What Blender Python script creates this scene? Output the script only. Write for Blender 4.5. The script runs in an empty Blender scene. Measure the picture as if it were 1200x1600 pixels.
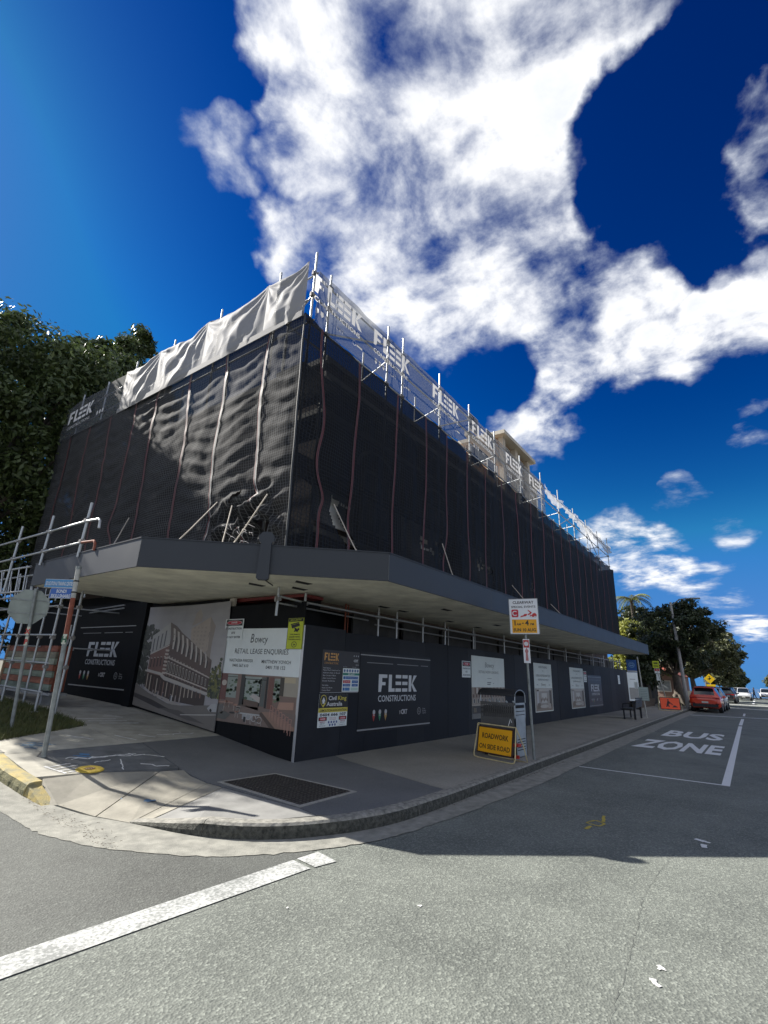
import bpy, bmesh, math, random
import numpy as np
from mathutils import Vector, Matrix
C = bpy.context.scene.collection
sc = bpy.context.scene
PI = math.pi
# ---------------------------------------------------------------- camera
cam_d = bpy.data.cameras.new('camera'); cam = bpy.data.objects.new('camera', cam_d); C.objects.link(cam)
_R = Vector((0.58318918, -0.81140172, 0.03895687)); _U = Vector((-0.27514453, -0.15218141, 0.94928199)); _F = Vector((0.76432053, 0.56432975, 0.3120033))
cam.matrix_world = Matrix(((_R.x, _U.x, -_F.x, 0), (_R.y, _U.y, -_F.y, 0), (_R.z, _U.z, -_F.z, 1.7), (0, 0, 0, 1)))
cam_d.sensor_fit = 'HORIZONTAL'; cam_d.sensor_width = 36; cam_d.lens = 22.95
cam_d.clip_start = 0.05; cam_d.clip_end = 40000
sc.camera = cam
# ---------------------------------------------------------------- light
SUN_AZ, SUN_EL = math.radians(101.7), math.radians(37.0)
sd = Vector((math.cos(SUN_EL) * math.cos(SUN_AZ), math.cos(SUN_EL) * math.sin(SUN_AZ), math.sin(SUN_EL)))
ld = bpy.data.lights.new('sun', 'SUN'); ld.energy = 2.25; ld.angle = math.radians(0.5); ld.color = (1, .95, .87)
sun = bpy.data.objects.new('sun', ld); C.objects.link(sun)
sun.rotation_euler = sd.to_track_quat('Z', 'Y').to_euler(); sun.location = (0, 0, 60)
sc.view_settings.view_transform = 'Standard'; sc.view_settings.look = 'None'
sc.view_settings.exposure = 2.35; sc.view_settings.gamma = 1.0; sc.view_settings.use_curve_mapping = False
sc.cycles.transparent_max_bounces = 24
CLOUDS = [(0.251,0.401,0.881,0.9982,1.00),(0.337,0.379,0.862,0.9970,1.00),(0.367,0.456,0.811,0.9979,1.00),(0.283,0.445,0.850,0.9992,1.00),(0.432,0.350,0.831,0.9891,1.00),(0.411,0.244,0.878,0.9848,1.00),(0.522,0.172,0.835,0.9906,1.00),(0.489,0.082,0.868,0.9933,1.00),(0.520,0.383,0.763,0.9929,1.00),(0.625,0.314,0.715,0.9871,1.00),(0.662,0.198,0.723,0.9926,1.00),(0.534,0.475,0.699,0.9948,1.00),(0.442,0.519,0.732,0.9981,0.90),(0.440,0.575,0.690,0.9993,0.70),(0.621,0.108,0.776,0.9975,0.90),(0.677,0.368,0.637,0.9964,0.90),(0.728,0.238,0.642,0.9967,0.90),(0.798,0.184,0.574,0.9974,0.95),(0.824,0.089,0.559,0.9980,0.95),(0.832,0.004,0.555,0.9982,0.95),(0.829,-0.074,0.555,0.9982,0.95),(0.757,0.092,0.647,0.9979,0.90),(0.732,0.045,0.680,0.9993,0.60),(0.271,0.539,0.798,0.9991,0.66),(0.328,0.560,0.761,0.9993,0.66),(0.248,0.558,0.792,0.9997,0.50),(0.700,-0.089,0.709,0.9985,1.00),(0.682,-0.127,0.720,0.9990,1.00),(0.783,-0.103,0.613,0.9993,0.70),(0.793,-0.037,0.608,0.9992,0.50),(0.849,0.240,0.471,0.9988,0.75),(0.845,0.299,0.444,0.9993,0.60),(0.963,0.150,0.224,0.9983,0.90),(0.975,0.099,0.198,0.9988,0.80),(0.983,0.054,0.178,0.9993,0.60),(0.966,0.182,0.185,0.9991,0.80),(0.995,0.004,0.098,0.9991,0.70),(0.993,0.037,0.109,0.9996,0.50),(0.908,-0.075,0.412,0.9993,0.70),(0.943,0.039,0.332,0.9997,0.40),(0.969,-0.019,0.247,0.9996,0.45),(0.950,0.072,0.305,0.9999,0.40),(0.622,-0.002,0.783,0.9975,-1.20),(0.588,-0.071,0.805,0.9982,-1.10),(0.739,0.001,0.674,0.9990,-0.60),(0.766,0.334,0.549,0.9988,-0.40),(0.676,0.029,0.736,0.9988,-1.00)]  # patch directions worked out from cloud positions in image pixels
wd = bpy.data.worlds.new('World'); sc.world = wd; wd.use_nodes = True
nt = wd.node_tree; nt.nodes.clear(); N = nt.nodes; Lk = nt.links
def nd(t, **k):
    n = N.new(t)
    for a, b in k.items(): setattr(n, a, b)
    return n
def wmath(op, a, b=None, c=None, clamp=False):
    n = nd('ShaderNodeMath', operation=op); n.use_clamp = clamp
    for i, v in enumerate((a, b, c)):
        if v is None: continue
        if isinstance(v, (int, float)): n.inputs[i].default_value = v
        else: Lk.new(v, n.inputs[i])
    return n.outputs[0]
out = nd('ShaderNodeOutputWorld'); bg = nd('ShaderNodeBackground'); bg.inputs['Strength'].default_value = 0.1
Lk.new(bg.outputs[0], out.inputs[0])
sky = nd('ShaderNodeTexSky', sky_type='NISHITA'); sky.sun_disc = False
sky.sun_elevation = SUN_EL; sky.sun_rotation = PI / 2 - SUN_AZ
sky.air_density = 1.0; sky.dust_density = 0.2; sky.ozone_density = 3.0
hs = nd('ShaderNodeHueSaturation'); hs.inputs['Saturation'].default_value = 1.45; hs.inputs['Value'].default_value = 0.36
Lk.new(sky.outputs[0], hs.inputs['Color'])
tc0 = nd('ShaderNodeTexCoord'); s0 = nd('ShaderNodeSeparateXYZ'); Lk.new(tc0.outputs['Generated'], s0.inputs[0])
hz = nd('ShaderNodeMapRange', interpolation_type='SMOOTHSTEP'); Lk.new(s0.outputs[2], hz.inputs['Value']); hz.inputs['From Min'].default_value = 0.0; hz.inputs['From Max'].default_value = 0.34; hz.inputs['To Min'].default_value = 0.8; hz.inputs['To Max'].default_value = 0.0
hb = nd('ShaderNodeMix', data_type='RGBA'); Lk.new(hz.outputs[0], hb.inputs[0]); sc_ = nd('ShaderNodeSeparateColor'); Lk.new(hs.outputs[0], sc_.inputs[0]); cb_ = nd('ShaderNodeCombineColor')
for i_, (pw, kk) in enumerate(((1.0, .22), (2.2, .82), (1.65, .42))):
    Lk.new(wmath('MINIMUM', wmath('MULTIPLY', wmath('POWER', sc_.outputs[i_], pw), kk), (.16, .40, 1.12)[i_]), cb_.inputs[i_])
Lk.new(cb_.outputs[0], hb.inputs[6]); hb.inputs[7].default_value = (0.15, 0.56, 1.35, 1)
tc = nd('ShaderNodeTexCoord'); dirv = tc.outputs['Generated']
def warp(src, scale, amt, detail):
    n = nd('ShaderNodeTexNoise'); Lk.new(dirv, n.inputs['Vector']); n.inputs['Scale'].default_value = scale; n.inputs['Detail'].default_value = detail; n.inputs['Roughness'].default_value = 0.55
    a = nd('ShaderNodeVectorMath', operation='SUBTRACT'); Lk.new(n.outputs['Color'], a.inputs[0]); a.inputs[1].default_value = (.5, .5, .5)
    b = nd('ShaderNodeVectorMath', operation='SCALE'); Lk.new(a.outputs[0], b.inputs[0]); b.inputs['Scale'].default_value = amt
    c = nd('ShaderNodeVectorMath', operation='ADD'); Lk.new(src, c.inputs[0]); Lk.new(b.outputs[0], c.inputs[1]); return c.outputs[0]
wv = warp(warp(dirv, 3.5, 0.20, 4), 14.0, 0.07, 8)
nrmv = nd('ShaderNodeVectorMath', operation='NORMALIZE'); Lk.new(wv, nrmv.inputs[0]); warped = nrmv.outputs[0]
# cloud cover: soft patches in given directions, broken up by noise on a cloud plane
acc = None
for x, y, z, cr, amp in CLOUDS:
    dp = nd('ShaderNodeVectorMath', operation='DOT_PRODUCT'); Lk.new(warped, dp.inputs[0]); dp.inputs[1].default_value = (x, y, z)
    e = 1 - (1 - cr) * 2.9
    mr = nd('ShaderNodeMapRange', interpolation_type='SMOOTHSTEP'); Lk.new(dp.outputs['Value'], mr.inputs['Value'])
    mr.inputs['From Min'].default_value = e; mr.inputs['From Max'].default_value = 1.0
    mr.inputs['To Min'].default_value = 0; mr.inputs['To Max'].default_value = abs(amp) * (1.02 if amp > 0 else 0.9)
    if amp > 0:
        acc = mr.outputs[0] if acc is None else wmath('SMOOTH_MAX', acc, mr.outputs[0], 0.18)
    else:
        acc = wmath('SUBTRACT', acc, mr.outputs[0])
sep = nd('ShaderNodeSeparateXYZ'); Lk.new(dirv, sep.inputs[0])
zz = wmath('ADD', wmath('MAXIMUM', sep.outputs[2], 0.0), 0.14)
comb = nd('ShaderNodeCombineXYZ'); Lk.new(wmath('DIVIDE', sep.outputs[0], zz), comb.inputs[0]); Lk.new(wmath('DIVIDE', sep.outputs[1], zz), comb.inputs[1])
def cnoise(scale, detail, rough, off=(0, 0, 0), dist=0.0):
    mp = nd('ShaderNodeMapping'); Lk.new(comb.outputs[0], mp.inputs[0]); mp.inputs['Location'].default_value = off
    n = nd('ShaderNodeTexNoise'); Lk.new(mp.outputs[0], n.inputs['Vector'])
    n.inputs['Scale'].default_value = scale; n.inputs['Detail'].default_value = detail; n.inputs['Roughness'].default_value = rough; n.inputs['Distortion'].default_value = dist
    return n.outputs[0]
n1 = cnoise(3.0, 14, 0.58, (1.3, 2.2, 0), 0.3)
n2 = cnoise(9.0, 10, 0.62, (4, 1, 0), 0.2)
n0 = cnoise(1.1, 4, 0.5, (7, 3, 0))
dens = wmath('ADD', wmath('MULTIPLY', wmath('SUBTRACT', n1, 0.5), 3.9), wmath('MULTIPLY', wmath('SUBTRACT', n2, 0.5), 1.5))
# unseen cloud behind the camera, made dense to fill the shade with neutral light
inview = nd('ShaderNodeVectorMath', operation='DOT_PRODUCT'); Lk.new(dirv, inview.inputs[0]); inview.inputs[1].default_value = (0.70, 0.52, 0.49)
away = nd('ShaderNodeMapRange', interpolation_type='SMOOTHSTEP'); Lk.new(inview.outputs['Value'], away.inputs['Value'])
away.inputs['From Min'].default_value = 0.55; away.inputs['From Max'].default_value = 0.2; away.inputs['To Min'].default_value = 0; away.inputs['To Max'].default_value = 1
gen = wmath('MULTIPLY', away.outputs[0], wmath('MULTIPLY', wmath('SUBTRACT', n0, 0.18), 5.0))
cover = wmath('MINIMUM', wmath('MAXIMUM', acc, gen), 0.86)
d0 = wmath('ADD', wmath('SUBTRACT', cover, 0.50), wmath('MULTIPLY', dens, wmath('MINIMUM', wmath('ADD', wmath('MULTIPLY', cover, 0.9), 0.1), 0.8)))
cr_ = nd('ShaderNodeMapRange', interpolation_type='SMOOTHSTEP'); Lk.new(d0, cr_.inputs['Value'])
cr_.inputs['From Min'].default_value = -0.16; cr_.inputs['From Max'].default_value = 0.72
fac = wmath('POWER', cr_.outputs[0], 0.95)
shade = nd('ShaderNodeMapRange'); Lk.new(wmath('ADD', d0, wmath('MULTIPLY', cnoise(5.5, 6, 0.55, (2.0, 5.1, 0)), 1.1)), shade.inputs['Value'])
shade.inputs['From Min'].default_value = 1.2; shade.inputs['From Max'].default_value = 2.8
cc = nd('ShaderNodeMix', data_type='RGBA'); thin = nd('ShaderNodeMapRange'); Lk.new(fac, thin.inputs['Value']); thin.inputs['From Min'].default_value = 0.25; thin.inputs['From Max'].default_value = 0.95; thin.inputs['To Min'].default_value = 0.75; thin.inputs['To Max'].default_value = 0.0
Lk.new(wmath('MAXIMUM', shade.outputs[0], thin.outputs[0]), cc.inputs[0])
cc.inputs[6].default_value = (2.2, 2.22, 2.26, 1); cc.inputs[7].default_value = (0.95, 1.16, 1.5, 1)
mx = nd('ShaderNodeMix', data_type='RGBA'); Lk.new(wmath('MULTIPLY', fac, 0.96), mx.inputs[0]); Lk.new(hb.outputs[2], mx.inputs[6]); Lk.new(cc.outputs[2], mx.inputs[7])
Lk.new(mx.outputs[2], bg.inputs['Color'])
# ---------------------------------------------------------------- helpers
def s(r, g, b):
    f = lambda c: (c / 255 / 12.92) if c / 255 <= 0.04045 else ((c / 255 + 0.055) / 1.055) ** 2.4
    return (f(r), f(g), f(b))
def mat(name, col, rough=0.6, metal=0.0, var=0.0, scale=4.0, bump=0.0, bscale=40.0, col2=None, spec=None, rvar=0.0, detail=6.0, stretch=None):
    m = bpy.data.materials.new(name); m.use_nodes = True; t = m.node_tree; p = t.nodes['Principled BSDF']
    p.inputs['Base Color'].default_value = (*col, 1); p.inputs['Roughness'].default_value = rough; p.inputs['Metallic'].default_value = metal
    if spec is not None: p.inputs['Specular IOR Level'].default_value = spec
    co = t.nodes.new('ShaderNodeTexCoord'); src = co.outputs['Object']
    if stretch:
        mp = t.nodes.new('ShaderNodeMapping'); t.links.new(src, mp.inputs[0]); mp.inputs['Scale'].default_value = stretch; src = mp.outputs[0]
    n = t.nodes.new('ShaderNodeTexNoise'); t.links.new(src, n.inputs['Vector']); n.inputs['Scale'].default_value = scale; n.inputs['Detail'].default_value = detail; n.inputs['Roughness'].default_value = 0.6
    if var > 0 or col2:
        mr = t.nodes.new('ShaderNodeMapRange'); t.links.new(n.outputs[0], mr.inputs[0]); mr.inputs[1].default_value = 0.3; mr.inputs[2].default_value = 0.7
        x = t.nodes.new('ShaderNodeMix'); x.data_type = 'RGBA'; t.links.new(mr.outputs[0], x.inputs[0])
        x.inputs[6].default_value = (*[c * (1 - var) for c in col], 1); x.inputs[7].default_value = (*(col2 or [c * (1 + var) for c in col]), 1)
        t.links.new(x.outputs[2], p.inputs['Base Color'])
    if rvar:
        mr = t.nodes.new('ShaderNodeMapRange'); t.links.new(n.outputs[0], mr.inputs[0]); mr.inputs[3].default_value = rough - rvar; mr.inputs[4].default_value = rough + rvar
        t.links.new(mr.outputs[0], p.inputs['Roughness'])
    if bump:
        nb = t.nodes.new('ShaderNodeTexNoise'); t.links.new(src, nb.inputs['Vector']); nb.inputs['Scale'].default_value = bscale; nb.inputs['Detail'].default_value = 4
        b = t.nodes.new('ShaderNodeBump'); b.inputs['Strength'].default_value = bump; b.inputs['Distance'].default_value = 0.02
        t.links.new(nb.outputs[0], b.inputs['Height']); t.links.new(b.outputs[0], p.inputs['Normal'])
    return m
def root(name, label, cat, loc=(0, 0, 0), rz=0.0, group=None):
    o = bpy.data.objects.new(name, None); C.objects.link(o); o.location = loc; o.rotation_euler = (0, 0, rz)
    o.empty_display_size = 0.2
    o['label'] = label; o['category'] = cat
    if group: o['group'] = group
    return o
def tag(o, label=None, cat=None, group=None, kind=None):
    if label: o['label'] = label
    if cat: o['category'] = cat
    if group: o['group'] = group
    if kind: o['kind'] = kind
    return o
def copy_tree(o, parent=None):
    c = o.copy(); C.objects.link(c); c.parent = parent
    for ch in list(o.children): copy_tree(ch, c)
    return c
class MB:
    """collects simple solids; build() links them as one mesh object"""
    def __init__(self): self.v = []; self.f = []; self.m = []; self.sm = []
    def add(self, vs, fs, mi=0, smooth=False):
        b = len(self.v); self.v += [tuple(p) for p in vs]; self.f += [tuple(i + b for i in f) for f in fs]
        self.m += [mi] * len(fs); self.sm += [smooth] * len(fs); return self
    def box(self, x0, x1, y0, y1, z0, z1, mi=0):
        v = [(x0, y0, z0), (x1, y0, z0), (x1, y1, z0), (x0, y1, z0), (x0, y0, z1), (x1, y0, z1), (x1, y1, z1), (x0, y1, z1)]
        return self.add(v, [(0, 3, 2, 1), (4, 5, 6, 7), (0, 1, 5, 4), (1, 2, 6, 5), (2, 3, 7, 6), (3, 0, 4, 7)], mi)
    def obox(self, c, ax, ay, az, mi=0):
        c, ax, ay, az = map(Vector, (c, ax, ay, az)); v = []
        for k in (-1, 1):
            for a, b in ((-1, -1), (1, -1), (1, 1), (-1, 1)): v.append(c + ax * a + ay * b + az * k)
        return self.add(v, [(0, 3, 2, 1), (4, 5, 6, 7), (0, 1, 5, 4), (1, 2, 6, 5), (2, 3, 7, 6), (3, 0, 4, 7)], mi)
    def tube(self, pts, r, n=8, mi=0, cap=True, r2=None):
        pts = [Vector(p) for p in pts]; k = len(pts); rings = []
        up = None
        for i, p in enumerate(pts):
            d = (pts[min(i + 1, k - 1)] - pts[max(i - 1, 0)]).normalized()
            if up is None: up = d.orthogonal().normalized()
            up = (up - d * up.dot(d)).normalized(); sd_ = d.cross(up)
            rr = r if r2 is None else r + (r2 - r) * i / (k - 1)
            rings.append([p + (up * math.cos(2 * PI * j / n) + sd_ * math.sin(2 * PI * j / n)) * rr for j in range(n)])
        v = [q for rg in rings for q in rg]; f = []
        for i in range(k - 1):
            for j in range(n):
                a = i * n + j; b = i * n + (j + 1) % n; f.append((a, b, b + n, a + n))
        self.add(v, f, mi, True)
        if cap: self.add(rings[0], [tuple(reversed(range(n)))], mi); self.add(rings[-1], [tuple(range(n))], mi)
        return self
    def prism(self, poly, z0, z1, mi=0):
        n = len(poly); v = [(x, y, z0) for x, y in poly] + [(x, y, z1) for x, y in poly]
        ar = sum(poly[i][0] * poly[(i + 1) % n][1] - poly[(i + 1) % n][0] * poly[i][1] for i in range(n))
        f = [tuple(reversed(range(n))), tuple(range(n, 2 * n))] + [(i, (i + 1) % n, (i + 1) % n + n, i + n) for i in range(n)]
        if ar < 0: f = [tuple(reversed(q)) for q in f]
        return self.add(v, f, mi)
    def build(self, name, m, parent=None, local=False, kind=None, bevel=0.0):
        me = bpy.data.meshes.new(name); vs = self.v
        if parent is not None and not local:
            pr = parent; off = Vector((0, 0, 0))
            while pr is not None: off += pr.location; pr = pr.parent
            vs = [(p[0] - off.x, p[1] - off.y, p[2] - off.z) for p in vs]
        me.from_pydata(vs, [], self.f); me.polygons.foreach_set('material_index', self.m); me.polygons.foreach_set('use_smooth', self.sm)
        for k in (m if isinstance(m, (list, tuple)) else [m]): me.materials.append(k)
        me.update(); o = bpy.data.objects.new(name, me); C.objects.link(o)
        if parent is not None: o.parent = parent
        if kind: o['kind'] = kind
        if bevel:
            b = o.modifiers.new('b', 'BEVEL'); b.width = bevel; b.segments = 2; b.limit_method = 'ANGLE'
        return o
def part(name, me_obj, parent, loc, rot=None):
    """another part sharing the mesh of me_obj"""
    o = bpy.data.objects.new(name, me_obj.data); C.objects.link(o); o.parent = parent; o.location = loc
    if rot is not None: o.rotation_euler = rot
    return o
# --- text as triangles in 2D
_tc = {}
def text2d(txt, size, bold=0.0, align='CENTER', shear=0.0, spacing=1.0):
    key = (txt, size, bold, align, shear, spacing)
    if key in _tc: return _tc[key]
    cu = bpy.data.curves.new('t', 'FONT'); cu.body = txt; cu.size = size; cu.offset = bold * size; cu.align_x = align; cu.resolution_u = 2; cu.shear = shear; cu.space_character = spacing
    cu.fill_mode = 'FRONT'
    o = bpy.data.objects.new('t', cu); C.objects.link(o)
    dg = bpy.context.evaluated_depsgraph_get(); me = bpy.data.meshes.new_from_object(o.evaluated_get(dg))
    v = [(p.co.x, p.co.y) for p in me.vertices]; f = [tuple(p.vertices) for p in me.polygons]
    bpy.data.objects.remove(o); bpy.data.curves.remove(cu); bpy.data.meshes.remove(me)
    _tc[key] = (v, f); return v, f
def ink_mat(name, rough=0.5, bump=0.0):
    m = bpy.data.materials.new(name); m.use_nodes = True; t = m.node_tree; p = t.nodes['Principled BSDF']; p.inputs['Roughness'].default_value = rough
    a = t.nodes.new('ShaderNodeAttribute'); a.attribute_name = 'ink'
    co = t.nodes.new('ShaderNodeTexCoord'); n = t.nodes.new('ShaderNodeTexNoise'); t.links.new(co.outputs['Object'], n.inputs['Vector']); n.inputs['Scale'].default_value = 3; n.inputs['Detail'].default_value = 8
    mr = t.nodes.new('ShaderNodeMapRange'); t.links.new(n.outputs[0], mr.inputs[0]); mr.inputs[3].default_value = 0.82; mr.inputs[4].default_value = 1.08
    x = t.nodes.new('ShaderNodeVectorMath'); x.operation = 'SCALE'; t.links.new(a.outputs['Color'], x.inputs[0]); t.links.new(mr.outputs[0], x.inputs['Scale'])
    t.links.new(x.outputs[0], p.inputs['Base Color'])
    return m
INK = ink_mat('printed_ink'); PAINTINK = ink_mat('road_paint_ink', 0.8)
class Print:
    """flat print: coloured shapes on a board whose lower left corner is O, axes u (right) and w (up)"""
    def __init__(self, O, u, w, step=0.0012, base=0.001):
        self.O = Vector(O); self.u = Vector(u).normalized(); self.w = Vector(w).normalized(); self.n = self.u.cross(self.w)
        self.v = []; self.f = []; self.c = []; self.step = step; self.base = base
    def pt(self, x, y, L): return self.O + self.u * x + self.w * y + self.n * (self.base + self.step * L)
    def add(self, vs, fs, col, L):
        b = len(self.v); self.v += [self.pt(x, y, L) for x, y in vs]; self.f += [tuple(i + b for i in f) for f in fs]; self.c += [col] * len(fs)
    def poly(self, pts, col, L=1): self.add(pts, [tuple(range(len(pts)))], col, L)
    def rect(self, x, y, w, h, col, L=1): self.poly([(x, y), (x + w, y), (x + w, y + h), (x, y + h)], col, L)
    def circ(self, x, y, rx, col, L=1, ry=None, n=20):
        ry = ry or rx; self.poly([(x + rx * math.cos(2 * PI * i / n), y + ry * math.sin(2 * PI * i / n)) for i in range(n)], col, L)
    def ring(self, x, y, r, t, col, L=1, n=24, a0=0, a1=2 * PI):
        v = []; 
        for i in range(n + 1):
            a = a0 + (a1 - a0) * i / n; v += [(x + r * math.cos(a), y + r * math.sin(a)), (x + (r - t) * math.cos(a), y + (r - t) * math.sin(a))]
        self.add(v, [(2 * i, 2 * i + 2, 2 * i + 3, 2 * i + 1) for i in range(n)], col, L)
    def line(self, x0, y0, x1, y1, t, col, L=1):
        d = Vector((x1 - x0, y1 - y0)).normalized(); nx, ny = -d.y * t / 2, d.x * t / 2
        self.poly([(x0 - nx, y0 - ny), (x1 - nx, y1 - ny), (x1 + nx, y1 + ny), (x0 + nx, y0 + ny)], col, L)
    def text(self, txt, x, y, size, col, L=2, bold=0.0, align='CENTER', sx=1.0, shear=0.0, width=None):
        v, f = text2d(txt, size, bold, align, shear)
        if width:
            w0 = max(p[0] for p in v) - min(p[0] for p in v); sx = width / w0
        self.add([(x + p[0] * sx, y + p[1]) for p in v], f, col, L)
    def fleek(self, x, y, W, H, col, L=2):
        q = lambda pts: self.poly([(x + a * W, y + b * H) for a, b in pts], col, L)
        q([(.0, 0), (.065, 0), (.085, .38), (.085, 1), (.0, 1)]); q([(.085, .8), (.21, .8), (.21, 1), (.085, 1)]); q([(.085, .38), (.17, .38), (.17, .56), (.085, .56)])
        q([(.25, 0), (.33, 0), (.33, 1), (.25, 1)]); q([(.33, 0), (.41, 0), (.41, .2), (.33, .2)])
        for b in (0, .4, .8):
            q([(.43, b), (.58, b), (.58, b + .2), (.43, b + .2)]); q([(.61, b), (.755, b), (.755, b + .2), (.61, b + .2)])
        q([(.79, 0), (.865, 0), (.865, 1), (.79, 1)]); q([(.865, .42), (.93, 1), (1.02, 1), (.9, .5)]); q([(.865, .42), (.9, .52), (1.03, 0), (.94, 0)])
    def build(self, name, parent=None, m=None, label=None):
        me = bpy.data.meshes.new(name); off = Vector((0, 0, 0)); pr = parent
        while pr is not None: off += pr.location; pr = pr.parent
        me.from_pydata([tuple(p - off) for p in self.v], [], self.f)
        ca = me.color_attributes.new('ink', 'FLOAT_COLOR', 'CORNER'); buf = []
        for f, c in zip(self.f, self.c): buf += [c[0], c[1], c[2], 1.0] * len(f)
        ca.data.foreach_set('color', buf); me.materials.append(m or INK); me.update()
        o = bpy.data.objects.new(name, me); C.objects.link(o); o.parent = parent
        if label: o['label'] = label
        return o
WHITE = (.8, .8, .8); BLACK = (.012, .013, .016)
# --- ground height: the side street and its footpath climb away from the corner
GY = [6.5, 7.2, 9.05, 12.4, 16.3, 22, 40]; GZ = [0, .05, .27, .54, .66, .85, 1.2]
def g(x, y):
    v = float(np.interp(y, GY, GZ)); return v * min(max((20 - x) / 12, 0), 1)
def far(x):   # the street runs level, then drops to the sea
    return 0.0 if x < 120 else -32 * min(1, ((x - 120) / 330)) ** 1.3
def flat(name, poly, zoff, m, parent=None, thick=0.0, kind=None, zs=None, build=True):
    """a slab that follows the ground"""
    bm = bmesh.new(); vs = [bm.verts.new((x, y, 0)) for x, y in poly]; fc = bm.faces.new(vs)
    if fc.normal.z < 0 or fc.calc_area() and sum((poly[i][0] * poly[(i + 1) % len(poly)][1] - poly[(i + 1) % len(poly)][0] * poly[i][1]) for i in range(len(poly))) < 0: bmesh.ops.reverse_faces(bm, faces=[fc])
    if zs is None:
        for k in GY: bmesh.ops.bisect_plane(bm, geom=bm.verts[:] + bm.edges[:] + bm.faces[:], plane_co=(0, k, 0), plane_no=(0, 1, 0))
        for k in (8, 14, 20, 120, 180, 260, 350, 450): bmesh.ops.bisect_plane(bm, geom=bm.verts[:] + bm.edges[:] + bm.faces[:], plane_co=(k, 0, 0), plane_no=(1, 0, 0))
        for v in bm.verts: v.co.z = g(v.co.x, v.co.y) + far(v.co.x) + zoff
    else:
        bm.verts.ensure_lookup_table()
        for v, z in zip(bm.verts, zs): v.co.z = z
    if thick:
        r = bmesh.ops.extrude_face_region(bm, geom=bm.faces[:])
        new = [e for e in r['geom'] if isinstance(e, bmesh.types.BMVert)]
        for v in new: v.co.z += 0
        old = [v for v in bm.verts if v not in set(new)]
        for v in old: v.co.z -= thick
        bmesh.ops.recalc_face_normals(bm, faces=bm.faces)
    off = Vector((0, 0, 0)); pr = parent
    while pr is not None: off += pr.location; pr = pr.parent
    for v in bm.verts: v.co -= off
    me = bpy.data.meshes.new(name); bm.to_mesh(me); bm.free(); me.materials.append(m)
    o = bpy.data.objects.new(name, me); C.objects.link(o); o.parent = parent
    if kind: o['kind'] = kind
    return o
# ---------------------------------------------------------------- ground materials
def asphalt(name, base, light, contrast=0.5, scale=95.0, bump=0.6):
    m = bpy.data.materials.new(name); m.use_nodes = True; t = m.node_tree; p = t.nodes['Principled BSDF']; L = t.links
    p.inputs['Roughness'].default_value = 0.85
    co = t.nodes.new('ShaderNodeTexCoord')
    v = t.nodes.new('ShaderNodeTexVoronoi'); L.new(co.outputs['Object'], v.inputs['Vector']); v.inputs['Scale'].default_value = scale
    n = t.nodes.new('ShaderNodeTexNoise'); L.new(co.outputs['Object'], n.inputs['Vector']); n.inputs['Scale'].default_value = 0.8; n.inputs['Detail'].default_value = 7; n.inputs['Roughness'].default_value = 0.65
    n2 = t.nodes.new('ShaderNodeTexNoise'); L.new(co.outputs['Object'], n2.inputs['Vector']); n2.inputs['Scale'].default_value = scale * 0.45; n2.inputs['Detail'].default_value = 3
    sepc = t.nodes.new('ShaderNodeSeparateColor'); L.new(v.outputs['Color'], sepc.inputs[0])
    def mth(op, a, b):
        q = t.nodes.new('ShaderNodeMath'); q.operation = op
        for i, z in enumerate((a, b)):
            if isinstance(z, (int, float)): q.inputs[i].default_value = z
            else: L.new(z, q.inputs[i])
        return q.outputs[0]
    stone = mth('POWER', sepc.outputs[0], 3.5)
    f = mth('ADD', mth('MULTIPLY', stone, contrast), mth('MULTIPLY', mth('SUBTRACT', n.outputs[0], 0.5), 1.0))
    f = mth('ADD', f, mth('MULTIPLY', mth('SUBTRACT', n2.outputs[0], 0.5), 0.35)); f = mth('ADD', f, 0.22)
    x = t.nodes.new('ShaderNodeMix'); x.data_type = 'RGBA'; x.clamp_factor = True; L.new(f, x.inputs[0]); x.inputs[6].default_value = (*base, 1); x.inputs[7].default_value = (*light, 1)
    L.new(x.outputs[2], p.inputs['Base Color'])
    b = t.nodes.new('ShaderNodeBump'); b.inputs['Strength'].default_value = bump; b.inputs['Distance'].default_value = 0.006
    L.new(mth('ADD', v.outputs['Distance'], n2.outputs[0]), b.inputs['Height']); L.new(b.outputs[0], p.inputs['Normal'])
    return m
M_road = asphalt('road_asphalt', (.070, .078, .070), (.245, .265, .232), .60, 66, .7)
M_side = asphalt('side_street_asphalt', (.048, .051, .047), (.145, .155, .14), .5, 70, .6)
M_path_new = asphalt('new_path_asphalt', (.095, .099, .100), (.21, .215, .217), .35, 120, .3)
M_path_old = asphalt('old_path_asphalt', (.19, .185, .16), (.40, .38, .33), .4, 90, .3)
M_conc = mat('path_concrete', (.37, .355, .30), .85, var=.28, scale=2.6, bump=.25, bscale=90, detail=10)
M_conc2 = mat('ramp_concrete', (.27, .255, .21), .85, var=.22, scale=3.3, bump=.35, bscale=120, detail=10)
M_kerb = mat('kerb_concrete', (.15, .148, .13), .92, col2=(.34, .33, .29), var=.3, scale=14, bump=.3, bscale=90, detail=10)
M_kerbf = mat('kerb_face_grime_shade', (.028, .030, .026), .95, col2=(.12, .12, .10), var=.3, scale=22, bump=.9, bscale=70, detail=12)  # front faces only: grime plus shade put into the colour, tops kept paler
M_kerby2 = mat('kerb_face_olive', (.10, .11, .06), .95, col2=(.25, .23, .12), var=.3, scale=14, bump=.7, bscale=60)  # front face of the yellow pieces, darker and greener than the top
M_kerby = mat('yellow_painted_kerb', (.27, .27, .19), .88, col2=(.50, .38, .12), var=.2, scale=7, bump=.5, bscale=60)
M_gut = mat('gutter_concrete', (.20, .20, .175), .88, col2=(.31, .305, .265), var=.2, scale=6, bump=.4, bscale=100, detail=9)
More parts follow.
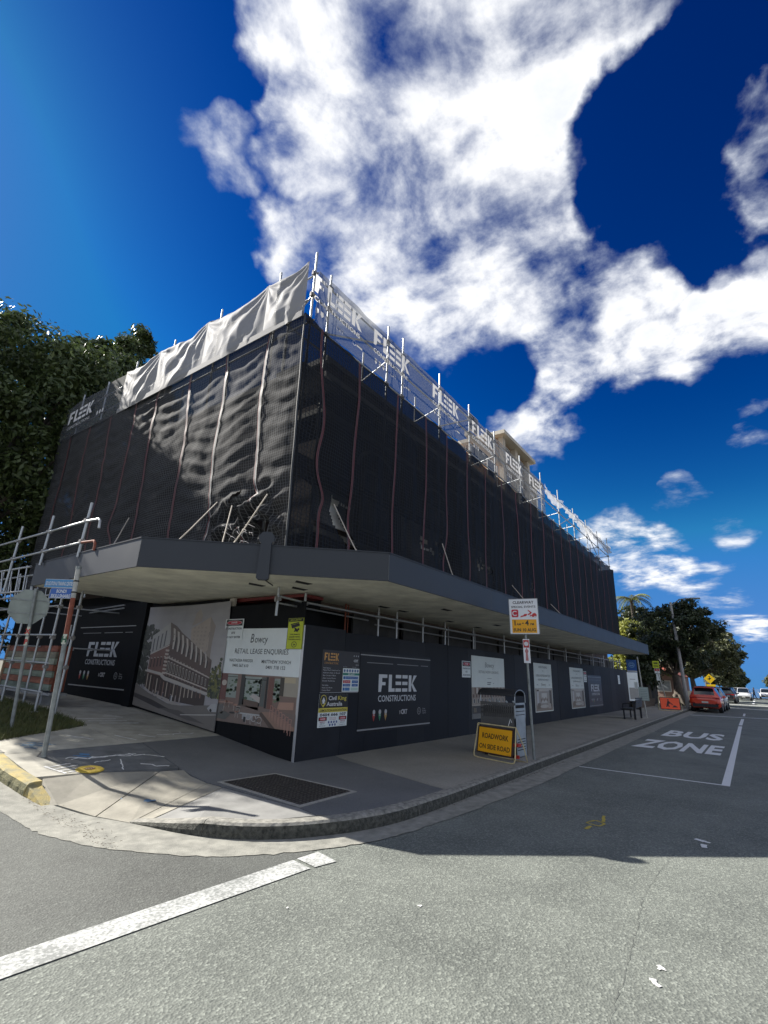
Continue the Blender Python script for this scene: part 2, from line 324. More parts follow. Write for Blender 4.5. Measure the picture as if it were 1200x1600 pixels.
M_earth = mat('earth', (.10, .09, .06), .95, var=.3, scale=.6)
def worn_paint(name, white, under, lo, hi, scale=38):
    m = bpy.data.materials.new(name); m.use_nodes = True; t = m.node_tree; p = t.nodes['Principled BSDF']; L = t.links; p.inputs['Roughness'].default_value = .8
    co = t.nodes.new('ShaderNodeTexCoord'); a = t.nodes.new('ShaderNodeTexNoise'); a.inputs['Scale'].default_value = scale; a.inputs['Detail'].default_value = 6; a.inputs['Roughness'].default_value = .7
    b = t.nodes.new('ShaderNodeTexNoise'); b.inputs['Scale'].default_value = 2.3; b.inputs['Detail'].default_value = 5; L.new(co.outputs['Object'], a.inputs['Vector']); L.new(co.outputs['Object'], b.inputs['Vector'])
    ad = t.nodes.new('ShaderNodeMath'); ad.operation = 'MULTIPLY_ADD'; L.new(b.outputs[0], ad.inputs[0]); ad.inputs[1].default_value = .55; L.new(a.outputs[0], ad.inputs[2])
    mr = t.nodes.new('ShaderNodeMapRange'); L.new(ad.outputs[0], mr.inputs[0]); mr.inputs[1].default_value = lo; mr.inputs[2].default_value = hi
    x = t.nodes.new('ShaderNodeMix'); x.data_type = 'RGBA'; L.new(mr.outputs[0], x.inputs[0]); x.inputs[6].default_value = (*under, 1); x.inputs[7].default_value = (*white, 1); L.new(x.outputs[2], p.inputs['Base Color'])
    bp = t.nodes.new('ShaderNodeBump'); bp.inputs['Strength'].default_value = .4; bp.inputs['Distance'].default_value = .004; L.new(a.outputs[0], bp.inputs['Height']); L.new(bp.outputs[0], p.inputs['Normal']); return m
M_paint = worn_paint('road_paint', (.46, .47, .455), (.20, .21, .20), .66, .86)
M_paint_bus = worn_paint('bus_zone_paint', (.66, .68, .68), (.30, .31, .31), .52, .64, 20)
M_paint_thin = mat('worn_road_paint', (.42, .42, .40), .8, var=.3, scale=22, bump=.2, bscale=130, detail=10)
M_dark = mat('dark_joint', (.02, .02, .02), .9)
flat('ground', [(-3000, -3000), (450, -3000), (450, 3000), (-3000, 3000)], -0.05, M_earth, kind='structure')
sea = MB(); sea.add([(440, -9000, -31.6), (26000, -9000, -31.6), (26000, 9000, -31.6), (440, 9000, -31.6)], [(0, 1, 2, 3)])
sea.build('sea', mat('sea_water', (.015, .06, .12), .18, var=.3, scale=.02, bump=.4, bscale=.4), kind='structure')
flat('road', [(-60, -9.2), (450, -9.2), (450, 4.2), (3.6, 4.2), (3.6, 6), (3.1, 7.5), (3.1, 60), (-9, 60), (-9, 4.5), (-60, 4.5)], 0.0, M_road, kind='structure')
flat('far_footpath', [(-60, -13), (450, -13), (450, -9.2), (-60, -9.2)], 0.13, M_conc, kind='structure', thick=.15)
flat('left_footpath', [(-60, 4.5), (-9, 4.5), (-9, 60), (-60, 60)], 0.13, M_conc, kind='structure', thick=.15)
flat('side_street', [(-9, 3.86), (4.2, 3.78), (4.2, 4.3), (3.5, 6), (3.08, 7.5), (3.08, 60), (-9, 60)], .002, M_side, kind='structure')
# gutter apron strip
G_out = [(2.45, 40), (2.5, 12), (2.6, 8.2), (2.61, 7.11), (2.66, 6.3), (2.74, 5.72), (3.0, 5.05), (3.38, 4.42), (3.95, 3.95), (4.7, 3.58), (5.3, 3.44), (6.31, 3.36), (7.96, 3.26), (11.4, 3.27), (19, 3.36), (50, 3.7), (120, 4.3)]
K_in = [(3.1, 40), (3.05, 12), (3.0, 8.2), (3.05, 7.13), (3.3, 6.3), (3.46, 5.86), (3.62, 5.1), (3.85, 4.62), (4.25, 4.2), (4.95, 3.85), (5.6, 3.7), (6.68, 3.68), (8.0, 3.7), (11.4, 3.76), (19, 3.86), (50, 4.2), (120, 4.8)]
gb = MB()
def resamp(P, n=8):
    o = []
    for i in range(len(P) - 1):
        for k in range(n): t = k / n; o.append((P[i][0] * (1 - t) + P[i + 1][0] * t, P[i][1] * (1 - t) + P[i + 1][1] * t))
    return o + [P[-1]]
def smooth(P, n=8, it=4):
    P = np.array(resamp(P, n)); Q = P.copy()
    for _ in range(it * 3): Q[1:-1] = (Q[:-2] + 2 * Q[1:-1] + Q[2:]) / 4
    return [tuple(p) for p in Q]
go, ki = smooth(G_out), smooth(K_in)
rg = random.Random(3)
vs = []
for a, b in zip(go, ki):
    jx, jy = rg.uniform(-.025, .025), rg.uniform(-.02, .02)
    vs += [(a[0] + jx, a[1] + jy, g(*a) + .007), (a[0] * .5 + b[0] * .5, a[1] * .5 + b[1] * .5, g(*b) + .009), (b[0] + .02, b[1] + .02, g(*b) + .012)]
fs = []
for i in range(len(go) - 1):
    fs += [(3 * i, 3 * i + 3, 3 * i + 4, 3 * i + 1), (3 * i + 1, 3 * i + 4, 3 * i + 5, 3 * i + 2)]
gb.add(vs, fs); gutter = gb.build('gutter', M_gut, kind='structure')
# ---------------------------------------------------------------- kerb: cast pieces with joints
kerb = root('kerb', '', '', (0, 0, 0)); del kerb['label']; del kerb['category']; kerb['kind'] = 'structure'
def kerb_piece(P, name='kerb_stone', m=M_kerb, h0=.15, h1=.15, w=.17, rough=.003, n=24, seed=1):
    """P: polyline of the foot of the face, kerb body to its left side"""
    P = np.array(P); d = np.r_[0, np.cumsum(np.hypot(*(P[1:] - P[:-1]).T))]; T = np.linspace(0, d[-1], n)
    X = np.interp(T, d, P[:, 0]); Y = np.interp(T, d, P[:, 1]); r = random.Random(seed); b = MB(); rings = []
    for i in range(n):
        j0, j1 = max(i - 1, 0), min(i + 1, n - 1); tx, ty = X[j1] - X[j0], Y[j1] - Y[j0]; L = math.hypot(tx, ty); nx, ny = -ty / L, tx / L
        h = h0 + (h1 - h0) * min(1, (T[i] / T[-1])) + 0.0; z = g(X[i], Y[i]); e = r.uniform(-rough, rough); e2 = r.uniform(-rough, rough)
        prof = [(0, -.03), (.0 + e, h * .45), (.018 + e2, h * .85), (.045, h + e * .6), (w * .6, h + .004), (w, h), (w, -.03)]
        rings.append([(X[i] + nx * a, Y[i] + ny * a, z + c) for a, c in prof])
    k = len(prof); v = [p for rr in rings for p in rr]; f = []
    for i in range(n - 1):
        for j in range(k): a = i * k + j; c = i * k + (j + 1) % k; f.append((a, a + k, c + k, c))
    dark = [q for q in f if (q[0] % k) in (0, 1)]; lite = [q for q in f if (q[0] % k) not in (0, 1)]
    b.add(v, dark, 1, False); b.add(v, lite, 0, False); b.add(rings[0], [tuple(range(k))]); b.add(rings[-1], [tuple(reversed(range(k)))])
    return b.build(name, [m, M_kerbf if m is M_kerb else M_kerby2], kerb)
ks = [p for p in ki if p[0] > 3.4 and p[1] < 6]
karr = np.array(ks); kd = np.r_[0, np.cumsum(np.hypot(*(karr[1:] - karr[:-1]).T))]
def seg(a, b, n=14): T = np.linspace(a, b, n); return [(float(np.interp(t, kd, karr[:, 0])), float(np.interp(t, kd, karr[:, 1]))) for t in T]
iJ1 = float(kd[np.argmin(np.hypot(karr[:, 0] - 3.72, karr[:, 1] - 4.95))]); iJ2 = float(kd[np.argmin(np.hypot(karr[:, 0] - 6.0, karr[:, 1] - 3.68))])
kerb_piece(seg(0, iJ1 - .006), h0=.012, h1=.15, w=.2, seed=2)
kerb_piece(seg(iJ1 + .006, iJ2 - .006), seed=4, w=.2, rough=.004, n=60)
t = iJ2 + .006; q = 5
while t < kd[-1] - 1:
    t2 = min(t + (2.4 if t < 25 else 8.0), kd[-1]); kerb_piece(seg(t, t2 - .012), seed=q, n=12, w=.18, rough=.002); t = t2; q += 1
# yellow kerb on the side street, running up from the pram ramp
y = 7.55; i = 0
for (a, b) in [(7.5, 8.9), (8.91, 11.2), (11.21, 13.5), (13.51, 16), (16.01, 19), (19.01, 24), (24.01, 32), (32.01, 40)]:
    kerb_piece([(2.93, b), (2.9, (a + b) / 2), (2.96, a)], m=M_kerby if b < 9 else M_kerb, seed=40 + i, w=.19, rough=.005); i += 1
kw = MB(); kw.add([(2.96, 7.5, .06), (3.13, 7.5, .06), (3.13, 7.5, .21), (2.99, 7.5, .2), (3.02, 7.02, .03), (3.16, 7.0, .03)], [(0, 3, 4), (3, 2, 5, 4), (2, 1, 5), (0, 4, 5, 1), (0, 1, 2, 3)]); kw.build('kerb_stone', M_kerby, kerb)
# ---------------------------------------------------------------- footpath slabs
path = root('footpath', '', ''); del path['label']; del path['category']; path['kind'] = 'structure'
kin = [(p[0] + .15, p[1] + .17) for p in ks]
def koff(x):  # back of the kerb on the main street
    return float(np.interp(x, [p[0] for p in ks], [p[1] for p in ks])) + .165
# bedding seen in the joints
flat('joint_bed', [(3.14, 8.6), (4.95, 8.6), (4.95, 4.4), (5.6, 4.05), (6.5, 3.95), (120, 5.2), (120, 8.9), (7.3, 8.9), (7.3, 40), (4.9, 40), (4.9, 10.3), (3.14, 9.6)], .10, M_dark, path)
flat('joint_bed', [(3.3, 7.8), (3.75, 7.6), (4.9, 7.5), (4.9, 8.59), (3.3, 8.59)], .10, M_dark, path)
flat('paving_slab', [(3.13, 8.86), (4.89, 8.86), (4.89, 10.48), (3.13, 9.66)], .14, M_conc, path, .08)
flat('paving_slab', [(4.905, 8.87), (6.9, 8.87), (6.9, 10.6), (4.905, 10.6)], .14, M_conc, path, .08)
flat('paving_slab', [(4.95, 10.61), (7.4, 10.61), (7.4, 12.5), (4.95, 12.5)], .14, M_conc, path, .08)
flat('paving_slab', [(4.95, 12.51), (7.4, 12.51), (7.4, 14.5), (4.95, 14.5)], .14, M_conc, path, .08)
flat('paving_slab', [(4.95, 14.51), (7.4, 14.51), (7.4, 17), (4.95, 17)], .14, M_conc, path, .08)
flat('paving_slab', [(4.95, 17.01), (7.4, 17.01), (7.4, 40), (4.95, 40)], .14, M_conc, path, .08)
flat('paving_slab', [(3.13, 8.85), (3.13, 7.72), (3.80, 7.64), (3.45, 8.60), (3.6, 8.85)], .14, M_conc, path, .08)
flat('paving_slab', [(3.61, 8.85), (3.462, 8.60), (3.815, 7.645), (4.95, 7.35), (5.16, 8.85)], .14, mat('dark_concrete', (.13, .135, .135), .85, var=.3, scale=4, bump=.2, bscale=90), path, .08)
# asphalt reinstatement round the corner
ktop = [(x, koff(x)) for x in (6.98, 6.4, 5.9, 5.4, 5.0)]
flat('asphalt_patch', [(5.175, 8.85), (4.965, 7.34), (4.9, 6.9), (4.87, 6.45), (4.83, 4.62), (4.75, 4.28)] + ktop[::-1] + [(7.93, 6.9), (7.0, 6.9), (7.0, 8.85)], .14, M_path_new, path, .08)
flat('asphalt_path', [(7.0, koff(7.0)), (7.95, 6.9), (34, 6.9), (34, koff(34)), (26, koff(26)), (19, koff(19)), (14, koff(14)), (11.4, koff(11.4)), (9, koff(9)), (8, koff(8))], .14, M_path_old, path, .08)
flat('asphalt_path', [(34.01, koff(34)), (34.01, 9), (60, 9), (110, 9), (110, koff(110)), (60, koff(60))], .14, M_path_old, path, .08)
flat('paving_slab', [(27.2, 4.5), (28.9, 4.5), (28.9, 4.9), (27.2, 6.7), (26.4, 6.7)], .143, M_conc, path)
# pram ramp
def slab(poly, zs, m=M_conc2): return flat('ramp_slab', poly, 0, m, path, .10, zs=zs)
slab([(3.03, 7.08), (3.16, 7.0), (3.3, 6.35), (4.60, 7.30), (4.4, 7.38), (3.81, 7.62), (3.2, 7.64)], [.035, .05, .02, .20, .215, .235, .235])
slab([(3.31, 6.335), (3.45, 5.87), (4.83, 6.44), (4.87, 6.9), (4.94, 7.2), (4.615, 7.29)], [.02, .016, .14, .16, .195, .20])
slab([(3.455, 5.85), (3.62, 5.72), (4.82, 6.10), (4.83, 6.425)], [.018, .05, .14, .142])
flat('ramp_slab', [(3.64, 5.70), (3.80, 5.12), (4.05, 4.72), (4.35, 4.46), (4.73, 4.27), (4.81, 4.62), (4.82, 6.08)], .138, zs=[.052, .13, .14, .14, .14, .14, .141], m= mat('smooth_concrete', (.21, .21, .20), .85, var=.2, scale=3, bump=.2, bscale=90), parent=path, thick=.08)
# ---------------------------------------------------------------- road markings
mk = root('road_marking', '', ''); del mk['label']; del mk['category']; mk['kind'] = 'structure'
def mark(name, poly, m=None): return flat(name, poly, .0065, m or (M_paint_bus if name in ('bay_line', 'lane_line') else M_paint), mk)
mark('stop_line', [(-4.5, 3.68), (-4.5, 3.95), (1.62, 3.9), (3.90, 3.77), (3.86, 3.51), (1.56, 3.65)])
mark('stop_line', [(3.95, 3.77), (4.22, 3.75), (4.15, 3.45), (3.91, 3.50)])
mark('bay_line', [(11.62, 3.27), (11.69, 3.27), (11.79, .80), (11.70, .80)])
mark('lane_line', [(11.70, .67), (11.70, .80), (29.5, .98), (29.5, .84)]); mark('lane_line', [(30.2, .85), (30.2, .99), (36.3, 1.02), (36.3, .88)])
mark('lane_line', [(40.0, .9), (40.0, 1.02), (44, 1.05), (44, .93)])
mark('hold_line', [(36.3, 3.9), (37.1, 3.9), (40.8, -3.5), (39.9, -3.5)])
for a, b in ((52.9, 54.7), (64.8, 66.6)): mark('crossing_line', [(a, 3.6), (b, 3.6), (b, -3.5), (a, -3.5)])
for a in (72, 84, 96): mark('lane_line', [(a, .55), (a, .75), (a + 5, .75), (a + 5, .55)])
def road_text(txt, x0, x1, yl, yr, bold):
    v, f = text2d(txt, 1.0, bold, 'LEFT'); a = min(p[0] for p in v); b = max(p[0] for p in v); c = min(p[1] for p in v); d = max(p[1] for p in v)
    mb = MB(); mb.add([(x0 + (p[1] - c) / (d - c) * (x1 - x0), yl + (p[0] - a) / (b - a) * (yr - yl), .0065) for p in v], f); o = mb.build('lettering', M_paint_bus, mk); o['label'] = 'white painted word ' + txt + ' on the asphalt'
road_text('ZONE', 16.5, 19.1, 3.17, 1.05, .035); road_text('BUS', 20.8, 23.6, 3.0, 1.22, .03)
def ground_print(name, shapes, label):
    P = Print((0, 0, 0), (1, 0, 0), (0, 1, 0)); bm_v = []
    for x0, y0, x1, y1, w, col in shapes: P.line(x0, y0, x1, y1, w, col, 1)
    P.v = [Vector((p.x, p.y, g(p.x, p.y))) for p in P.v]
    return P
def spray(name, shapes, label, zoff, parent, jitter=.006):
    """thin sprayed strokes laid on the paving"""
    r = random.Random(len(shapes)); P = Print((0, 0, 0), (1, 0, 0), (0, 1, 0), base=0, step=0)
    for x0, y0, x1, y1, w, col in shapes:
        n = max(2, int(math.hypot(x1 - x0, y1 - y0) / .05)); 
        pts = [(x0 + (x1 - x0) * i / n + r.uniform(-jitter, jitter), y0 + (y1 - y0) * i / n + r.uniform(-jitter, jitter), w * r.uniform(.6, 1.2)) for i in range(n + 1)]
        for a, b in zip(pts[:-1], pts[1:]): P.line(a[0], a[1], b[0], b[1], a[2], col, 1)
    P.v = [Vector((p.x, p.y, g(p.x, p.y) + zoff + i * 1e-6)) for i, p in enumerate(P.v)]
    o = P.build(name, parent, PAINTINK); o['label'] = label; return o
YL = (.42, .33, .05); WP = (.72, .72, .70); BP = (.10, .24, .42)
spray('survey_mark', [(7.0, 1.95, 7.18, 1.93, .05, YL), (7.25, 1.85, 7.42, 1.82, .03, YL), (7.42, 1.82, 7.5, 1.95, .03, YL), (7.5, 1.95, 7.3, 2.02, .03, YL), (7.3, 2.02, 7.25, 1.85, .03, YL), (7.5, 1.86, 7.82, 1.92, .04, YL)], 'yellow sprayed survey mark on the shaded asphalt', .005, mk)
spray('survey_mark', [(7.47, .70, 7.53, .86, .07, WP), (7.36, .76, 7.22, .745, .06, WP)], 'small white T shaped mark near the shadow edge', .005, mk)
spray('survey_mark', [(4.18, .775, 4.15, .74, .03, WP), (4.16, .76, 4.13, .78, .02, WP), (3.99, .79, 3.95, .75, .035, WP), (3.95, .78, 3.93, .74, .025, WP), (3.9, 2.37, 3.87, 2.36, .03, WP), (3.2, 3.1, 3.19, 3.12, .02, WP)], 'white paint drips on the sunlit asphalt', .005, mk, .012)
# utility marks on the path
r = random.Random(8); sh = []
def zig(x, y, dx, dy, n, w, col, amp):
    px, py = x, y
    for i in range(n):
        qx, qy = x + dx * (i + 1) / n + r.uniform(-amp, amp), y + dy * (i + 1) / n + r.uniform(-amp, amp); sh.append((px, py, qx, qy, w, col)); px, py = qx, qy
zig(3.75, 8.35, .95, -.15, 9, .034, WP, .07); zig(3.8, 8.28, .9, -.05, 8, .028, WP, .06); zig(4.65, 8.3, .35, -.35, 5, .034, WP, .07); zig(4.0, 8.02, .25, .02, 4, .03, WP, .04)
zig(4.55, 7.72, .35, -.3, 4, .034, WP, .05); zig(4.2, 7.55, .2, .5, 1, .02, WP, .02)
for k in range(4): sh.append((3.36 + .06 * k, 8.02 - .09 * k, 3.72 + .05 * k, 8.12 - .12 * k, .026, WP))
sh.append((3.38, 8.1, 3.5, 7.7, .04, WP))
for k in range(3): sh.append((5.05 + .1 * k, 11.2 - .28 * k, 5.75 + .1 * k, 11.0 - .28 * k, .045, WP))
sh += [(5.75, 11.5, 5.95, 11.1, .03, WP), (5.65, 11.35, 5.95, 11.25, .03, WP), (4.3, 9.75, 4.55, 9.3, .03, WP), (4.2, 9.6, 4.55, 9.5, .025, WP), (5.4, 9.4, 5.55, 9.1, .03, WP), (5.9, 9.7, 6.1, 9.55, .03, WP)]
zig(5.7, 9.3, .7, -.15, 7, .036, WP, .06); zig(5.95, 9.15, .3, .25, 4, .02, WP, .06); sh.append((5.0, 9.5, 5.15, 9.0, .03, WP))
spray('survey_mark', sh, 'white sprayed utility marks scrawled over the corner paving', .1445, path, .008)
sh = []; 
for k in range(16): x, y = 3.42 + r.uniform(0, .3), 9.45 - r.uniform(0, .35); sh.append((x, y, x + r.uniform(.05, .2), y + r.uniform(-.15, .02), .035, (.12, .2, .28)))
for k in range(7): x, y = 3.9 + r.uniform(0, .12), 8.45 + r.uniform(-.1, .1); sh.append((x, y, x + .1, y - .08, .03, BP))
spray('survey_mark', sh, 'faded blue sprayed smudges by the sign pole', .1448, path, .01)
sh = []
for k in range(16): a = r.uniform(0, 1); x, y = 3.72 + .18 * a, 6.72 - .42 * a; sh.append((x, y, x + r.uniform(.03, .1), y + r.uniform(-.08, .02), .04, (.09, .18, .30)))
o = spray('survey_mark', sh, 'blue sprayed arrow on the pram ramp', 0, path, .01)
for v in o.data.vertices:   # lay it on the sloping ramp
    x, y = v.co.x, v.co.y; d = (x - (3.30 + (6.3 - y) * .2)) / 1.5; v.co.z = .026 + max(0, d) * .135 + (y - 6.3) * .06 * max(0, d)
# crack and sealed line in the asphalt
cr = [(3.38, .9), (3.9, .93), (4.5, .97), (5.3, 1.05), (6.0, 1.03), (6.89, .97), (8, .93), (10, .9)]
spray('road_crack', [(a[0], a[1], b[0], b[1], .0028, (.09, .095, .09)) for a, b in zip(cr[:-1], cr[1:])], 'thin crack running along the lane', .004, mk, .012)
# ---------------------------------------------------------------- grass verge
flat('verge_soil', [(3.13, 9.68), (4.88, 10.5), (4.93, 12.4), (4.93, 40), (3.13, 40)], .145, mat('verge_soil_brown', (.07, .06, .03), .95, var=.4, scale=6, bump=.5, bscale=40), kind='structure', thick=.06)
gr = MB(); rr = random.Random(5)
for i in range(26000):
    y = 9.6 + (rr.random() ** 1.7) * 11; x = rr.uniform(3.14, 4.95)
    if y < 9.66 + (x - 3.13) * .47 - rr.uniform(0, .06): continue
    h = rr.uniform(.03, .10) * (1.2 if rr.random() < .2 else 1); a = rr.uniform(0, 2 * PI); w = .006; z = g(x, y) + .14; lx, ly = rr.uniform(-.05, .05), rr.uniform(-.05, .05)
    gr.add([(x - w * math.cos(a), y - w * math.sin(a), z), (x + w * math.cos(a), y + w * math.sin(a), z), (x + lx, y + ly, z + h)], [(0, 1, 2)])
gr.build('grass', mat('grass_green', (.05, .085, .02), .7, col2=(.13, .13, .04), var=.3, scale=3), kind='stuff')
# fallen leaf litter at the kerb
lf = MB()
for i in range(900):
    u_ = rr.random(); x = rr.choice([rr.uniform(3.0, 5.2), rr.uniform(5, 12)]); y = (3.62 + rr.uniform(0, .08) if x > 6 else rr.uniform(5.2, 9.5)); 
    if x < 6: x = 2.95 + (8.5 - y) * -.02 + abs(rr.gauss(0, .12)); z = .02 + g(x, y)
    else: z = .016
    a = rr.uniform(0, 6.3); q_ = rr.uniform(.006, .016); lf.add([(x + q_ * math.cos(a), y + q_ * math.sin(a), z), (x - q_ * .5, y + q_ * .4, z + .004), (x - q_ * math.cos(a), y - q_ * math.sin(a), z)], [(0, 1, 2)])
lf.build('leaf_litter', mat('dry_leaf', (.10, .07, .035), .8, var=.4, scale=30), kind='stuff')
# ---------------------------------------------------------------- service pit and manhole
M_steel = mat('galvanised_steel', (.42, .44, .45), .42, metal=.75, var=.2, scale=14, bump=.08, bscale=60)
M_iron = mat('rusty_iron', (.03, .029, .028), .6, metal=.2, col2=(.06, .05, .042), var=.3, scale=25)
pit = root('service_pit', 'large dark rectangular service pit cover set in the corner asphalt', 'pit cover', (5.42, 5.48, .14))
a0, a1, a2, a3 = (5.02, 6.34), (5.93, 6.27), (5.90, 4.72), (4.90, 4.70)
def lerp(p, q, t): return (p[0] + (q[0] - p[0]) * t, p[1] + (q[1] - p[1]) * t)
def bil(u_, v_): return lerp(lerp(a0, a1, u_), lerp(a3, a2, u_), v_)
fr = MB()
for (u0, u1, v0, v1) in ((-.06, 1.06, -.04, 0), (-.06, 1.06, 1, 1.04), (-.06, 0, 0, 1), (1, 1.06, 0, 1)):
    fr.prism([bil(u0, v0), bil(u1, v0), bil(u1, v1), bil(u0, v1)], .12, .148)
fr.build('frame', mat('pit_frame_concrete', (.30, .29, .26), .85, var=.2, scale=10), pit)
for cu in range(2):
    for cv in range(2):
        u0, u1, v0, v1 = cu * .5 + .008, cu * .5 + .492, cv * .5 + .006, cv * .5 + .494
        cb = MB(); cb.prism([bil(u0, v0), bil(u1, v0), bil(u1, v1), bil(u0, v1)], .138, .1425, 0)
        nu, nv = 7, 12
        for i in range(nu + 1):
            uu = u0 + (u1 - u0) * i / nu; cb.prism([bil(uu - .004, v0), bil(uu + .004, v0), bil(uu + .004, v1), bil(uu - .004, v1)], .142, .150, 1)
        for i in range(nv + 1):
            vv = v0 + (v1 - v0) * i / nv; cb.prism([bil(u0, vv - .0028), bil(u1, vv - .0028), bil(u1, vv + .0028), bil(u0, vv + .0028)], .142, .1495, 1)
        cb.build('cover', [mat('pit_infill', (.07, .065, .058), .9, col2=(.15, .14, .12), var=.4, scale=20, bump=.3), M_iron], pit)
mh = root('manhole_cover', 'round yellow painted manhole cover on the footpath corner', 'manhole cover', (3.82, 7.74, g(3.8, 7.74) + .14))
b = MB(); n = 28; zc = .017
tilt = lambda x, y, z: (x, y, z + y * .12)
b.add([tilt(.185 * math.cos(2 * PI * i / n), .165 * math.sin(2 * PI * i / n), zc * .35) for i in range(n)] + [tilt(.165 * math.cos(2 * PI * i / n), .145 * math.sin(2 * PI * i / n), zc) for i in range(n)], [tuple(range(n, 2 * n))] + [(i, (i + 1) % n, (i + 1) % n + n, i + n) for i in range(n)])
b.build('lid', mat('yellow_lid_paint', (.50, .36, .05), .6, var=.25, scale=18), mh, local=True)
b = MB(); b.add([tilt(.07 * math.cos(2 * PI * i / n), .05 * math.sin(2 * PI * i / n), zc + .004) for i in range(n)], [tuple(range(n))])
for k in range(4): b.add([tilt(x, y, zc + .006) for x, y in ((-.06 + .032 * k, -.02), (-.04 + .032 * k, -.02), (-.04 + .032 * k, .02), (-.06 + .032 * k, .02))], [(0, 1, 2, 3)], 1)
b.build('badge', [mat('brown_badge', (.16, .07, .04), .6), mat('badge_pale', (.45, .36, .2), .6)], mh, local=True)
# ---------------------------------------------------------------- building under renovation
M_brick = mat('painted_brick', (.11, .085, .075), .85, var=.25, scale=5, bump=.4, bscale=14)
M_bblack = mat('black_shopfront_ply', (.005, .006, .008), .7, spec=.2, var=.3, scale=2, rvar=.1)
M_trim = mat('white_render_trim', (.55, .55, .52), .7, var=.1)
bld = root('corner_building', 'two storey corner building wrapped in black netting behind its scaffold', 'building', (7.6, 7.6, 0))
b = MB(); b.box(7.6, 35.4, 7.6, 19.0, 3.0, 9.1); b.build('wall', M_brick, bld)
b = MB(); b.box(7.5, 35.5, 7.5, 19.1, 9.1, 9.25); b.build('roof', mat('roof_sheet', (.2, .2, .2), .6), bld)
b = MB(); b.box(7.75, 36.4, 7.75, 17.0, .0, 3.2); b.box(7.3, 7.75, 7.3, 21.5, 0, 3.6); b.build('shopfront', M_bblack, bld)
b = MB(); b.box(6.95, 7.3, 8.8, 14.0, 3.06, 3.14, 0); b.box(6.95, 7.5, 7.0, 8.8, 3.07, 3.13, 0); b.build('header_beam', mat('red_lintel', (.16, .02, .02), .6), bld)
M_glass = mat('window_glass', (.30, .34, .38), .08, spec=.9)
M_wf = mat('white_window_frame', (.62, .62, .60), .5)
wx = [9.2, 12.4, 16.2, 19.4, 22.6, 25.8, 29.0, 32.2]
for i, x in enumerate(wx):
    for z0 in (5.1,):
        f = MB()
        for (xa, xb, za, zb) in ((x, x + .07, z0, z0 + 1.7), (x + 1.13, x + 1.2, z0, z0 + 1.7), (x, x + 1.2, z0 + 1.63, z0 + 1.7), (x, x + 1.2, z0, z0 + .07), (x + .57, x + .63, z0, z0 + 1.7), (x, x + 1.2, z0 + .8, z0 + .86)): f.box(xa, xb, 7.50, 7.60, za, zb)
        w = f.build('window', M_wf, bld)
        p = MB(); p.box(x + .03, x + 1.17, 7.55, 7.57, z0 + .03, z0 + 1.67); p.build('pane', M_glass, w)
        a = MB(); n = 10
        a.add([(x + .6 + (.75 + .14 * k) * math.cos(PI * j / n), 7.52 - .0, z0 + 1.72 + (.75 + .14 * k) * .7 * math.sin(PI * j / n)) for k in (0, 1) for j in range(n + 1)], [(j, j + 1, j + n + 2, j + n + 1) for j in range(n)])
        a.build('window_arch', M_trim, bld)
for z in (4.6, 7.6, 8.6):
    b = MB(); b.box(7.45, 35.5, 7.44, 7.6, z, z + .14); b.box(7.44, 7.6, 7.6, 19, z, z + .14); b.build('string_course', M_trim, bld)
# ---------------------------------------------------------------- awning
M_fascia = mat('charcoal_fascia', (.024, .029, .037), .5, var=.10, scale=1.5, rvar=.08, bump=.03, bscale=2)
M_soffit = mat('soffit_lining', (.72, .70, .58), .85, var=.24, scale=1.6, bump=.12, bscale=6, stretch=(1, 1, 1))
aw = root('awning', 'cantilevered street awning with charcoal fascia and pale lined soffit wrapping the corner', 'awning', (6.0, 7.2, 3.15))
Z0, Z1 = 3.15, 3.62
oa = [(3.98, 12.15), (3.88, 7.70), (6.57, 4.70), (29.8, 4.35)]
inn = [(9.0, 12.15), (9.0, 8.9), (8.6, 7.9), (29.8, 7.9)]
def aw_poly(): return oa + inn[::-1]
b = MB(); P = [oa[0], oa[1], oa[2], oa[3], (29.8, 7.9), (7.6, 7.9), (7.6, 12.15)]
b.prism([(x * .999 + .006, y * .999 + .006) for x, y in P], Z0 + .02, Z1 - .03); b.build('slab', mat('slab_concrete', (.22, .22, .2), .9, var=.2), aw)
# soffit sheets with shallow joints, cut out over the standards
def strip(name, pts, z0, z1, m): b = MB(); b.prism(pts, z0, z1); return b.build(name, m, aw)
def cut(A, B, t): return (A[0] + (B[0] - A[0]) * t, A[1] + (B[1] - A[1]) * t)
inner_l = [(7.4, 12.1), (7.4, 8.1), (7.75, 7.7), (29.8, 7.7)]
runs = [(oa[0], oa[1], inner_l[0], inner_l[1], 3), (oa[1], oa[2], inner_l[1], inner_l[2], 2), (oa[2], oa[3], inner_l[2], inner_l[3], 12)]
for A, B, Ci, Di, n in runs:
    for k in range(n):
        t0, t1 = k / n + .0008, (k + 1) / n - .0008
        a_, b_, c_, d_ = cut(A, B, t0), cut(A, B, t1), cut(Ci, Di, t1), cut(Ci, Di, t0)
        q = lambda p, o_: (p[0] + (.03 if o_ else 0), p[1] + (.03 if o_ else 0))
        strip('soffit_sheet', [q(a_, 1), q(b_, 1), c_, d_], Z0 + .004, Z0 + .018, M_soffit)
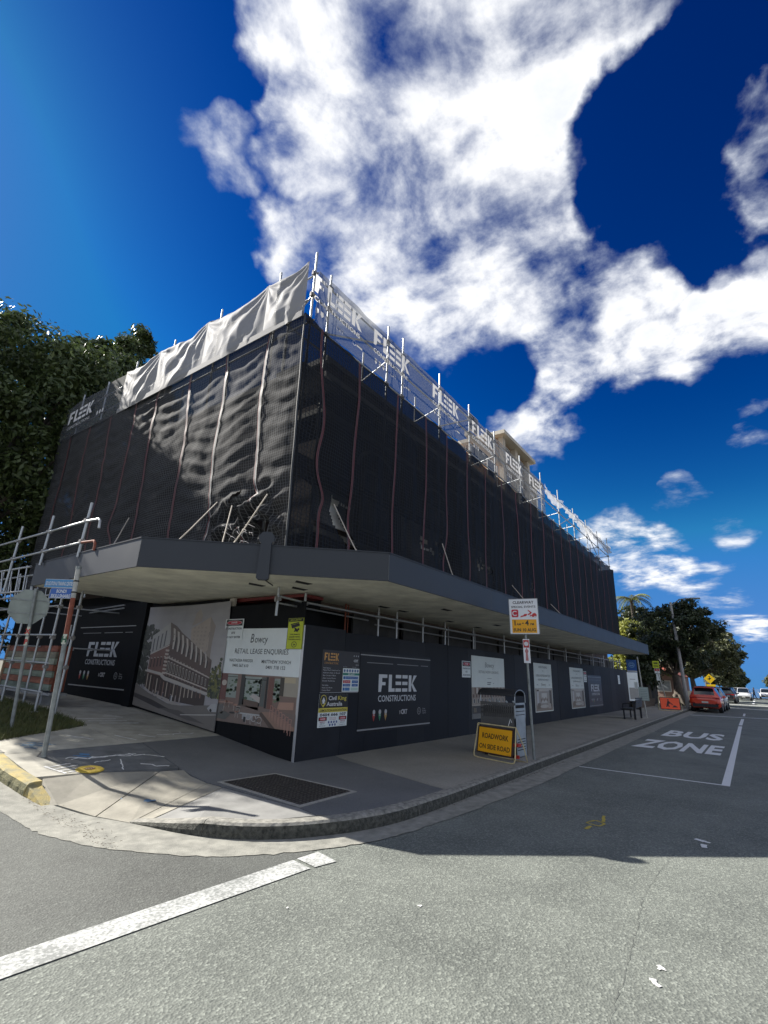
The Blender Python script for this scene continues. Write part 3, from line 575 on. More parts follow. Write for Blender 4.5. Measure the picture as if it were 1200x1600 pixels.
def fascia(A, B, n, cuts=None):
    d = Vector((B[0] - A[0], B[1] - A[1])); L = d.length; d /= L; nn = Vector((-d.y, d.x)) * -1
    if (nn.x * (7 - A[0]) + nn.y * (9 - A[1])) > 0: nn = -nn
    cs = cuts or [L * i / n for i in range(n + 1)]
    for s0, s1 in zip(cs[:-1], cs[1:]):
        a_ = Vector(A) + d * (s0 + .003); b_ = Vector(A) + d * (s1 - .003); i_ = -nn * .03
        mb = MB(); mb.prism([tuple(a_), tuple(b_), tuple(b_ + i_), tuple(a_ + i_)], Z0, Z1); mb.build('fascia_panel', M_fascia, aw)
    cap = MB(); a_ = Vector(A) + nn * .012; b_ = Vector(B) + nn * .012
    cap.prism([tuple(a_), tuple(b_), tuple(b_ - nn * .08), tuple(a_ - nn * .08)], Z1 + .001, Z1 + .018); cap.build('capping', M_fascia, aw)
fascia(oa[0], oa[1], 2); fascia(oa[1], oa[2], 2); fascia(oa[2], oa[3], 0, [0, 4, 8, 12, 15.85, 19.55, 23.23])
fascia((29.8, 4.37), (29.8, 7.9), 1); fascia((3.98, 12.15), (7.6, 12.15), 1)
# dark cut-outs in the soffit round the standards
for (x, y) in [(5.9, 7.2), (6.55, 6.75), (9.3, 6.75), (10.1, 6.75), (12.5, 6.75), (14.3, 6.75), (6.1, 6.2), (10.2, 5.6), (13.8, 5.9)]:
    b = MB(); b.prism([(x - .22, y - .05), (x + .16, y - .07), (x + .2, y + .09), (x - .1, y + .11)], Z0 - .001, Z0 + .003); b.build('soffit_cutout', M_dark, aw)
# capped drain box straddling the chamfer fascia
kb = Vector((5.22, 6.24)); dd = Vector((2.69, -3.0)).normalized(); no = Vector((-3.0, -2.69)).normalized()
b = MB(); c = kb + no * .045
prof = [(-.10, -.08), (-.07, -.105), (.07, -.105), (.10, -.08), (.085, .5), (.12, .53), (.125, .62), (.07, .685), (-.07, .685), (-.125, .62), (-.12, .53), (-.085, .5)]
vs = [(c.x + dd.x * p[0] + no.x * k, c.y + dd.y * p[0] + no.y * k, Z0 + p[1]) for k in (.05, -.05) for p in prof]; n = len(prof)
b.add(vs, [tuple(range(n)), tuple(reversed(range(n, 2 * n)))] + [(i, i + n, (i + 1) % n + n, (i + 1) % n) for i in range(n)]); b.build('rainwater_head', M_fascia, aw)
b = MB(); b.tube([(c.x + .1, c.y + .12, Z0 - .01), (c.x + .35, c.y + .35, Z0 - .02), (c.x + .75, c.y + .6, Z0 - .03)], .012, 6); b.build('cable', M_dark, aw)
# ---------------------------------------------------------------- hoarding
M_ply = mat('charcoal_hoarding_ply', (.011, .013, .018), .62, var=.4, scale=1.3, rvar=.12, spec=.28, bump=.02, bscale=3)
M_ply2 = mat('charcoal_hoarding_ply_lighter', (.014, .016, .021), .6, var=.4, scale=1.7, rvar=.12, spec=.3)
M_edge = mat('ply_edge', (.30, .26, .2), .8)
hd_ = root('hoarding', 'long charcoal plywood hoarding along the main street footpath', 'hoarding', (6.8, 6.76, .14))
xs = [6.8, 8.0, 8.78] + [9.98 + 1.2 * i for i in range(22)] + [36.4]
r = random.Random(4)
for i, (a, b_) in enumerate(zip(xs[:-1], xs[1:])):
    if b_ - a < .1: continue
    top = 2.49 + (0.03 if i < 1 else 0 if i < 2 else r.uniform(-.012, .012)) - (.02 if i == 1 else 0); y = 6.76 + r.uniform(-.003, .003)
    m = MB(); m.box(a + .003, b_ - .003, y, y + .018, .135, top - .004); m.build('hoarding_panel', M_ply if i % 3 else M_ply2, hd_)
b = MB(); b.box(6.785, 6.80, 6.75, 6.80, .135, 2.5); b.build('corner_trim', mat('aluminium_trim', (.5, .5, .5), .4, metal=.8), hd_)
for z in (.5, 1.4, 2.2):
    b = MB(); b.box(6.85, 36.3, 6.79, 6.86, z, z + .045); b.build('rail', M_edge, hd_)
b = MB(); b.box(36.4, 36.42, 6.76, 9.5, .135, 2.47); b.build('end_panel', M_ply, hd_)
hl = root('hoarding', 'black hoarding on the side street under the awning, with the mural and lettered panel', 'hoarding', (6.8, 11.6, .6), group=None)
def lpan(y0, y1, z0, z1, x=6.76, m=M_bblack, name='hoarding_panel'):
    b = MB(); b.box(x, x + .02, y0 + .002, y1 - .002, z0, z1); return b.build(name, m, hl)
lpan(6.79, 7.97, .10, 2.95, 6.80); lpan(7.97, 9.08, .25, 2.95, 6.80)
lpan(9.08, 10.3, .35, 3.12, 6.84); lpan(10.3, 11.5, .45, 3.12, 6.84); lpan(11.5, 12.35, .5, 3.12, 6.84)
for k, (a, b_) in enumerate([(12.75, 13.95), (13.95, 15.15), (15.15, 16.35), (16.35, 17.55), (17.55, 18.75), (18.75, 19.95), (19.95, 21.15)]): lpan(a, b_, .62 + .04 * k, 3.22)
b = MB(); b.box(6.70, 6.86, 12.36, 12.70, .6, 3.2); b.build('post', M_bblack, hl)
b = MB(); b.box(6.735, 6.76, 12.70, 12.75, .62, 3.22); b.build('edge_strip', mat('grey_edge_strip', (.16, .17, .19), .5), hl)
b = MB(); b.box(6.82, 6.88, 9.0, 9.16, 2.86, 3.13); b.build('timber_packer', mat('pale_packer', (.5, .47, .42), .7), hl)
# ---------------------------------------------------------------- printed things on the hoarding
def sign_root(name, label, cat, loc, group=None): return root(name, label, cat, loc, 0, group)
def board(parent, O, u, w, W, H, t=.004, m=None, name='board', r_=0):
    O, u, w = Vector(O), Vector(u).normalized(), Vector(w).normalized(); n = u.cross(w); b = MB()
    c = O + u * W / 2 + w * H / 2 - n * t / 2; b.obox(c, u * W / 2, w * H / 2, n * t / 2); return b.build(name, m or mat('sign_sheet', (.6, .6, .6), .4), parent)
M_sheetdark = mat('dark_vinyl', (.012, .013, .016), .5, spec=.3, var=.1)
M_sheetwhite = mat('white_vinyl', (.72, .77, .76), .45, var=.05)
def grey(k): return (k, k * 1.01, k * 1.03)
def fleek_banner(O, u, w, W, H, label, col=(.60, .62, .64), small=False, lx=.5, lw=.53, ly=.5, parent=None, tilt_lines=True):
    P = Print(O, u, w)
    P.rect(.0, H * .965, W, .022, grey(.30)); P.rect(0, H * .03, W, .03, grey(.30))
    for a, b_ in ((.08, .42), (.48, .8), (.84, .96)): P.rect(W * a, H * .87, W * (b_ - a), .016, grey(.2))
    x = W * (lx - lw / 2); P.fleek(x, H * ly, W * lw, H * .23, col); P.text('CONSTRUCTIONS', W * lx, H * (ly - .125), H * .115, col, bold=.012, width=W * lw)
    for k, c in enumerate(((.4, .05, .04), (.05, .25, .13), (.42, .26, .08))):
        xx = W * (.19 + .075 * k); sc_ = H * .06
        P.poly([(xx - sc_ * .45, H * .26), (xx + sc_ * .45, H * .26), (xx + sc_ * .45, H * .19), (xx, H * .13), (xx - sc_ * .45, H * .19)], c if not small else grey(.35), 2)
        P.circ(xx, H * .245, sc_ * .5, grey(.45), 3); P.rect(xx - sc_ * .3, H * .2, sc_ * .6, sc_ * .15, grey(.5), 4)
    P.text('CRT', W * .595, H * .2, H * .085, grey(.55), bold=.03); P.circ(W * .535, H * .213, H * .009, grey(.55), 2); P.rect(W * .531, H * .2, W * .008, H * .05, grey(.55), 2)
    P.ring(W * .82, H * .225, H * .05, H * .008, grey(.35), 2); P.text('G', W * .82, H * .205, H * .06, grey(.35))
    for k, t_ in enumerate(('Green', 'Building', 'Council')): P.text(t_, W * .875, H * (.245 - .03 * k), H * .032, grey(.35), align='LEFT')
    P.build('lettering', parent)
t = sign_root('banner', 'wide dark FLEEK CONSTRUCTIONS banner on the main street hoarding, left of the bin', 'banner', (8.5, 6.75, .5))
board(t, (8.52, 6.752, .50), (1, 0, 0), (0, 0, 1), 2.9, 1.62, m=M_sheetdark, name='sheet'); fleek_banner((8.52, 6.752, .50), (1, 0, 0), (0, 0, 1), 2.9, 1.60, '', parent=t)
t = sign_root('banner', 'dark FLEEK CONSTRUCTIONS print on the side street hoarding, behind the street sign pole', 'banner', (6.75, 15.8, .9))
board(t, (6.752, 15.9, .98), (0, -1, 0), (0, 0, 1), 3.12, 1.68, m=M_bblack, name='sheet'); fleek_banner((6.752, 15.9, .98), (0, -1, 0), (0, 0, 1), 3.12, 1.68, '', parent=t, col=(.42, .44, .46))
t = sign_root('banner', 'small dark FLEEK panel near the far end of the hoarding', 'banner', (26.6, 6.75, .5))
board(t, (26.65, 6.752, .50), (1, 0, 0), (0, 0, 1), 2.7, 1.5, m=mat('dark_vinyl_grey', (.03, .033, .04), .42), name='sheet'); fleek_banner((26.65, 6.752, .50), (1, 0, 0), (0, 0, 1), 2.7, 1.45, '', parent=t, lw=.6)
# contact notice
t = sign_root('notice_board', 'charcoal contractor notice with gold FLEEK heading beside the hoarding corner', 'notice', (7.33, 6.75, 1.3))
O = (7.33, 6.752, 1.29); board(t, O, (1, 0, 0), (0, 0, 1), 1.16, .80, m=mat('notice_vinyl', (.024, .022, .024), .45), name='sheet')
P = Print(O, (1, 0, 0), (0, 0, 1)); GOLD = (.62, .33, .10)
P.fleek(.06, .60, .42, .145, GOLD); P.text('CONSTRUCTIONS', .27, .535, .055, GOLD, width=.42)
rows = [(.45, .22, 'Head Contractor'), (.41, .5, 'Name Fleek Constructions'), (.36, .5, 'Address Suite 2, Bondi'), (.31, .38, 'Site Contact Office'), (.26, .38, 'After Hours Phone'), (.21, .36, 'Email Address'), (.13, .18, 'PCA Certifier'), (.085, .3, 'Name and Phone'), (.04, .24, 'Contact Email')]
for y, w_, tx in rows: P.text(tx, .045, y, .034, grey(.5), align='LEFT', width=w_, bold=.01)
P.rect(.0, .0, 1.16, .012, grey(.3)); P.text('CRT', 1.04, .60, .07, grey(.6), bold=.03); P.circ(.975, .62, .012, grey(.6), 2)
for k in range(3): P.circ(.97 + .07 * k, .72, .016, grey(.4), 2)
P.text('GBCA', 1.08, .53, .04, grey(.4)); P.text('Site Safety', .70, .49, .03, grey(.4)); P.text('Information', 1.0, .49, .03, grey(.4)); P.build('lettering', t)
t = sign_root('safety_sign', 'small white and blue SITE SAFETY rules sheet stuck on the contractor notice', 'sign', (8.0, 6.745, 1.3))
O = (7.96, 6.742, 1.31); board(t, O, (1, 0, 0), (0, 0, 1), .53, .45, m=M_sheetwhite, name='sheet'); P = Print(O, (1, 0, 0), (0, 0, 1)); BL = (.03, .13, .38)
for k in range(6): P.circ(.05 + .085 * k, .405, .028, (.08, .16, .35), 1); P.rect(.04 + .085 * k, .375, .02, .03, (.08, .16, .35), 1)
P.rect(0, .315, .53, .045, (.03, .22, .16)); P.text('SITE SAFETY', .27, .322, .04, grey(.75), bold=.02)
P.rect(.02, .24, .07, .055, BL); P.rect(.1, .24, .40, .055, BL); P.rect(.02, .165, .05, .055, (.5, .04, .05)); P.rect(.08, .165, .17, .055, (.5, .04, .06)); P.rect(.30, .165, .2, .055, BL)
P.rect(.02, .10, .06, .05, BL); P.rect(.09, .10, .16, .05, BL); P.rect(.3, .10, .2, .05, BL); P.rect(.02, .02, .06, .06, BL); P.rect(.09, .02, .15, .06, (.07, .2, .45)); P.rect(.27, .02, .24, .06, (.45, .6, .55))
P.text('ALL VISITORS REPORT TO OFFICE', .3, .258, .022, grey(.7), width=.38, L=3); P.text('NO ENTRY', .165, .183, .026, grey(.75), L=3); P.text('HARD HATS', .4, .183, .024, grey(.7), L=3); P.text('SAFETY BOOTS', .17, .117, .02, grey(.7), L=3); P.text('HIGH VIS', .4, .117, .022, grey(.7), L=3)
P.build('lettering', t)
t = sign_root('demolition_sign', 'white, black and yellow demolition contractor sign below the gold headed notice', 'sign', (7.33, 6.75, .7))
O = (7.33, 6.752, .68); board(t, O, (1, 0, 0), (0, 0, 1), .85, .59, m=M_sheetwhite, name='sheet'); P = Print(O, (1, 0, 0), (0, 0, 1)); YE = (.65, .55, .08)
P.rect(0, .34, .85, .25, (.02, .02, .02)); P.rect(0, .26, .85, .08, YE); P.text('DEMOLITION & EXCAVATION', .425, .275, .06, (.02, .02, .02), bold=.02, width=.78)
P.text('Civil', .26, .48, .105, grey(.7), bold=.02, align='LEFT', width=.23); P.text('King', .53, .48, .105, YE, bold=.02, align='LEFT', width=.26); P.text('Australia', .22, .375, .105, grey(.7), bold=.02, align='LEFT', width=.46)
P.poly([(.03, .5), (.06, .56), (.12, .58), (.18, .56), (.21, .5), (.19, .42), (.12, .35), (.05, .42)], YE, 2); P.poly([(.045, .5), (.07, .55), (.12, .565), (.17, .55), (.195, .5), (.18, .43), (.12, .37), (.06, .43)], (.02, .02, .02), 3)
P.poly([(.07, .46), (.12, .54), (.17, .46), (.15, .46), (.15, .42), (.09, .42), (.09, .46)], grey(.7), 4); P.poly([(.1, .38), (.17, .44), (.14, .37)], YE, 4)
P.text('0404 666 107', .425, .195, .07, (.03, .03, .05), bold=.03, width=.76)
for x in (.02, .60): P.rect(x, .115, .23, .065, (.03, .02, .02)); P.circ(x + .115, .147, .10, (.55, .04, .05), 3, ry=.026); P.text('DANGER', x + .115, .135, .034, grey(.75), L=4, bold=.02); P.text('DEMOLITION', x + .115, .085, .026, (.4, .05, .08), bold=.02); P.text('KEEP OUT', x + .115, .055, .028, (.03, .03, .03)); P.text('AUTHORISED ONLY', x + .115, .02, .02, (.03, .03, .03), bold=.01)
P.text('ALL PERSONS ENTERING', .425, .155, .018, (.4, .05, .1)); P.text('MUST WEAR PPE', .425, .125, .026, (.4, .05, .1))
for k in range(4): P.circ(.31 + .075 * k, .085, .022, (.06, .1, .28), 2)
for k in range(3): P.circ(.345 + .075 * k, .035, .022, (.06, .1, .28), 2)
P.build('lettering', t)
def danger_sign(O, u, w, W, H, parent, lines=('CONSTRUCTION', 'SITE', 'DO NOT ENTER')):
    board(parent, O, u, w, W, H, t=.006, m=M_sheetwhite, name='sheet'); P = Print(O, u, w)
    P.rect(W * .05, H * .68, W * .9, H * .28, (.02, .02, .02)); P.circ(W * .5, H * .82, W * .42, grey(.65), 2, ry=H * .105); P.circ(W * .5, H * .82, W * .40, (.5, .03, .05), 3, ry=H * .092); P.text('DANGER', W * .5, H * .79, H * .11, grey(.7), L=4, bold=.03)
    for k, t_ in enumerate(lines): P.text(t_, W * .5, H * (.5 - .2 * k), H * .13, (.05, .06, .08), bold=.02, width=W * (.86 if k == 0 else .2 if k == 1 else .8))
    P.build('lettering', parent)
t = sign_root('danger_sign', 'white and red DANGER construction site sign between the mural and the retail lease poster', 'sign', (6.7, 8.7, 2.1))
danger_sign((6.775, 9.14, 2.23), (0, -1, 0), (0, 0, 1), .60, .44, t)
t = sign_root('danger_sign', 'white and red DANGER sign left of the first cream poster on the main street hoarding', 'sign', (13.2, 6.75, 1.7))
danger_sign((13.2, 6.752, 1.67), (1, 0, 0), (0, 0, 1), .54, .45, t)
t = sign_root('danger_sign', 'tiny DANGER sign beside the far FLEEK panel and third cream poster', 'sign', (25.97, 6.75, 1.7))
danger_sign((25.97, 6.752, 1.66), (1, 0, 0), (0, 0, 1), .52, .5, t)
t = sign_root('notice_sheet', 'plain white notice sheet alone near the far end of the hoarding', 'notice', (33.6, 6.75, 1.6))
board(t, (33.6, 6.752, 1.62), (1, 0, 0), (0, 0, 1), .5, .5, m=M_sheetwhite, name='sheet'); P = Print((33.6, 6.752, 1.62), (1, 0, 0), (0, 0, 1))
for k in range(4): P.rect(.06, .1 + .09 * k, .36, .02, grey(.3))
P.build('printed_lines', t)
# interior view used on the lease posters
def cafe(P, x0, y0, W, H, seed=0, pale=False):
    r = random.Random(seed); X = lambda a: x0 + a * W; Y = lambda b: y0 + b * H; k = 1.4 if pale else 1.0
    c = lambda *q: tuple(min(.7, v * k) for v in q)
    P.rect(x0, y0, W, H, c(.22, .15, .12), 1); R = lambda a, b, w_, h_, col, L=2: P.rect(X(a), Y(b), w_ * W, h_ * H, col, L)
    R(.10, .50, .14, .48, c(.30, .34, .30)); R(.34, .38, .22, .58, c(.33, .38, .34)); R(.72, .55, .07, .4, c(.28, .32, .28))
    for i in range(90):   # garden beyond the glass
        a = r.choice([r.uniform(.10, .24), r.uniform(.33, .57), r.uniform(.33, .57), r.uniform(.72, .79)]); b = r.uniform(.5, .9); q = r.uniform(.008, .03)
        col = r.choice([c(.07, .11, .06), c(.12, .18, .10), c(.20, .26, .18), c(.04, .06, .04)]); P.poly([(X(a + q * math.cos(j * 1.3 + i)), Y(b + q * 1.3 * math.sin(j * 1.3 + i))) for j in range(5)], col, 3)
    R(.0, .45, .10, .55, c(.16, .07, .06), 4); R(.24, .3, .05, .7, c(.24, .16, .13), 4); R(.29, .3, .05, .7, c(.05, .05, .045), 4); R(.62, .35, .025, .62, c(.03, .03, .03), 4); R(.655, .35, .06, .62, c(.19, .09, .07), 4); R(.565, .38, .05, .58, c(.12, .13, .12), 4)
    R(.10, .93, .14, .012, c(.03, .03, .03), 5); R(.34, .9, .28, .014, c(.02, .02, .02), 5); R(.34, .38, .012, .55, c(.02, .02, .02), 5); R(.545, .38, .014, .55, c(.02, .02, .02), 5)
    R(.80, .62, .20, .38, c(.38, .34, .27), 4); R(.84, .88, .13, .1, c(.5, .42, .28), 5); R(.79, .62, .05, .36, c(.07, .06, .045), 5); P.circ(X(.06), Y(.80), W * .035, c(.5, .44, .38), 6, ry=H * .06)
    P.poly([(X(.34), Y(.36)), (X(.55), Y(.30)), (X(.55), Y(.46)), (X(.34), Y(.5))], c(.13, .09, .07), 5); P.poly([(X(.43), Y(.56)), (X(.56), Y(.44)), (X(.56), Y(.56)), (X(.47), Y(.62))], c(.5, .46, .42), 6)
    P.poly([(X(0), Y(0)), (X(1), Y(0)), (X(1), Y(.30)), (X(.6), Y(.36)), (X(.3), Y(.36)), (X(0), Y(.3))], c(.20, .15, .125), 5)
    P.poly([(X(.60), Y(.28)), (X(.72), Y(.30)), (X(1), Y(.06)), (X(1), Y(0)), (X(.78), Y(0))], c(.30, .19, .14), 6); P.poly([(X(.60), Y(.28)), (X(.78), Y(0)), (X(.71), Y(0)), (X(.57), Y(.24))], c(.10, .07, .055), 6)
    P.poly([(X(.78), Y(.36)), (X(.97), Y(.38)), (X(.97), Y(.52)), (X(.8), Y(.5))], c(.42, .25, .18), 6)
    for i in range(7):  # stools
        a = .70 + i * .038; b = .33 - i * .035; h = .14 + i * .012
        for da in (0, .028): P.line(X(a + da), Y(b - h), X(a + da + .004), Y(b + .09), W * .006, c(.45, .25, .2), 7)
        P.line(X(a), Y(b + .09), X(a + .03), Y(b + .085), W * .006, c(.45, .25, .2), 7); P.line(X(a), Y(b), X(a + .03), Y(b - .005), W * .006, c(.45, .25, .2), 7)
    R(.0, .38, .22, .03, c(.36, .22, .17), 6)
    for i in range(9): a = r.uniform(.02, .3); b = r.uniform(.2, .4); R(a, b, .05, .035, r.choice([c(.36, .2, .15), c(.15, .12, .1), c(.42, .38, .34)]), 7); R(a + .005, b - .1, .006, .1, c(.4, .36, .32), 7); R(a + .04, b - .1, .006, .1, c(.4, .36, .32), 7)
    P.poly([(X(.0), Y(.05)), (X(.14), Y(.05)), (X(.2), Y(.16)), (X(.12), Y(.22)), (X(.0), Y(.14))], c(.12, .12, .105), 8); R(.0, .16, .09, .19, c(.15, .14, .13), 8); P.circ(X(.22), Y(.2), W * .04, c(.04, .04, .04), 9, ry=H * .02)
    R(.30, .2, .28, .025, c(.45, .46, .45), 7); R(.36, .1, .14, .1, c(.35, .35, .35), 7); R(.38, .05, .03, .1, c(.03, .03, .03), 8)
    for i in range(3): a = .44 + .07 * i; P.ring(X(a), Y(.16 - .02 * i), W * .035, W * .008, c(.5, .47, .44), 8, n=10); R(a - .03, .02, .005, .12, c(.45, .42, .4), 8); R(a + .025, .02, .005, .12, c(.45, .42, .4), 8)
t = sign_root('lease_poster', 'large white RETAIL LEASE ENQUIRIES poster with a cafe picture at the hoarding corner', 'poster', (6.75, 7.9, 1.5))
W_, H_ = 2.27, 2.02; O = Vector((6.79, 9.06, .56)); u = Vector((0, -1, 0)); w = Vector((0, 0, 1))
# the poster follows the sloping path, so its lower edge and head are raked with it
b = MB()
def pq(x, y): return O + u * x + w * (y)
def rake(a): return .62 - .185 * a / W_ * 1.0
top = lambda a: 2.47 - .02 * a / W_; bot = lambda a: .65
wb = [(0, bot(0) + .0), (W_, bot(W_)), (W_, top(W_)), (0, top(0))]
b.add([(6.788, 9.06 - a, z) for a, z in wb] + [(6.80, 9.06 - a, z) for a, z in wb], [(0, 1, 2, 3), (0, 4, 5, 1), (1, 5, 6, 2), (2, 6, 7, 3), (3, 7, 4, 0)]); b.build('sheet', M_sheetwhite, t)
P = Print((6.788, 9.06, 0), u, w); Hh = top(0) - bot(0)
P2 = Print((0, 0, 0), (1, 0, 0), (0, 1, 0), base=0, step=1)
cafe(P2, 0, 0, 1, .505, 1)
INKD = (.05, .06, .065)
def T(txt, x, y, sz, wd_=None, bold=0.0, col=INKD, shear=0.0): P2.text(txt, x, y, sz, col, bold=bold, width=wd_, shear=shear)
P2.text('B', .37, .845, .14, INKD, width=.045, shear=.15); P2.text('owcy', .49, .845, .115, INKD, width=.17, shear=.1)
T('RETAIL LEASE ENQUIRIES', .50, .725, .078, .70); T('NASTASSIA PARODI', .25, .635, .045, .32, .005); T('0402 567 610', .25, .58, .045, .22, .005); T('MATTHEW YOVICH', .71, .63, .05, .36, .005); T('0401 718 152', .71, .572, .05, .24, .005)
for f, c in zip(P2.f, P2.c):
    vs = []
    for i in f:
        p = P2.v[i]; a = p.x * W_; vs.append((a, bot(a) + (top(a) - bot(a)) * p.y)); L = p.z
    P.add(vs, [tuple(range(len(vs)))], c, L)
P.build('printed_picture', t)
def cream_poster(x, W, z0, z1, label, seed, kind):
    t = sign_root('lease_poster', label, 'poster', (x, 6.75, z0), group='cream lease posters on the main street hoarding')
    O = (x, 6.752, z0); H = z1 - z0; board(t, O, (1, 0, 0), (0, 0, 1), W, H, m=mat('cream_vinyl', (.64, .69, .65), .45, var=.05), name='sheet'); P = Print(O, (1, 0, 0), (0, 0, 1)); G = (.2, .22, .22)
    if kind == 0:
        P.text('Bowcy', W * .52, H * .82, .22, G, width=W * .28, shear=.1); P.text('RETAIL NOW LEASING', W * .5, H * .72, .12, (.28, .3, .3), width=W * .6); P.rect(W * .44, H * .635, W * .14, .012, G); P.rect(W * .44, H * .56, W * .12, .03, G); P.rect(W * .44, H * .53, W * .1, .03, G); P.rect(W * .62, H * .55, W * .03, .02, G)
        # street facade picture
        P.rect(0, 0, W, H * .49, (.30, .25, .20)); r = random.Random(2)
        P.rect(0, 0, W, H * .08, (.16, .16, .15), 2); P.rect(0, H * .08, W, H * .12, (.05, .045, .04), 2); P.rect(0, H * .2, W, H * .02, (.4, .36, .3), 2)
        for k in range(9): P.rect(W * (.03 + .108 * k), H * .24, W * .06, H * .07, (.42, .4, .36), 3); P.rect(W * (.045 + .108 * k), H * .245, W * .03, H * .06, (.05, .05, .05), 4)
        for k in range(12): P.rect(W * (.02 + .082 * k), H * .33, W * .045, H * .05, (.12, .07, .05), 3)
        for k in range(8): P.rect(W * (.12 + .11 * k), H * .4, W * .05, H * .08, (.55, .5, .44), 3); P.rect(W * (.07 + .11 * k), H * .38, W * .04, H * .11, (.18, .12, .08), 3)
        for k in range(10): P.rect(W * r.uniform(0, .9), H * .1, W * .04, H * .07, (.2, .17, .12), 3)
    else:
        P.text('A NEW STANDARD', W * .5, H * .9, .12, G, width=W * .5); P.text('OF', W * .5, H * .82, .1, G); P.text('LIVING IN BONDI JUNCTION', W * .5, H * .72, .13, G, width=W * .8); P.text('REGISTER YOUR INTEREST', W * .5, H * .64, .09, G, width=W * .6); P.text('Bowcy', W * .5, H * .53, .16, (.3, .32, .32), width=W * .25); P.rect(W * .12, H * .545, W * .08, .02, G); P.rect(W * .8, H * .545, W * .08, .02, G)
        c0 = (.36, .33, .29); P.rect(W * .02, H * .02, W * .96, H * .46, c0); P.rect(W * .05, H * .02, W * .9, H * .13, (.27, .22, .17), 2); P.rect(W * .08, H * .42, W * .84, H * .05, (.5, .48, .44), 2)
        P.rect(W * .1, H * .12, W * .1, H * .33, (.5, .5, .5), 2); P.rect(W * .8, H * .1, W * .12, H * .34, (.12, .10, .08), 2); P.rect(W * .35, H * .18, W * .3, H * .2, (.55, .54, .5), 2)
        for k in range(5): P.circ(W * (.33 + .08 * k), H * (.24 + .02 * (k % 2)), W * .03, (.2, .14, .1), 3)
        P.circ(W * .5, H * .11, W * .25, (.5, .47, .42), 3, ry=H * .035); P.rect(W * .12, H * .06, W * .16, H * .12, (.2, .16, .12), 3); P.rect(W * .7, H * .06, W * .16, H * .1, (.45, .4, .35), 3)
    P.build('printed_picture', t)
cream_poster(13.8, 2.43, .54, 2.30, 'cream lease poster with a street facade picture, behind the litter bin', 1, 0)
cream_poster(19.05, 2.06, .53, 2.29, 'cream poster with a dining room picture, just right of the clearway sign pole', 2, 1)
cream_poster(23.67, 2.22, .52, 2.27, 'cream poster with an interior picture, left of the small far FLEEK panel', 3, 1)
t = sign_root('lease_poster', 'narrow white poster on the very end of the hoarding beside the bus stop', 'poster', (36.45, 6.6, .6))
board(t, (36.43, 6.755, .62), (.85, -.5, 0), (0, 0, 1), .95, 1.75, m=M_sheetwhite, name='sheet'); P = Print((36.43, 6.755, .62), (.85, -.5, 0), (0, 0, 1)); P.rect(.08, .1, .8, .7, (.3, .3, .28)); P.rect(.2, 1.3, .5, .04, grey(.3)); P.build('printed_picture', t)
# security sign
t = sign_root('security_sign', 'fluorescent yellow SECURITY camera sign on the corner above the lease poster', 'sign', (6.76, 6.9, 2.2))
O = Vector((6.775, 7.20, 2.06)); board(t, O, (0, -1, 0), (0, 0, 1), .42, .58, t=.006, m=mat('fluoro_yellow', (.50, .56, .02), .5), name='sheet'); P = Print(O, (0, -1, 0), (0, 0, 1)); K = (.015, .015, .015)
P.rect(.015, .66, .39, .075, K); P.text('SECURITY', .21, .68, .05, (.5, .56, .02), bold=.02, width=.3, L=3)
P.poly([(.09, .57), (.30, .62), (.33, .56), (.12, .49)], K); P.poly([(.07, .60), (.29, .645), (.30, .625), (.08, .575)], K); P.poly([(.18, .52), (.2, .44), (.27, .40), (.29, .44), (.23, .5)], K); P.circ(.29, .47, .03, K); P.circ(.20, .43, .02, K)
for k, t_ in enumerate(('THIS AREA IS', 'UNDER VIDEO', 'SURVEILLANCE')): P.text(t_, .21, .335 - .06 * k, .042, K, bold=.02, width=.26 + .03 * k)
P.ring(.21, .11, .07, .012, K); P.text('24', .21, .085, .06, K, bold=.03)
for a, b_, c_, d_ in ((.0, .0, .42, .008), (0, .742, .42, .008), (0, 0, .008, .75), (.412, 0, .008, .75)): P.rect(a, b_, c_, d_, K, 1)
P.v = [Vector((p.x, p.y, O.z + (p.z - O.z) * .58 / .75)) for p in P.v]
P.build('lettering', t)
# mural banner: a plain architectural view on draped cloth
t = sign_root('mural_banner', 'tall printed cloth showing a brick corner building, hung on the side street hoarding', 'banner', (6.7, 10.7, .6))
W_ = 3.27; u = Vector((0, -1, 0))
P2 = Print((0, 0, 0), (1, 0, 0), (0, 1, 0), base=0, step=1); r = random.Random(12)
SKY = (.34, .33, .34); P2.rect(0, 0, 1, 1, SKY, 0)
for k in range(8): P2.rect(0, .42 + .07 * k, 1, .07, (.42 - .014 * k, .40 - .012 * k, .40 - .010 * k), 1)
# far tower, pale
P2.poly([(.62, .45), (.60, .78), (.80, .88), (.82, .60)], (.40, .34, .29), 2); P2.poly([(.80, .88), (.86, .80), (.85, .5), (.80, .5)], (.30, .26, .23), 2); P2.poly([(.60, .8), (.62, .92), (.66, .96), (.7, .9), (.7, .84)], (.36, .32, .29), 2)
for i in range(9):
    for j in range(4): P2.rect(.63 + .04 * j, .50 + .035 * i, .02, .016, (.33, .29, .26), 3)
# trees left
for i in range(260):
    a = r.gauss(.05, .06); b_ = r.uniform(.22, .80) if a < .12 else r.uniform(.5, .75); q = r.uniform(.012, .03)
    if a < -.02 or a > .2: continue
    P2.poly([(max(0, a + q * math.cos(j * 1.25 + i)), b_ + q * math.sin(j * 1.25 + i)) for j in range(5)], r.choice([(.03, .035, .03), (.05, .055, .045), (.08, .085, .07)]), 3)
for k in range(4): P2.line(.03 + .025 * k, .18, .035 + .025 * k, .45, .006, (.03, .028, .025), 4)
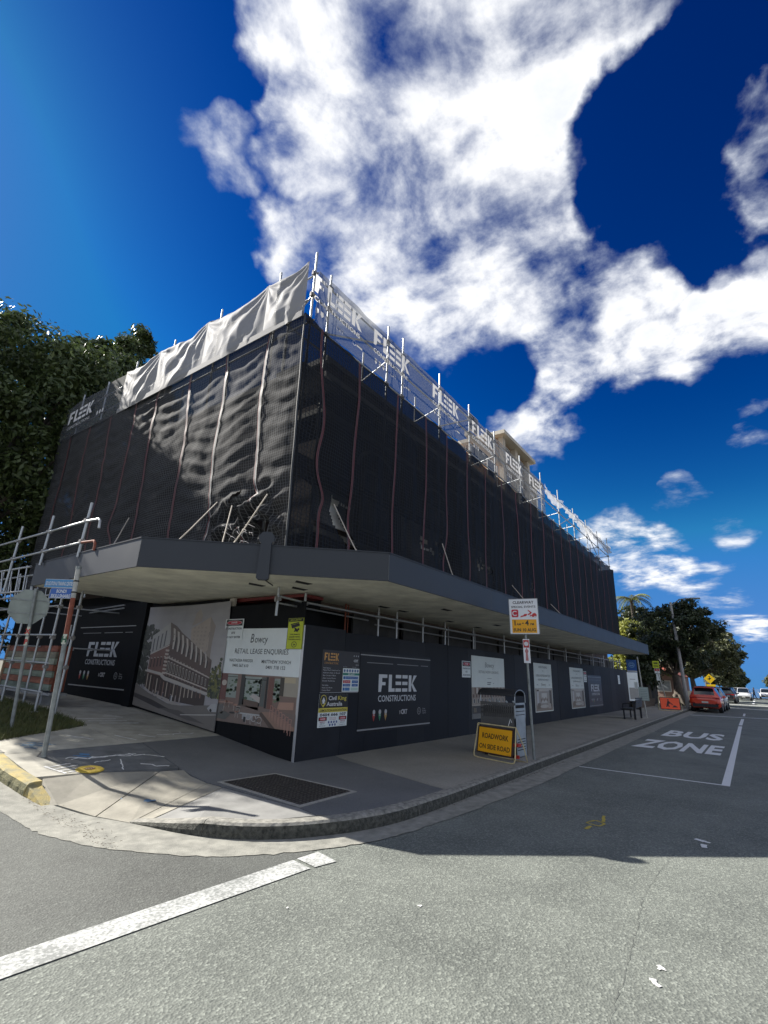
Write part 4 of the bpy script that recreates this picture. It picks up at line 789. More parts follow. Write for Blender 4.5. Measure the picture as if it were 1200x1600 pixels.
# trees right
for i in range(120):
    a = r.uniform(.86, 1); b_ = r.uniform(.24, .40 + .2 * (r.random() ** 3)); q = r.uniform(.01, .022); P2.poly([(min(1, a + q * math.cos(j * 1.25)), b_ + q * math.sin(j * 1.25)) for j in range(5)], r.choice([(.04, .05, .035), (.08, .09, .05), (.16, .16, .05)]), 4)
# side facade (left), front facade (right) around the corner line x=.36
def L_(a, b_, c_, d_, col, L): P2.poly([a, b_, c_, d_], col, L)
L_((.13, .33), (.36, .32), (.36, .63), (.13, .52), (.19, .11, .095), 5)
L_((.13, .52), (.36, .63), (.33, .84), (.12, .70), (.40, .39, .37), 5)
for k in range(4): L_((.15 + .045 * k, .54 + .02 * k), (.165 + .045 * k, .548 + .02 * k), (.16 + .045 * k, .68 + .028 * k), (.145 + .045 * k, .67 + .028 * k), (.12, .12, .13), 6)
L_((.36, .32), (.87, .255), (.88, .38), (.36, .52), (.085, .06, .055), 5)
L_((.36, .52), (.88, .38), (.875, .52), (.36, .68), (.12, .085, .075), 5)
P2.poly([(.36, .68), (.33, .84), (.42, .80), (.5, .74), (.6, .68), (.7, .62), (.8, .56), (.875, .52), (.87, .44), (.36, .60)], (.15, .12, .11), 5)
for k in range(8):
    t_ = k / 8; x = .40 + .47 * t_; y0 = .585 - .15 * t_; h = .19 - .09 * t_; q = .018 - .007 * t_
    P2.poly([(x, y0), (x + q, y0), (x + q * 1.2, y0 + h * .5), (x + q * .2, y0 + h), (x - q * 1.4, y0 + h * 1.06), (x - q * .3, y0 + h * .6)], (.50, .46, .42), 6)
    P2.rect(x + q * 1.3, y0, q * .9, h * .6, (.05, .045, .045), 6)
for k in range(13):
    t_ = k / 13; x = .375 + .5 * t_; w_ = .024 - .011 * t_; y0 = .375 - .07 * t_; h = .10 - .045 * t_
    P2.rect(x, y0, w_, h, (.42, .38, .33), 6); P2.rect(x + w_ * .25, y0 + h * .05, w_ * .5, h * .85, (.04, .04, .04), 7); P2.rect(x, y0 + h * 1.25, w_ * .8, h * .22, (.40, .35, .3), 6); P2.rect(x, y0 - h * .35, w_ * .8, h * .2, (.25, .18, .15), 6)
L_((.36, .36), (.87, .285), (.87, .295), (.36, .373), (.5, .45, .4), 7); L_((.36, .50), (.88, .375), (.88, .385), (.36, .515), (.45, .4, .36), 7); L_((.13, .51), (.36, .615), (.36, .625), (.13, .52), (.5, .46, .42), 7)
for k in range(5): x = .15 + .042 * k; P2.rect(x, .39 + .008 * k, .016, .085, (.07, .05, .05), 6); P2.rect(x - .003, .475 + .008 * k, .022, .008, (.42, .38, .33), 7)
for k in range(7): P2.rect(.325, .35 + .035 * k, .045, .018, (.48, .42, .37), 7)
L_((.12, .345), (.34, .33), (.34, .355), (.12, .37), (.45, .42, .38), 7)
# awning and shops
P2.poly([(.10, .345), (.30, .335), (.36, .30), (.88, .245), (.88, .265), (.37, .33), (.30, .36), (.10, .36)], (.45, .42, .38), 8); P2.poly([(.12, .335), (.3, .325), (.36, .295), (.86, .24), (.86, .15), (.4, .13), (.2, .17), (.12, .2)], (.06, .045, .04), 6)
for k in range(16): x = .14 + .044 * k; P2.rect(x, .15 + .006 * abs(k - 5), .012, .15 - .004 * k, r.choice([(.25, .15, .12), (.4, .34, .28), (.12, .08, .07)]), 7)
for k in range(9): x = r.uniform(.13, .6); P2.circ(x, .185, .006, (.3, .25, .22), 9); P2.rect(x - .007, .13, .014, .05, r.choice([(.5, .5, .5), (.1, .1, .12), (.35, .3, .28)]), 9)
# road
P2.poly([(0, 0), (1, 0), (1, .19), (.62, .12), (.45, .105), (.2, .15), (0, .21)], (.17, .155, .14), 8)
P2.poly([(0, .12), (.25, .10), (.5, .06), (.35, .04), (0, .08)], (.055, .05, .05), 9); P2.poly([(.12, .17), (.5, .105), (.62, .118), (.4, .15)], (.35, .32, .29), 9); P2.poly([(.3, .05), (.7, .02), (.9, .03), (.6, .075)], (.10, .09, .085), 9); P2.line(.62, .045, 1, .12, .006, (.5, .48, .45), 10)
P2.poly([(.9, .15), (.94, .19), (1, .2), (1, .14), (.93, .13)], (.4, .4, .4), 10); P2.circ(.94, .142, .012, (.02, .02, .02), 11)
# drape everything onto the cloth surface
def cloth(a, b_): # a 0..1 across, b 0..1 up
    z0 = .74 - .30 * a; z1 = 3.06 - .02 * math.sin(a * PI); z = z0 + (z1 - z0) * b_
    w_ = .012 * math.sin(a * 9 + b_ * 16) * (b_ ** 2) + .01 * math.sin(b_ * 23 - a * 12) * a * b_
    return Vector((6.80 - .025 + w_, 12.30 - a * W_ + .03 * math.sin(b_ * PI) * (1 - a), z))
cb = MB(); nx, ny = 40, 36
cb.add([cloth(i / nx, j / ny) for j in range(ny + 1) for i in range(nx + 1)], [(j * (nx + 1) + i, j * (nx + 1) + i + 1, (j + 1) * (nx + 1) + i + 1, (j + 1) * (nx + 1) + i) for j in range(ny) for i in range(nx)], 0, True)
cb.build('cloth', mat('mural_cloth', SKY, .6), t)
PP = Print((0, 0, 0), (1, 0, 0), (0, 1, 0), base=0, step=0)
bm = bmesh.new(); lay = bm.faces.layers.int.new('k'); lz = bm.faces.layers.int.new('z')
for k, (f, c) in enumerate(zip(P2.f, P2.c)):
    fc = bm.faces.new([bm.verts.new((P2.v[i].x, P2.v[i].y, P2.v[i].z)) for i in f]); fc[lay] = k
for k in range(1, 14): bmesh.ops.bisect_plane(bm, geom=bm.verts[:] + bm.edges[:] + bm.faces[:], plane_co=(k / 14, 0, 0), plane_no=(1, 0, 0))
for k in range(1, 16): bmesh.ops.bisect_plane(bm, geom=bm.verts[:] + bm.edges[:] + bm.faces[:], plane_co=(0, k / 16, 0), plane_no=(0, 1, 0))
for fc in bm.faces:
    if len(fc.verts) > 2:
        vs = [cloth(min(1, max(0, v.co.x)), min(1, max(0, v.co.y))) + Vector((-.003 - .0013 * v.co.z, 0, 0)) for v in fc.verts]
        b0 = len(PP.v); PP.v += vs; PP.f.append(tuple(range(b0, b0 + len(vs)))); PP.c.append(P2.c[fc[lay]])
bm.free(); PP.build('printed_picture', t)
# ---------------------------------------------------------------- scaffold pieces (shared meshes)
from mathutils import noise as mn
def unit_cyl(m, n=8, name='tube'):
    b = MB(); b.tube([(0, 0, 0), (0, 0, 1)], 1, n); me = bpy.data.meshes.new(name); me.from_pydata(b.v, [], b.f); me.polygons.foreach_set('use_smooth', b.sm); me.materials.append(m); me.update(); return me
ME_tube = unit_cyl(M_steel)
M_grey_dull = mat('dull_galvanised', (.30, .31, .32), .5, metal=.5, var=.25, scale=9)
ME_tube_d = unit_cyl(M_grey_dull)
M_rustred = mat('red_oxide_paint', (.20, .055, .03), .75, var=.3, scale=10)
ME_tube_r = unit_cyl(M_rustred)
def pipe(name, p0, p1, parent, r=.024, me=None):
    p0, p1 = Vector(p0), Vector(p1); d = p1 - p0; o = bpy.data.objects.new(name, me or ME_tube); C.objects.link(o); o.parent = parent
    off = parent.location if parent else Vector((0, 0, 0)); o.location = p0 - off; o.rotation_mode = 'QUATERNION'; o.rotation_quaternion = d.to_track_quat('Z', 'Y'); o.scale = (r, r, d.length); return o
_b = MB(); _b.box(-.045, .045, -.045, .045, -.03, .03); _b.box(-.06, -.03, -.02, .02, -.05, .05); _b.tube([(.03, 0, 0), (.085, 0, .0)], .014, 6)
ME_coup = bpy.data.meshes.new('coupler'); ME_coup.from_pydata(_b.v, [], _b.f); ME_coup.materials.append(mat('coupler_steel', (.26, .25, .24), .55, metal=.6, var=.3, scale=20)); ME_coup.update()
def coupler(p, parent, rz=0):
    o = bpy.data.objects.new('coupler', ME_coup); C.objects.link(o); o.parent = parent; o.location = Vector(p) - parent.location; o.rotation_euler = (0, 0, rz); return o
# ---------------------------------------------------------------- main scaffold
sf = root('scaffold', 'tall steel scaffold standing on the awning and wrapping both faces of the building', 'scaffold', (5.4, 6.1, 3.62))
XL, YR = 5.62, 6.18
ZB = 3.41
def cx(z): return 5.33 + .13 * (8.4 - z) / 4.7
rt = random.Random(6)
fx = [5.60, 6.1, 8.25, 8.93, 10.85, 12.75, 14.7, 17.1, 19.5, 21.9, 24.3, 26.7, 29.1, 31.6]
for i, x in enumerate(fx):
    pipe('standard', (x, YR, ZB), (x + rt.uniform(-.02, .02), YR, 9.55 + rt.uniform(.35, .62)), sf)
    if i % 2 == 0 or x > 14: pipe('standard', (x + .35, 7.25, ZB), (x + .35, 7.25, 9.5 + rt.uniform(0, .5)), sf, me=ME_tube_d); pipe('transom', (x, YR, 9.0), (x + .35, 7.25, 9.0), sf, .02)
    for z in (9.0, 9.55, 8.35): coupler((x, YR, z), sf)
for z in (9.56, 9.02, 8.36): 
    for a, b in zip(fx[:-1], fx[1:]): pipe('ledger', (a, YR + .03, z), (b, YR + .03, z + rt.uniform(-.012, .012)), sf, .021)
for z in (9.5, 8.95, 7.5):
    for a, b in ((5.8, 10.9), (10.9, 16), (16, 21), (21, 26.4), (26.4, 31.9)): pipe('ledger', (a, 7.25, z), (b, 7.25, z), sf, .021, ME_tube_d)
for (a, z0, b, z1) in ((6.0, 8.36, 8.25, 9.5), (10.85, 8.4, 12.75, 9.5), (14.7, 9.5, 17.1, 8.4), (21.9, 8.4, 24.3, 9.5), (26.7, 9.5, 29.1, 8.4)): pipe('brace', (a, YR + .05, z0), (b, YR + .05, z1), sf, .02)
for k in range(10): # catwalk boards
    b = MB(); x = 5.7 + 2.6 * k; b.box(x, x + 2.5, 6.35, 7.15, 7.48, 7.53); b.box(x, x + 2.5, 6.35, 7.15, 5.55, 5.59); b.build('deck_plank', M_grey_dull, sf)
ly = [7.30, 9.42, 11.45, 13.42, 15.1, 16.8]
for y in ly:
    pipe('standard', (XL, y, ZB - .2), (XL, y, 9.6 + rt.uniform(.35, .6)), sf)
    for z in (9.56, 9.0): coupler((XL, y, z), sf, PI / 2)
for z in (9.58, 9.0, 8.4):
    for a, b in zip([6.12] + ly[:-1], ly): pipe('ledger', (XL + .03, a, z), (XL + .03, b, z), sf, .021)
for y in (8.2, 10.4, 12.6, 14.8): pipe('standard', (6.7, y, ZB - .1), (6.7, y, 9.5), sf, me=ME_tube_d)
# scaffold legs seen between the hoarding and the awning
us = root('scaffold', 'lower scaffold of standards and ledgers seen between hoarding top and awning', 'scaffold', (6.9, 6.95, .14))
for x in (6.9, 9.32, 10.08, 11.3, 12.5, 14.3, 16.7, 19.1, 21.5, 23.9, 26.3, 28.7, 31.1, 33.5, 35.4):
    pipe('standard', (x, 6.92, .14), (x, 6.92, 3.13), us, .026); coupler((x, 6.92, 2.92), us)
    if x > 12: pipe('standard', (x + .7, 7.2, .14), (x + .7, 7.2, 3.1), us, .022, ME_tube_d)
for a, b in ((6.9, 9.32), (9.32, 10.08), (10.08, 14.3), (14.3, 19.1), (19.1, 23.9), (23.9, 28.7), (28.7, 35.6)): pipe('ledger', (a, 6.88, 2.94), (b, 6.88, 2.93), us, .023)
pipe('ledger', (9.5, 7.15, 2.78), (32, 7.15, 2.78), us, .02, ME_tube_d); pipe('transom', (6.2, 6.95, 2.98), (6.9, 6.92, 2.94), us, .022); pipe('standard', (6.22, 6.95, 2.62), (6.22, 6.95, 3.14), us, .026); coupler((6.22, 6.95, 2.92), us); pipe('transom', (6.25, 7.0, 2.86), (9.3, 7.2, 2.86), us, .018, ME_tube_d)
pipe('standard', (8.35, 7.1, .3), (8.35, 7.1, 3.12), us, .02, ME_tube_r); pipe('standard', (8.5, 7.15, .3), (8.5, 7.15, 3.12), us, .014, ME_tube_r)
for i in range(13): b = MB(); x = 9 + 2.1 * i; b.box(x, x + 1.9, 7.40, 7.46, 1.8, 2.98); b.build('backing_panel', mat('backing_ply', (.05, .05, .052), .8, var=.35, scale=2) if i == 0 else bpy.data.materials['backing_ply'], us)
# ---------------------------------------------------------------- debris netting
def net_material(name, trans=.16, base=(.03, .035, .04), thread=(.17, .18, .19), cell=.075, rough=.42, tl_=.08):
    m = bpy.data.materials.new(name); m.use_nodes = True; t = m.node_tree; L = t.links; p = t.nodes['Principled BSDF']; o_ = t.nodes['Material Output']
    p.inputs['Roughness'].default_value = rough; p.inputs['Specular IOR Level'].default_value = .12
    uv = t.nodes.new('ShaderNodeAttribute'); uv.attribute_name = 'net_uv'; sp = t.nodes.new('ShaderNodeSeparateXYZ'); L.new(uv.outputs['Vector'], sp.inputs[0])
    def mth(op, a, b=None):
        q = t.nodes.new('ShaderNodeMath'); q.operation = op
        for i, z in enumerate((a, b)):
            if z is None: continue
            if isinstance(z, (int, float)): q.inputs[i].default_value = z
            else: L.new(z, q.inputs[i])
        return q.outputs[0]
    def line(s_, c, w): f = mth('FRACT', mth('DIVIDE', s_, c)); return mth('LESS_THAN', mth('ABSOLUTE', mth('SUBTRACT', f, .5)), w)
    gl = mth('MAXIMUM', line(sp.outputs[0], cell, .09), mth('MULTIPLY', line(sp.outputs[1], cell, .08), .8))
    rib = line(sp.outputs[0], cell / 5, .24)
    nz = t.nodes.new('ShaderNodeTexNoise'); nz.inputs['Scale'].default_value = 1.1; nz.inputs['Detail'].default_value = 6; L.new(uv.outputs['Vector'], nz.inputs['Vector'])
    lv = mth('ADD', mth('MULTIPLY', gl, .8), mth('MULTIPLY', rib, .14)); lv = mth('MULTIPLY', lv, mth('ADD', mth('MULTIPLY', nz.outputs[0], 1.2), .35))
    x = t.nodes.new('ShaderNodeMix'); x.data_type = 'RGBA'; L.new(lv, x.inputs[0]); x.inputs[6].default_value = (*base, 1); x.inputs[7].default_value = (*thread, 1); L.new(x.outputs[2], p.inputs['Base Color'])
    tr = t.nodes.new('ShaderNodeBsdfTransparent'); tl = t.nodes.new('ShaderNodeBsdfTranslucent'); tl.inputs[0].default_value = (.10, .11, .12, 1)
    m1 = t.nodes.new('ShaderNodeMixShader'); m1.inputs[0].default_value = tl_; L.new(p.outputs[0], m1.inputs[1]); L.new(tl.outputs[0], m1.inputs[2])
    m2 = t.nodes.new('ShaderNodeMixShader'); fac = mth('MULTIPLY', mth('SUBTRACT', 1, gl), mth('MULTIPLY', mth('ADD', nz.outputs[0], .45), trans)); L.new(fac, m2.inputs[0]); L.new(m1.outputs[0], m2.inputs[1]); L.new(tr.outputs[0], m2.inputs[2])
    L.new(m2.outputs[0], o_.inputs[0]); return m
M_net = net_material('black_debris_net_sun_tone', .06, (.013, .0135, .015), (.11, .115, .122), cell=.06, rough=.85)  # same net, its colour lifted for the sunlit face
M_netd = net_material('black_debris_net_shade_tone', .09, (.007, .008, .010), (.022, .025, .030), rough=.7, tl_=.0)  # same net with shade put into its colour, for the unlit face
def grid_obj(name, P, UV, m, parent, drop=None, kind=None, label=None):
    ny, nx = len(P), len(P[0]); off = parent.location; vs = [tuple(p - off) for row in P for p in row]; fs = []
    for j in range(ny - 1):
        for i in range(nx - 1):
            if drop and drop(P[j][i]): continue
            fs.append((j * nx + i, j * nx + i + 1, (j + 1) * nx + i + 1, (j + 1) * nx + i))
    me = bpy.data.meshes.new(name); me.from_pydata(vs, [], fs); me.polygons.foreach_set('use_smooth', [True] * len(fs))
    if UV:
        at = me.attributes.new('net_uv', 'FLOAT_VECTOR', 'POINT'); at.data.foreach_set('vector', [c for row in UV for q in row for c in (q[0], q[1], 0)])
    me.materials.append(m); me.update(); o = bpy.data.objects.new(name, me); C.objects.link(o); o.parent = parent
    if label: o['label'] = label
    return o
NZ = lambda x, y, z=0.0: mn.noise(Vector((x, y, z)))
M_strapred = mat('net_edge_red', (.22, .05, .055), .7, var=.2); M_strapw = mat('net_edge_pale', (.42, .40, .40), .7); M_rope = mat('rope_pale', (.50, .45, .38), .8)
M_hem = mat('net_hem', (.035, .04, .045), .6)
# --- side-street (sunlit) face
nl = root('debris_netting', 'black debris netting on the sunlit side street face, rippled and bunched at its lower corner', 'netting', (5.35, 11, 3.62))
ys = [6.04, 7.05, 8.45, 9.75, 11.2, 12.3, 13.6, 14.9, 16.2, 17.1]
def strapL(i, z):
    y = ys[i]; h = (z - 3.6) / 4.7
    if i == 0: return y + .0
    return y + .05 * math.sin(z * 1.7 + i * 2.1) + .12 * (1 - h) * math.sin(i * 1.9) * (1 if i < 6 else .5) + (.25 * math.exp(-((z - 4.9) / .35) ** 2) if i == 5 else 0) + (-.15 * math.exp(-((z - 4.6) / .4) ** 2) if i == 1 else 0)
def topL(y): return 8.33 - .02 * math.sin((y - 6) * 2.2)
def surfL(i, t, z):
    y = strapL(i, z) * (1 - t) + strapL(i + 1, z) * t
    sag = (t - .5) ** 2
    ph = z * 19 - sag * 9 + NZ(y * .9, z * .5, 3) * 5
    a = .011 + .020 * NZ(y * .7, z * .7, 9)
    env = math.sin(PI * t) ** .6
    d = a * math.sin(ph) * env + .0025 * math.sin(ph * 2.3 + y * 3) * env + .07 * env * (NZ(y * .8, z * .35, 1)) + .022 * NZ(y * 2.2, z * 3.2, 5) + .007 * NZ(y * 6, z * 8, 11)
    bil_ = .06 * math.sin(PI * t) * (0.5 + NZ(i * 3.1, z * .4, 7))
    lowc = math.exp(-(((y - 7.2) / .95) ** 2 + ((z - 4.2) / .55) ** 2))
    d += bil_ - lowc * (.42 * abs(NZ(y * 2.6, z * 2.6, 2)) * 2 - .18) + lowc * .14 * math.sin(z * 13 + y * 7 + 4 * NZ(y * 1.5, z * 1.5, 8))
    xx = 5.35 + .13 * (8.4 - z) / 4.7
    fade = min(1, (y - 6.04) / .25) if i == 0 else 1
    return Vector((xx - d * fade + .0, y, z))
for i in range(len(ys) - 1):
    nx, nz = 34, 120; P_, U_ = [], []
    for j in range(nz + 1):
        row, ur = [], []
        for k in range(nx + 1):
            t = k / nx; zt = topL(ys[i] + (ys[i + 1] - ys[i]) * t); zb = 3.40; z = zb + (zt - zb) * j / nz; p = surfL(i, t, z); row.append(p); ur.append((ys[i] + (ys[i + 1] - ys[i]) * t, (zt * .9 + .1 * z - (zt - z)) ))
        P_.append(row); U_.append(ur)
    hole = (lambda p: (abs(p.y - 7.5) < .13 and abs(p.z - 4.78 + (p.y - 7.5) * .5) < .06) or (abs(p.y - 6.62) < .13 and abs(p.z - 4.02) < .15)) if i in (0, 1) else None
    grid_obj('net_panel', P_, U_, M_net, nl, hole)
def ribbon(name, pts, w, ax, m, parent, off=(0, 0, 0)):
    P_ = [[p + Vector(off) - Vector(ax) * w / 2, p + Vector(off) + Vector(ax) * w / 2] for p in pts]; return grid_obj(name, P_, None, m, parent)
for i in range(1, len(ys) - 1):
    pts = [surfL(i, 0, 3.40 + (topL(ys[i]) - 3.40) * j / 50) for j in range(51)]
    s_ = ribbon('seam_strap', pts, .075, (0, 1, 0), M_hem, nl, (-.012, 0, 0))
    for dy in (-.022, .022): ribbon('cord', [p + Vector((0, dy + .008 * math.sin(p.z * 3 + i), 0)) for p in pts], .012, (0, 1, 0), M_strapred if i > 2 or dy > 0 else M_strapw, nl, (-.02, 0, 0))
# --- main street (shaded) face
nr = root('debris_netting', 'black debris netting with red seams on the shaded main street face', 'netting', (14, 6.05, 3.62))
xsn = [5.35, 6.23 - .35, 7.1, 8.5, 9.85, 11.0, 12.2, 13.5, 14.85, 16.2, 17.6, 18.9, 20.2, 21.5, 22.7, 23.9, 25.1, 26.3, 27.5, 28.7, 29.9, 31.9]
def strapR(i, z):
    if i == 0: return cx(z)
    x = xsn[i]; h = (z - 3.6) / 4.7; w_ = .05 * math.sin(z * 1.1 + i * 1.7) * (1 - abs(2 * h - 1) * .3) + (.10 * (1 - h) * math.sin(i * 2.3)) + .10 * NZ(z * .7, i * 7.3)
    if i == 1: w_ += .22 * (1 - h) + .12 * math.exp(-((z - 4.75) / .25) ** 2) - .12 * math.exp(-((z - 5.5) / .5) ** 2)
    return x + w_
def topR(x): return 8.33 - .10 * min(1, max(0, (x - 5.35) / 1.2)) - .035 * (1 - math.cos((x - 5.4) * 5.0)) - (.05 if x > 11 else 0)
holesR = [(6.62, 4.72, .07), (10.95, 4.75, .05)]
def surfR(i, t, z):
    x = strapR(i, z) * (1 - t) + strapR(i + 1, z) * t; env = math.sin(PI * t)
    d = .05 * env * (NZ(x * .8, z * .4, 21) + .3) + .022 * NZ(x * 3, z * .9, 25) + .012 * math.sin(x * 17 + 2 * NZ(x, z * .6, 3)) * (1 - (z - 3.6) / 6) * env
    if z < 4.9: d += .016 * math.sin(x * 40 + z * 3) * (4.9 - z) * (1 if x < 8 else .3)
    for (hx, hz, a) in holesR:
        q = math.exp(-(((x - hx - .2) / .45) ** 2 + ((z - hz + .25) / .5) ** 2)); d -= q * 1.8 * a
    if i == 0: d *= min(1, t * 4)
    return Vector((x, 6.05 - d, z))
PANE_HOLES = []  # holes that let the added white boards show as bright panes
_r = random.Random(31)
for (x0, x1, zc, n_) in ((6.62, 7.05, 4.78, 7), (9.62, 10.8, 4.86, 16), (12.85, 13.9, 4.98, 16), (17.2, 18.0, 4.9, 7)):
    for q_ in range(n_): PANE_HOLES.append((x0 + (x1 - x0) * _r.random(), zc - (0 if x0 < 7 else _r.random() * .34) - (x1 - x0) * .0, _r.choice((.03, .045, .06)), _r.choice((.03, .05))))
def hole_r(p):
    x, z = p.x, p.z
    for tx, tz, tw_, th_ in PANE_HOLES:
        if abs(x - tx) < tw_ and abs(z - tz) < th_: return True
    # net drawn aside in a dark triangle over the chamfer, and small holes over the white boards
    if 6.50 < x < 7.35 and z < 4.86 - (x - 6.50) * .95 and z > 4.62 - (x - 6.45) * 1.05 + (0 if x < 7 else 0): return True
    return False
for i in range(len(xsn) - 1):
    nx, nz = (30, 90) if i < 8 else (16, 44); P_, U_ = [], []
    for j in range(nz + 1):
        row, ur = [], []
        for k in range(nx + 1):
            t = k / nx; xa = xsn[i] + (xsn[i + 1] - xsn[i]) * t; zt = topR(xa); z = 3.40 + (zt - 3.40) * j / nz; row.append(surfR(i, t, z)); ur.append((xa, z))
        P_.append(row); U_.append(ur)
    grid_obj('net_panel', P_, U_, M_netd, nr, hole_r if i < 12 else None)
for i in range(1, len(xsn) - 1):
    pts = [surfR(i, 0, 3.40 + (topR(xsn[i]) - 3.40) * j / 50) for j in range(51)]
    if i < 19: ribbon('seam_strap', pts, .07, (1, 0, 0), M_hem, nr, (0, -.012, 0))
    for dx in (-.018, .018): ribbon('cord', [p + Vector((dx + .008 * math.sin(p.z * 3 + i), 0, 0)) for p in pts], .012 if i < 9 else .02, (1, 0, 0), M_strapred, nr, (0, -.02, 0))
b = MB(); b.tube([(cx(3.45 + .2 * k) - .01, 6.035 + .006 * math.sin(k), 3.45 + .2 * k) for k in range(25)], .02, 6); b.build('corner_hem', M_hem, nr)
for (x0, x1, z0, z1) in ((6.3, 7.5, 4.4, 5.1), (9.3, 11.2, 4.3, 5.3), (12.5, 14.4, 4.4, 5.4), (16.9, 18.4, 4.3, 5.3)):  # added white boards, standing in for sky-lit window panes behind the net
    b = MB(); b.box(x0, x1, 6.33, 6.35, z0, z1); b.build('daylight_board', mat('white_daylight_board', (.75, .75, .73), .6) if x0 < 7 else bpy.data.materials['white_daylight_board'], sf)
# return of the net at the far end
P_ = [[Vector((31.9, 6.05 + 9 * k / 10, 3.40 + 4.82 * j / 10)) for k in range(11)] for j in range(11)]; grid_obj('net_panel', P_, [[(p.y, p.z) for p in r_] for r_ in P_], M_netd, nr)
# tie ropes pulling the net down to the awning
def rope(a, b, parent):
    a, b = Vector(a), Vector(b); o = MB(); o.tube([a, a.lerp(b, .5) + Vector((0, 0, -.02)), b], .012, 5); k = a.lerp(b, .72); o.tube([k, k.lerp(b, .8) + Vector((.03, 0, .03)), b], .012, 5); return o.build('tie_rope', M_rope, parent)
rope((6.57, 6.05, 4.73), (6.62, 5.25, 3.42), nr); rope((10.75, 6.03, 4.92), (10.1, 5.2, 3.42), nr); rope((15.4, 6.03, 4.6), (15.9, 5.2, 3.42), nr); rope((19.3, 6.03, 4.5), (20.2, 5.2, 3.42), nr)
rope((5.2, 7.77, 4.65), (4.3, 7.75, 3.42), nl); rope((5.2, 6.35, 4.55), (4.95, 7.0, 3.42), nl); rope((5.3, 11.3, 4.9), (4.0, 9.1, 3.42), nl); rope((5.2, 7.3, 4.5), (4.8, 6.9, 3.44), nl)
# pale debris where the net is tied at the corner
b = MB(); r = random.Random(2)
for k in range(14):
    p = Vector((5.15 + r.uniform(-.1, .1), 6.75 + r.uniform(-.35, .45), 3.68 + r.uniform(0, .35))); q = p + Vector((r.uniform(-.08, .08), r.uniform(-.25, .25), r.uniform(-.05, .12))); b.tube([p, p.lerp(q, .5) + Vector((-.03, 0, .02)), q], .006, 4)
b.build('loose_cord', M_strapw, nl, kind='stuff')
# ---------------------------------------------------------------- containment sheets at the top
def sheet_mat(name, col, alpha, trans=.35, rough=.75):
    m = bpy.data.materials.new(name); m.use_nodes = True; t = m.node_tree; L = t.links; p = t.nodes['Principled BSDF']; p.inputs['Base Color'].default_value = (*col, 1); p.inputs['Roughness'].default_value = rough
    tl = t.nodes.new('ShaderNodeBsdfTranslucent'); tl.inputs[0].default_value = (*col, 1); m1 = t.nodes.new('ShaderNodeMixShader'); m1.inputs[0].default_value = trans; L.new(p.outputs[0], m1.inputs[1]); L.new(tl.outputs[0], m1.inputs[2])
    tr = t.nodes.new('ShaderNodeBsdfTransparent'); m2 = t.nodes.new('ShaderNodeMixShader'); L.new(m1.outputs[0], m2.inputs[1]); L.new(tr.outputs[0], m2.inputs[2])
    co = t.nodes.new('ShaderNodeTexCoord'); n = t.nodes.new('ShaderNodeTexNoise'); n.inputs['Scale'].default_value = 1.6; n.inputs['Detail'].default_value = 6; L.new(co.outputs['Object'], n.inputs['Vector'])
    mr = t.nodes.new('ShaderNodeMapRange'); L.new(n.outputs[0], mr.inputs[0]); mr.inputs[3].default_value = (1 - alpha) * 1.35; mr.inputs[4].default_value = (1 - alpha) * .6; L.new(mr.outputs[0], m2.inputs[0])
    L.new(m2.outputs[0], t.nodes['Material Output'].inputs[0]); return m
M_tarp = sheet_mat('white_tarpaulin', (.27, .27, .275), .97, .18); M_mesh = sheet_mat('grey_mesh_sheet', (.10, .108, .12), .60, .35); M_clear = sheet_mat('bunched_clear_sheet', (.55, .56, .57), .6, .4)
SHEETINK = ink_mat('translucent_sheet_ink'); _t = SHEETINK.node_tree; _tl = _t.nodes.new('ShaderNodeBsdfTranslucent'); _tl.inputs[0].default_value = (.7, .7, .7, 1); _mx = _t.nodes.new('ShaderNodeMixShader'); _mx.inputs[0].default_value = .5
_t.links.new(_t.nodes['Principled BSDF'].outputs[0], _mx.inputs[1]); _t.links.new(_tl.outputs[0], _mx.inputs[2]); _t.links.new(_mx.outputs[0], _t.nodes['Material Output'].inputs[0])
tp = root('tarpaulin', 'crumpled white tarpaulin along the top rail of the sunlit scaffold face', 'tarpaulin', (5.35, 9.5, 8.3))
tys = [6.04, 7.25, 9.4, 11.45, 13.2]
for i in range(len(tys) - 1):
    nx, nz = 70, 50; P_ = []
    for j in range(nz + 1):
        row = []; h = j / nz
        for k in range(nx + 1):
            t = k / nx; y = tys[i] + (tys[i + 1] - tys[i]) * t; sagt = .16 * math.sin(PI * t) ** 1.2 * (1 if i > 0 else .7) + .03 * abs(NZ(y * 4, 1)); zb = 8.22 - .03 * math.sin(PI * t); zt = 9.56 - sagt; z = zb + (zt - zb) * h
            # folds radiate from the two fixing points
            a1 = math.atan2(z - 9.55, (y - tys[i]) + .05); a2 = math.atan2(z - 9.55, (tys[i + 1] - y) + .05); e = math.sin(PI * t)
            d = .05 * math.sin(a1 * 14 + NZ(y, z) * 3) * math.exp(-t * 2.2) + .05 * math.sin(a2 * 14 + NZ(y + 5, z) * 3) * math.exp(-(1 - t) * 2.2)
            d *= e * (0.35 + h * .65); cr_n = 1 - abs(NZ(y * 1.1 + z * .8, z * 1.2 - y * .5, i)) * 2; d += .05 * cr_n * e + .014 * (1 - abs(NZ(y * 3 + z * 2, z * 2.2 - y * 1.2, i + 9)) * 2) * e + .05 * math.sin(PI * t) * math.sin(PI * h)
            row.append(Vector((5.30 - d, y, z)))
        P_.append(row)
    grid_obj('sheet_panel', P_, None, M_tarp, tp)
b = MB(); b.box(5.262, 5.275, 6.06, 13.2, 8.20, 8.34); b.build('hem', M_tarp, tp)
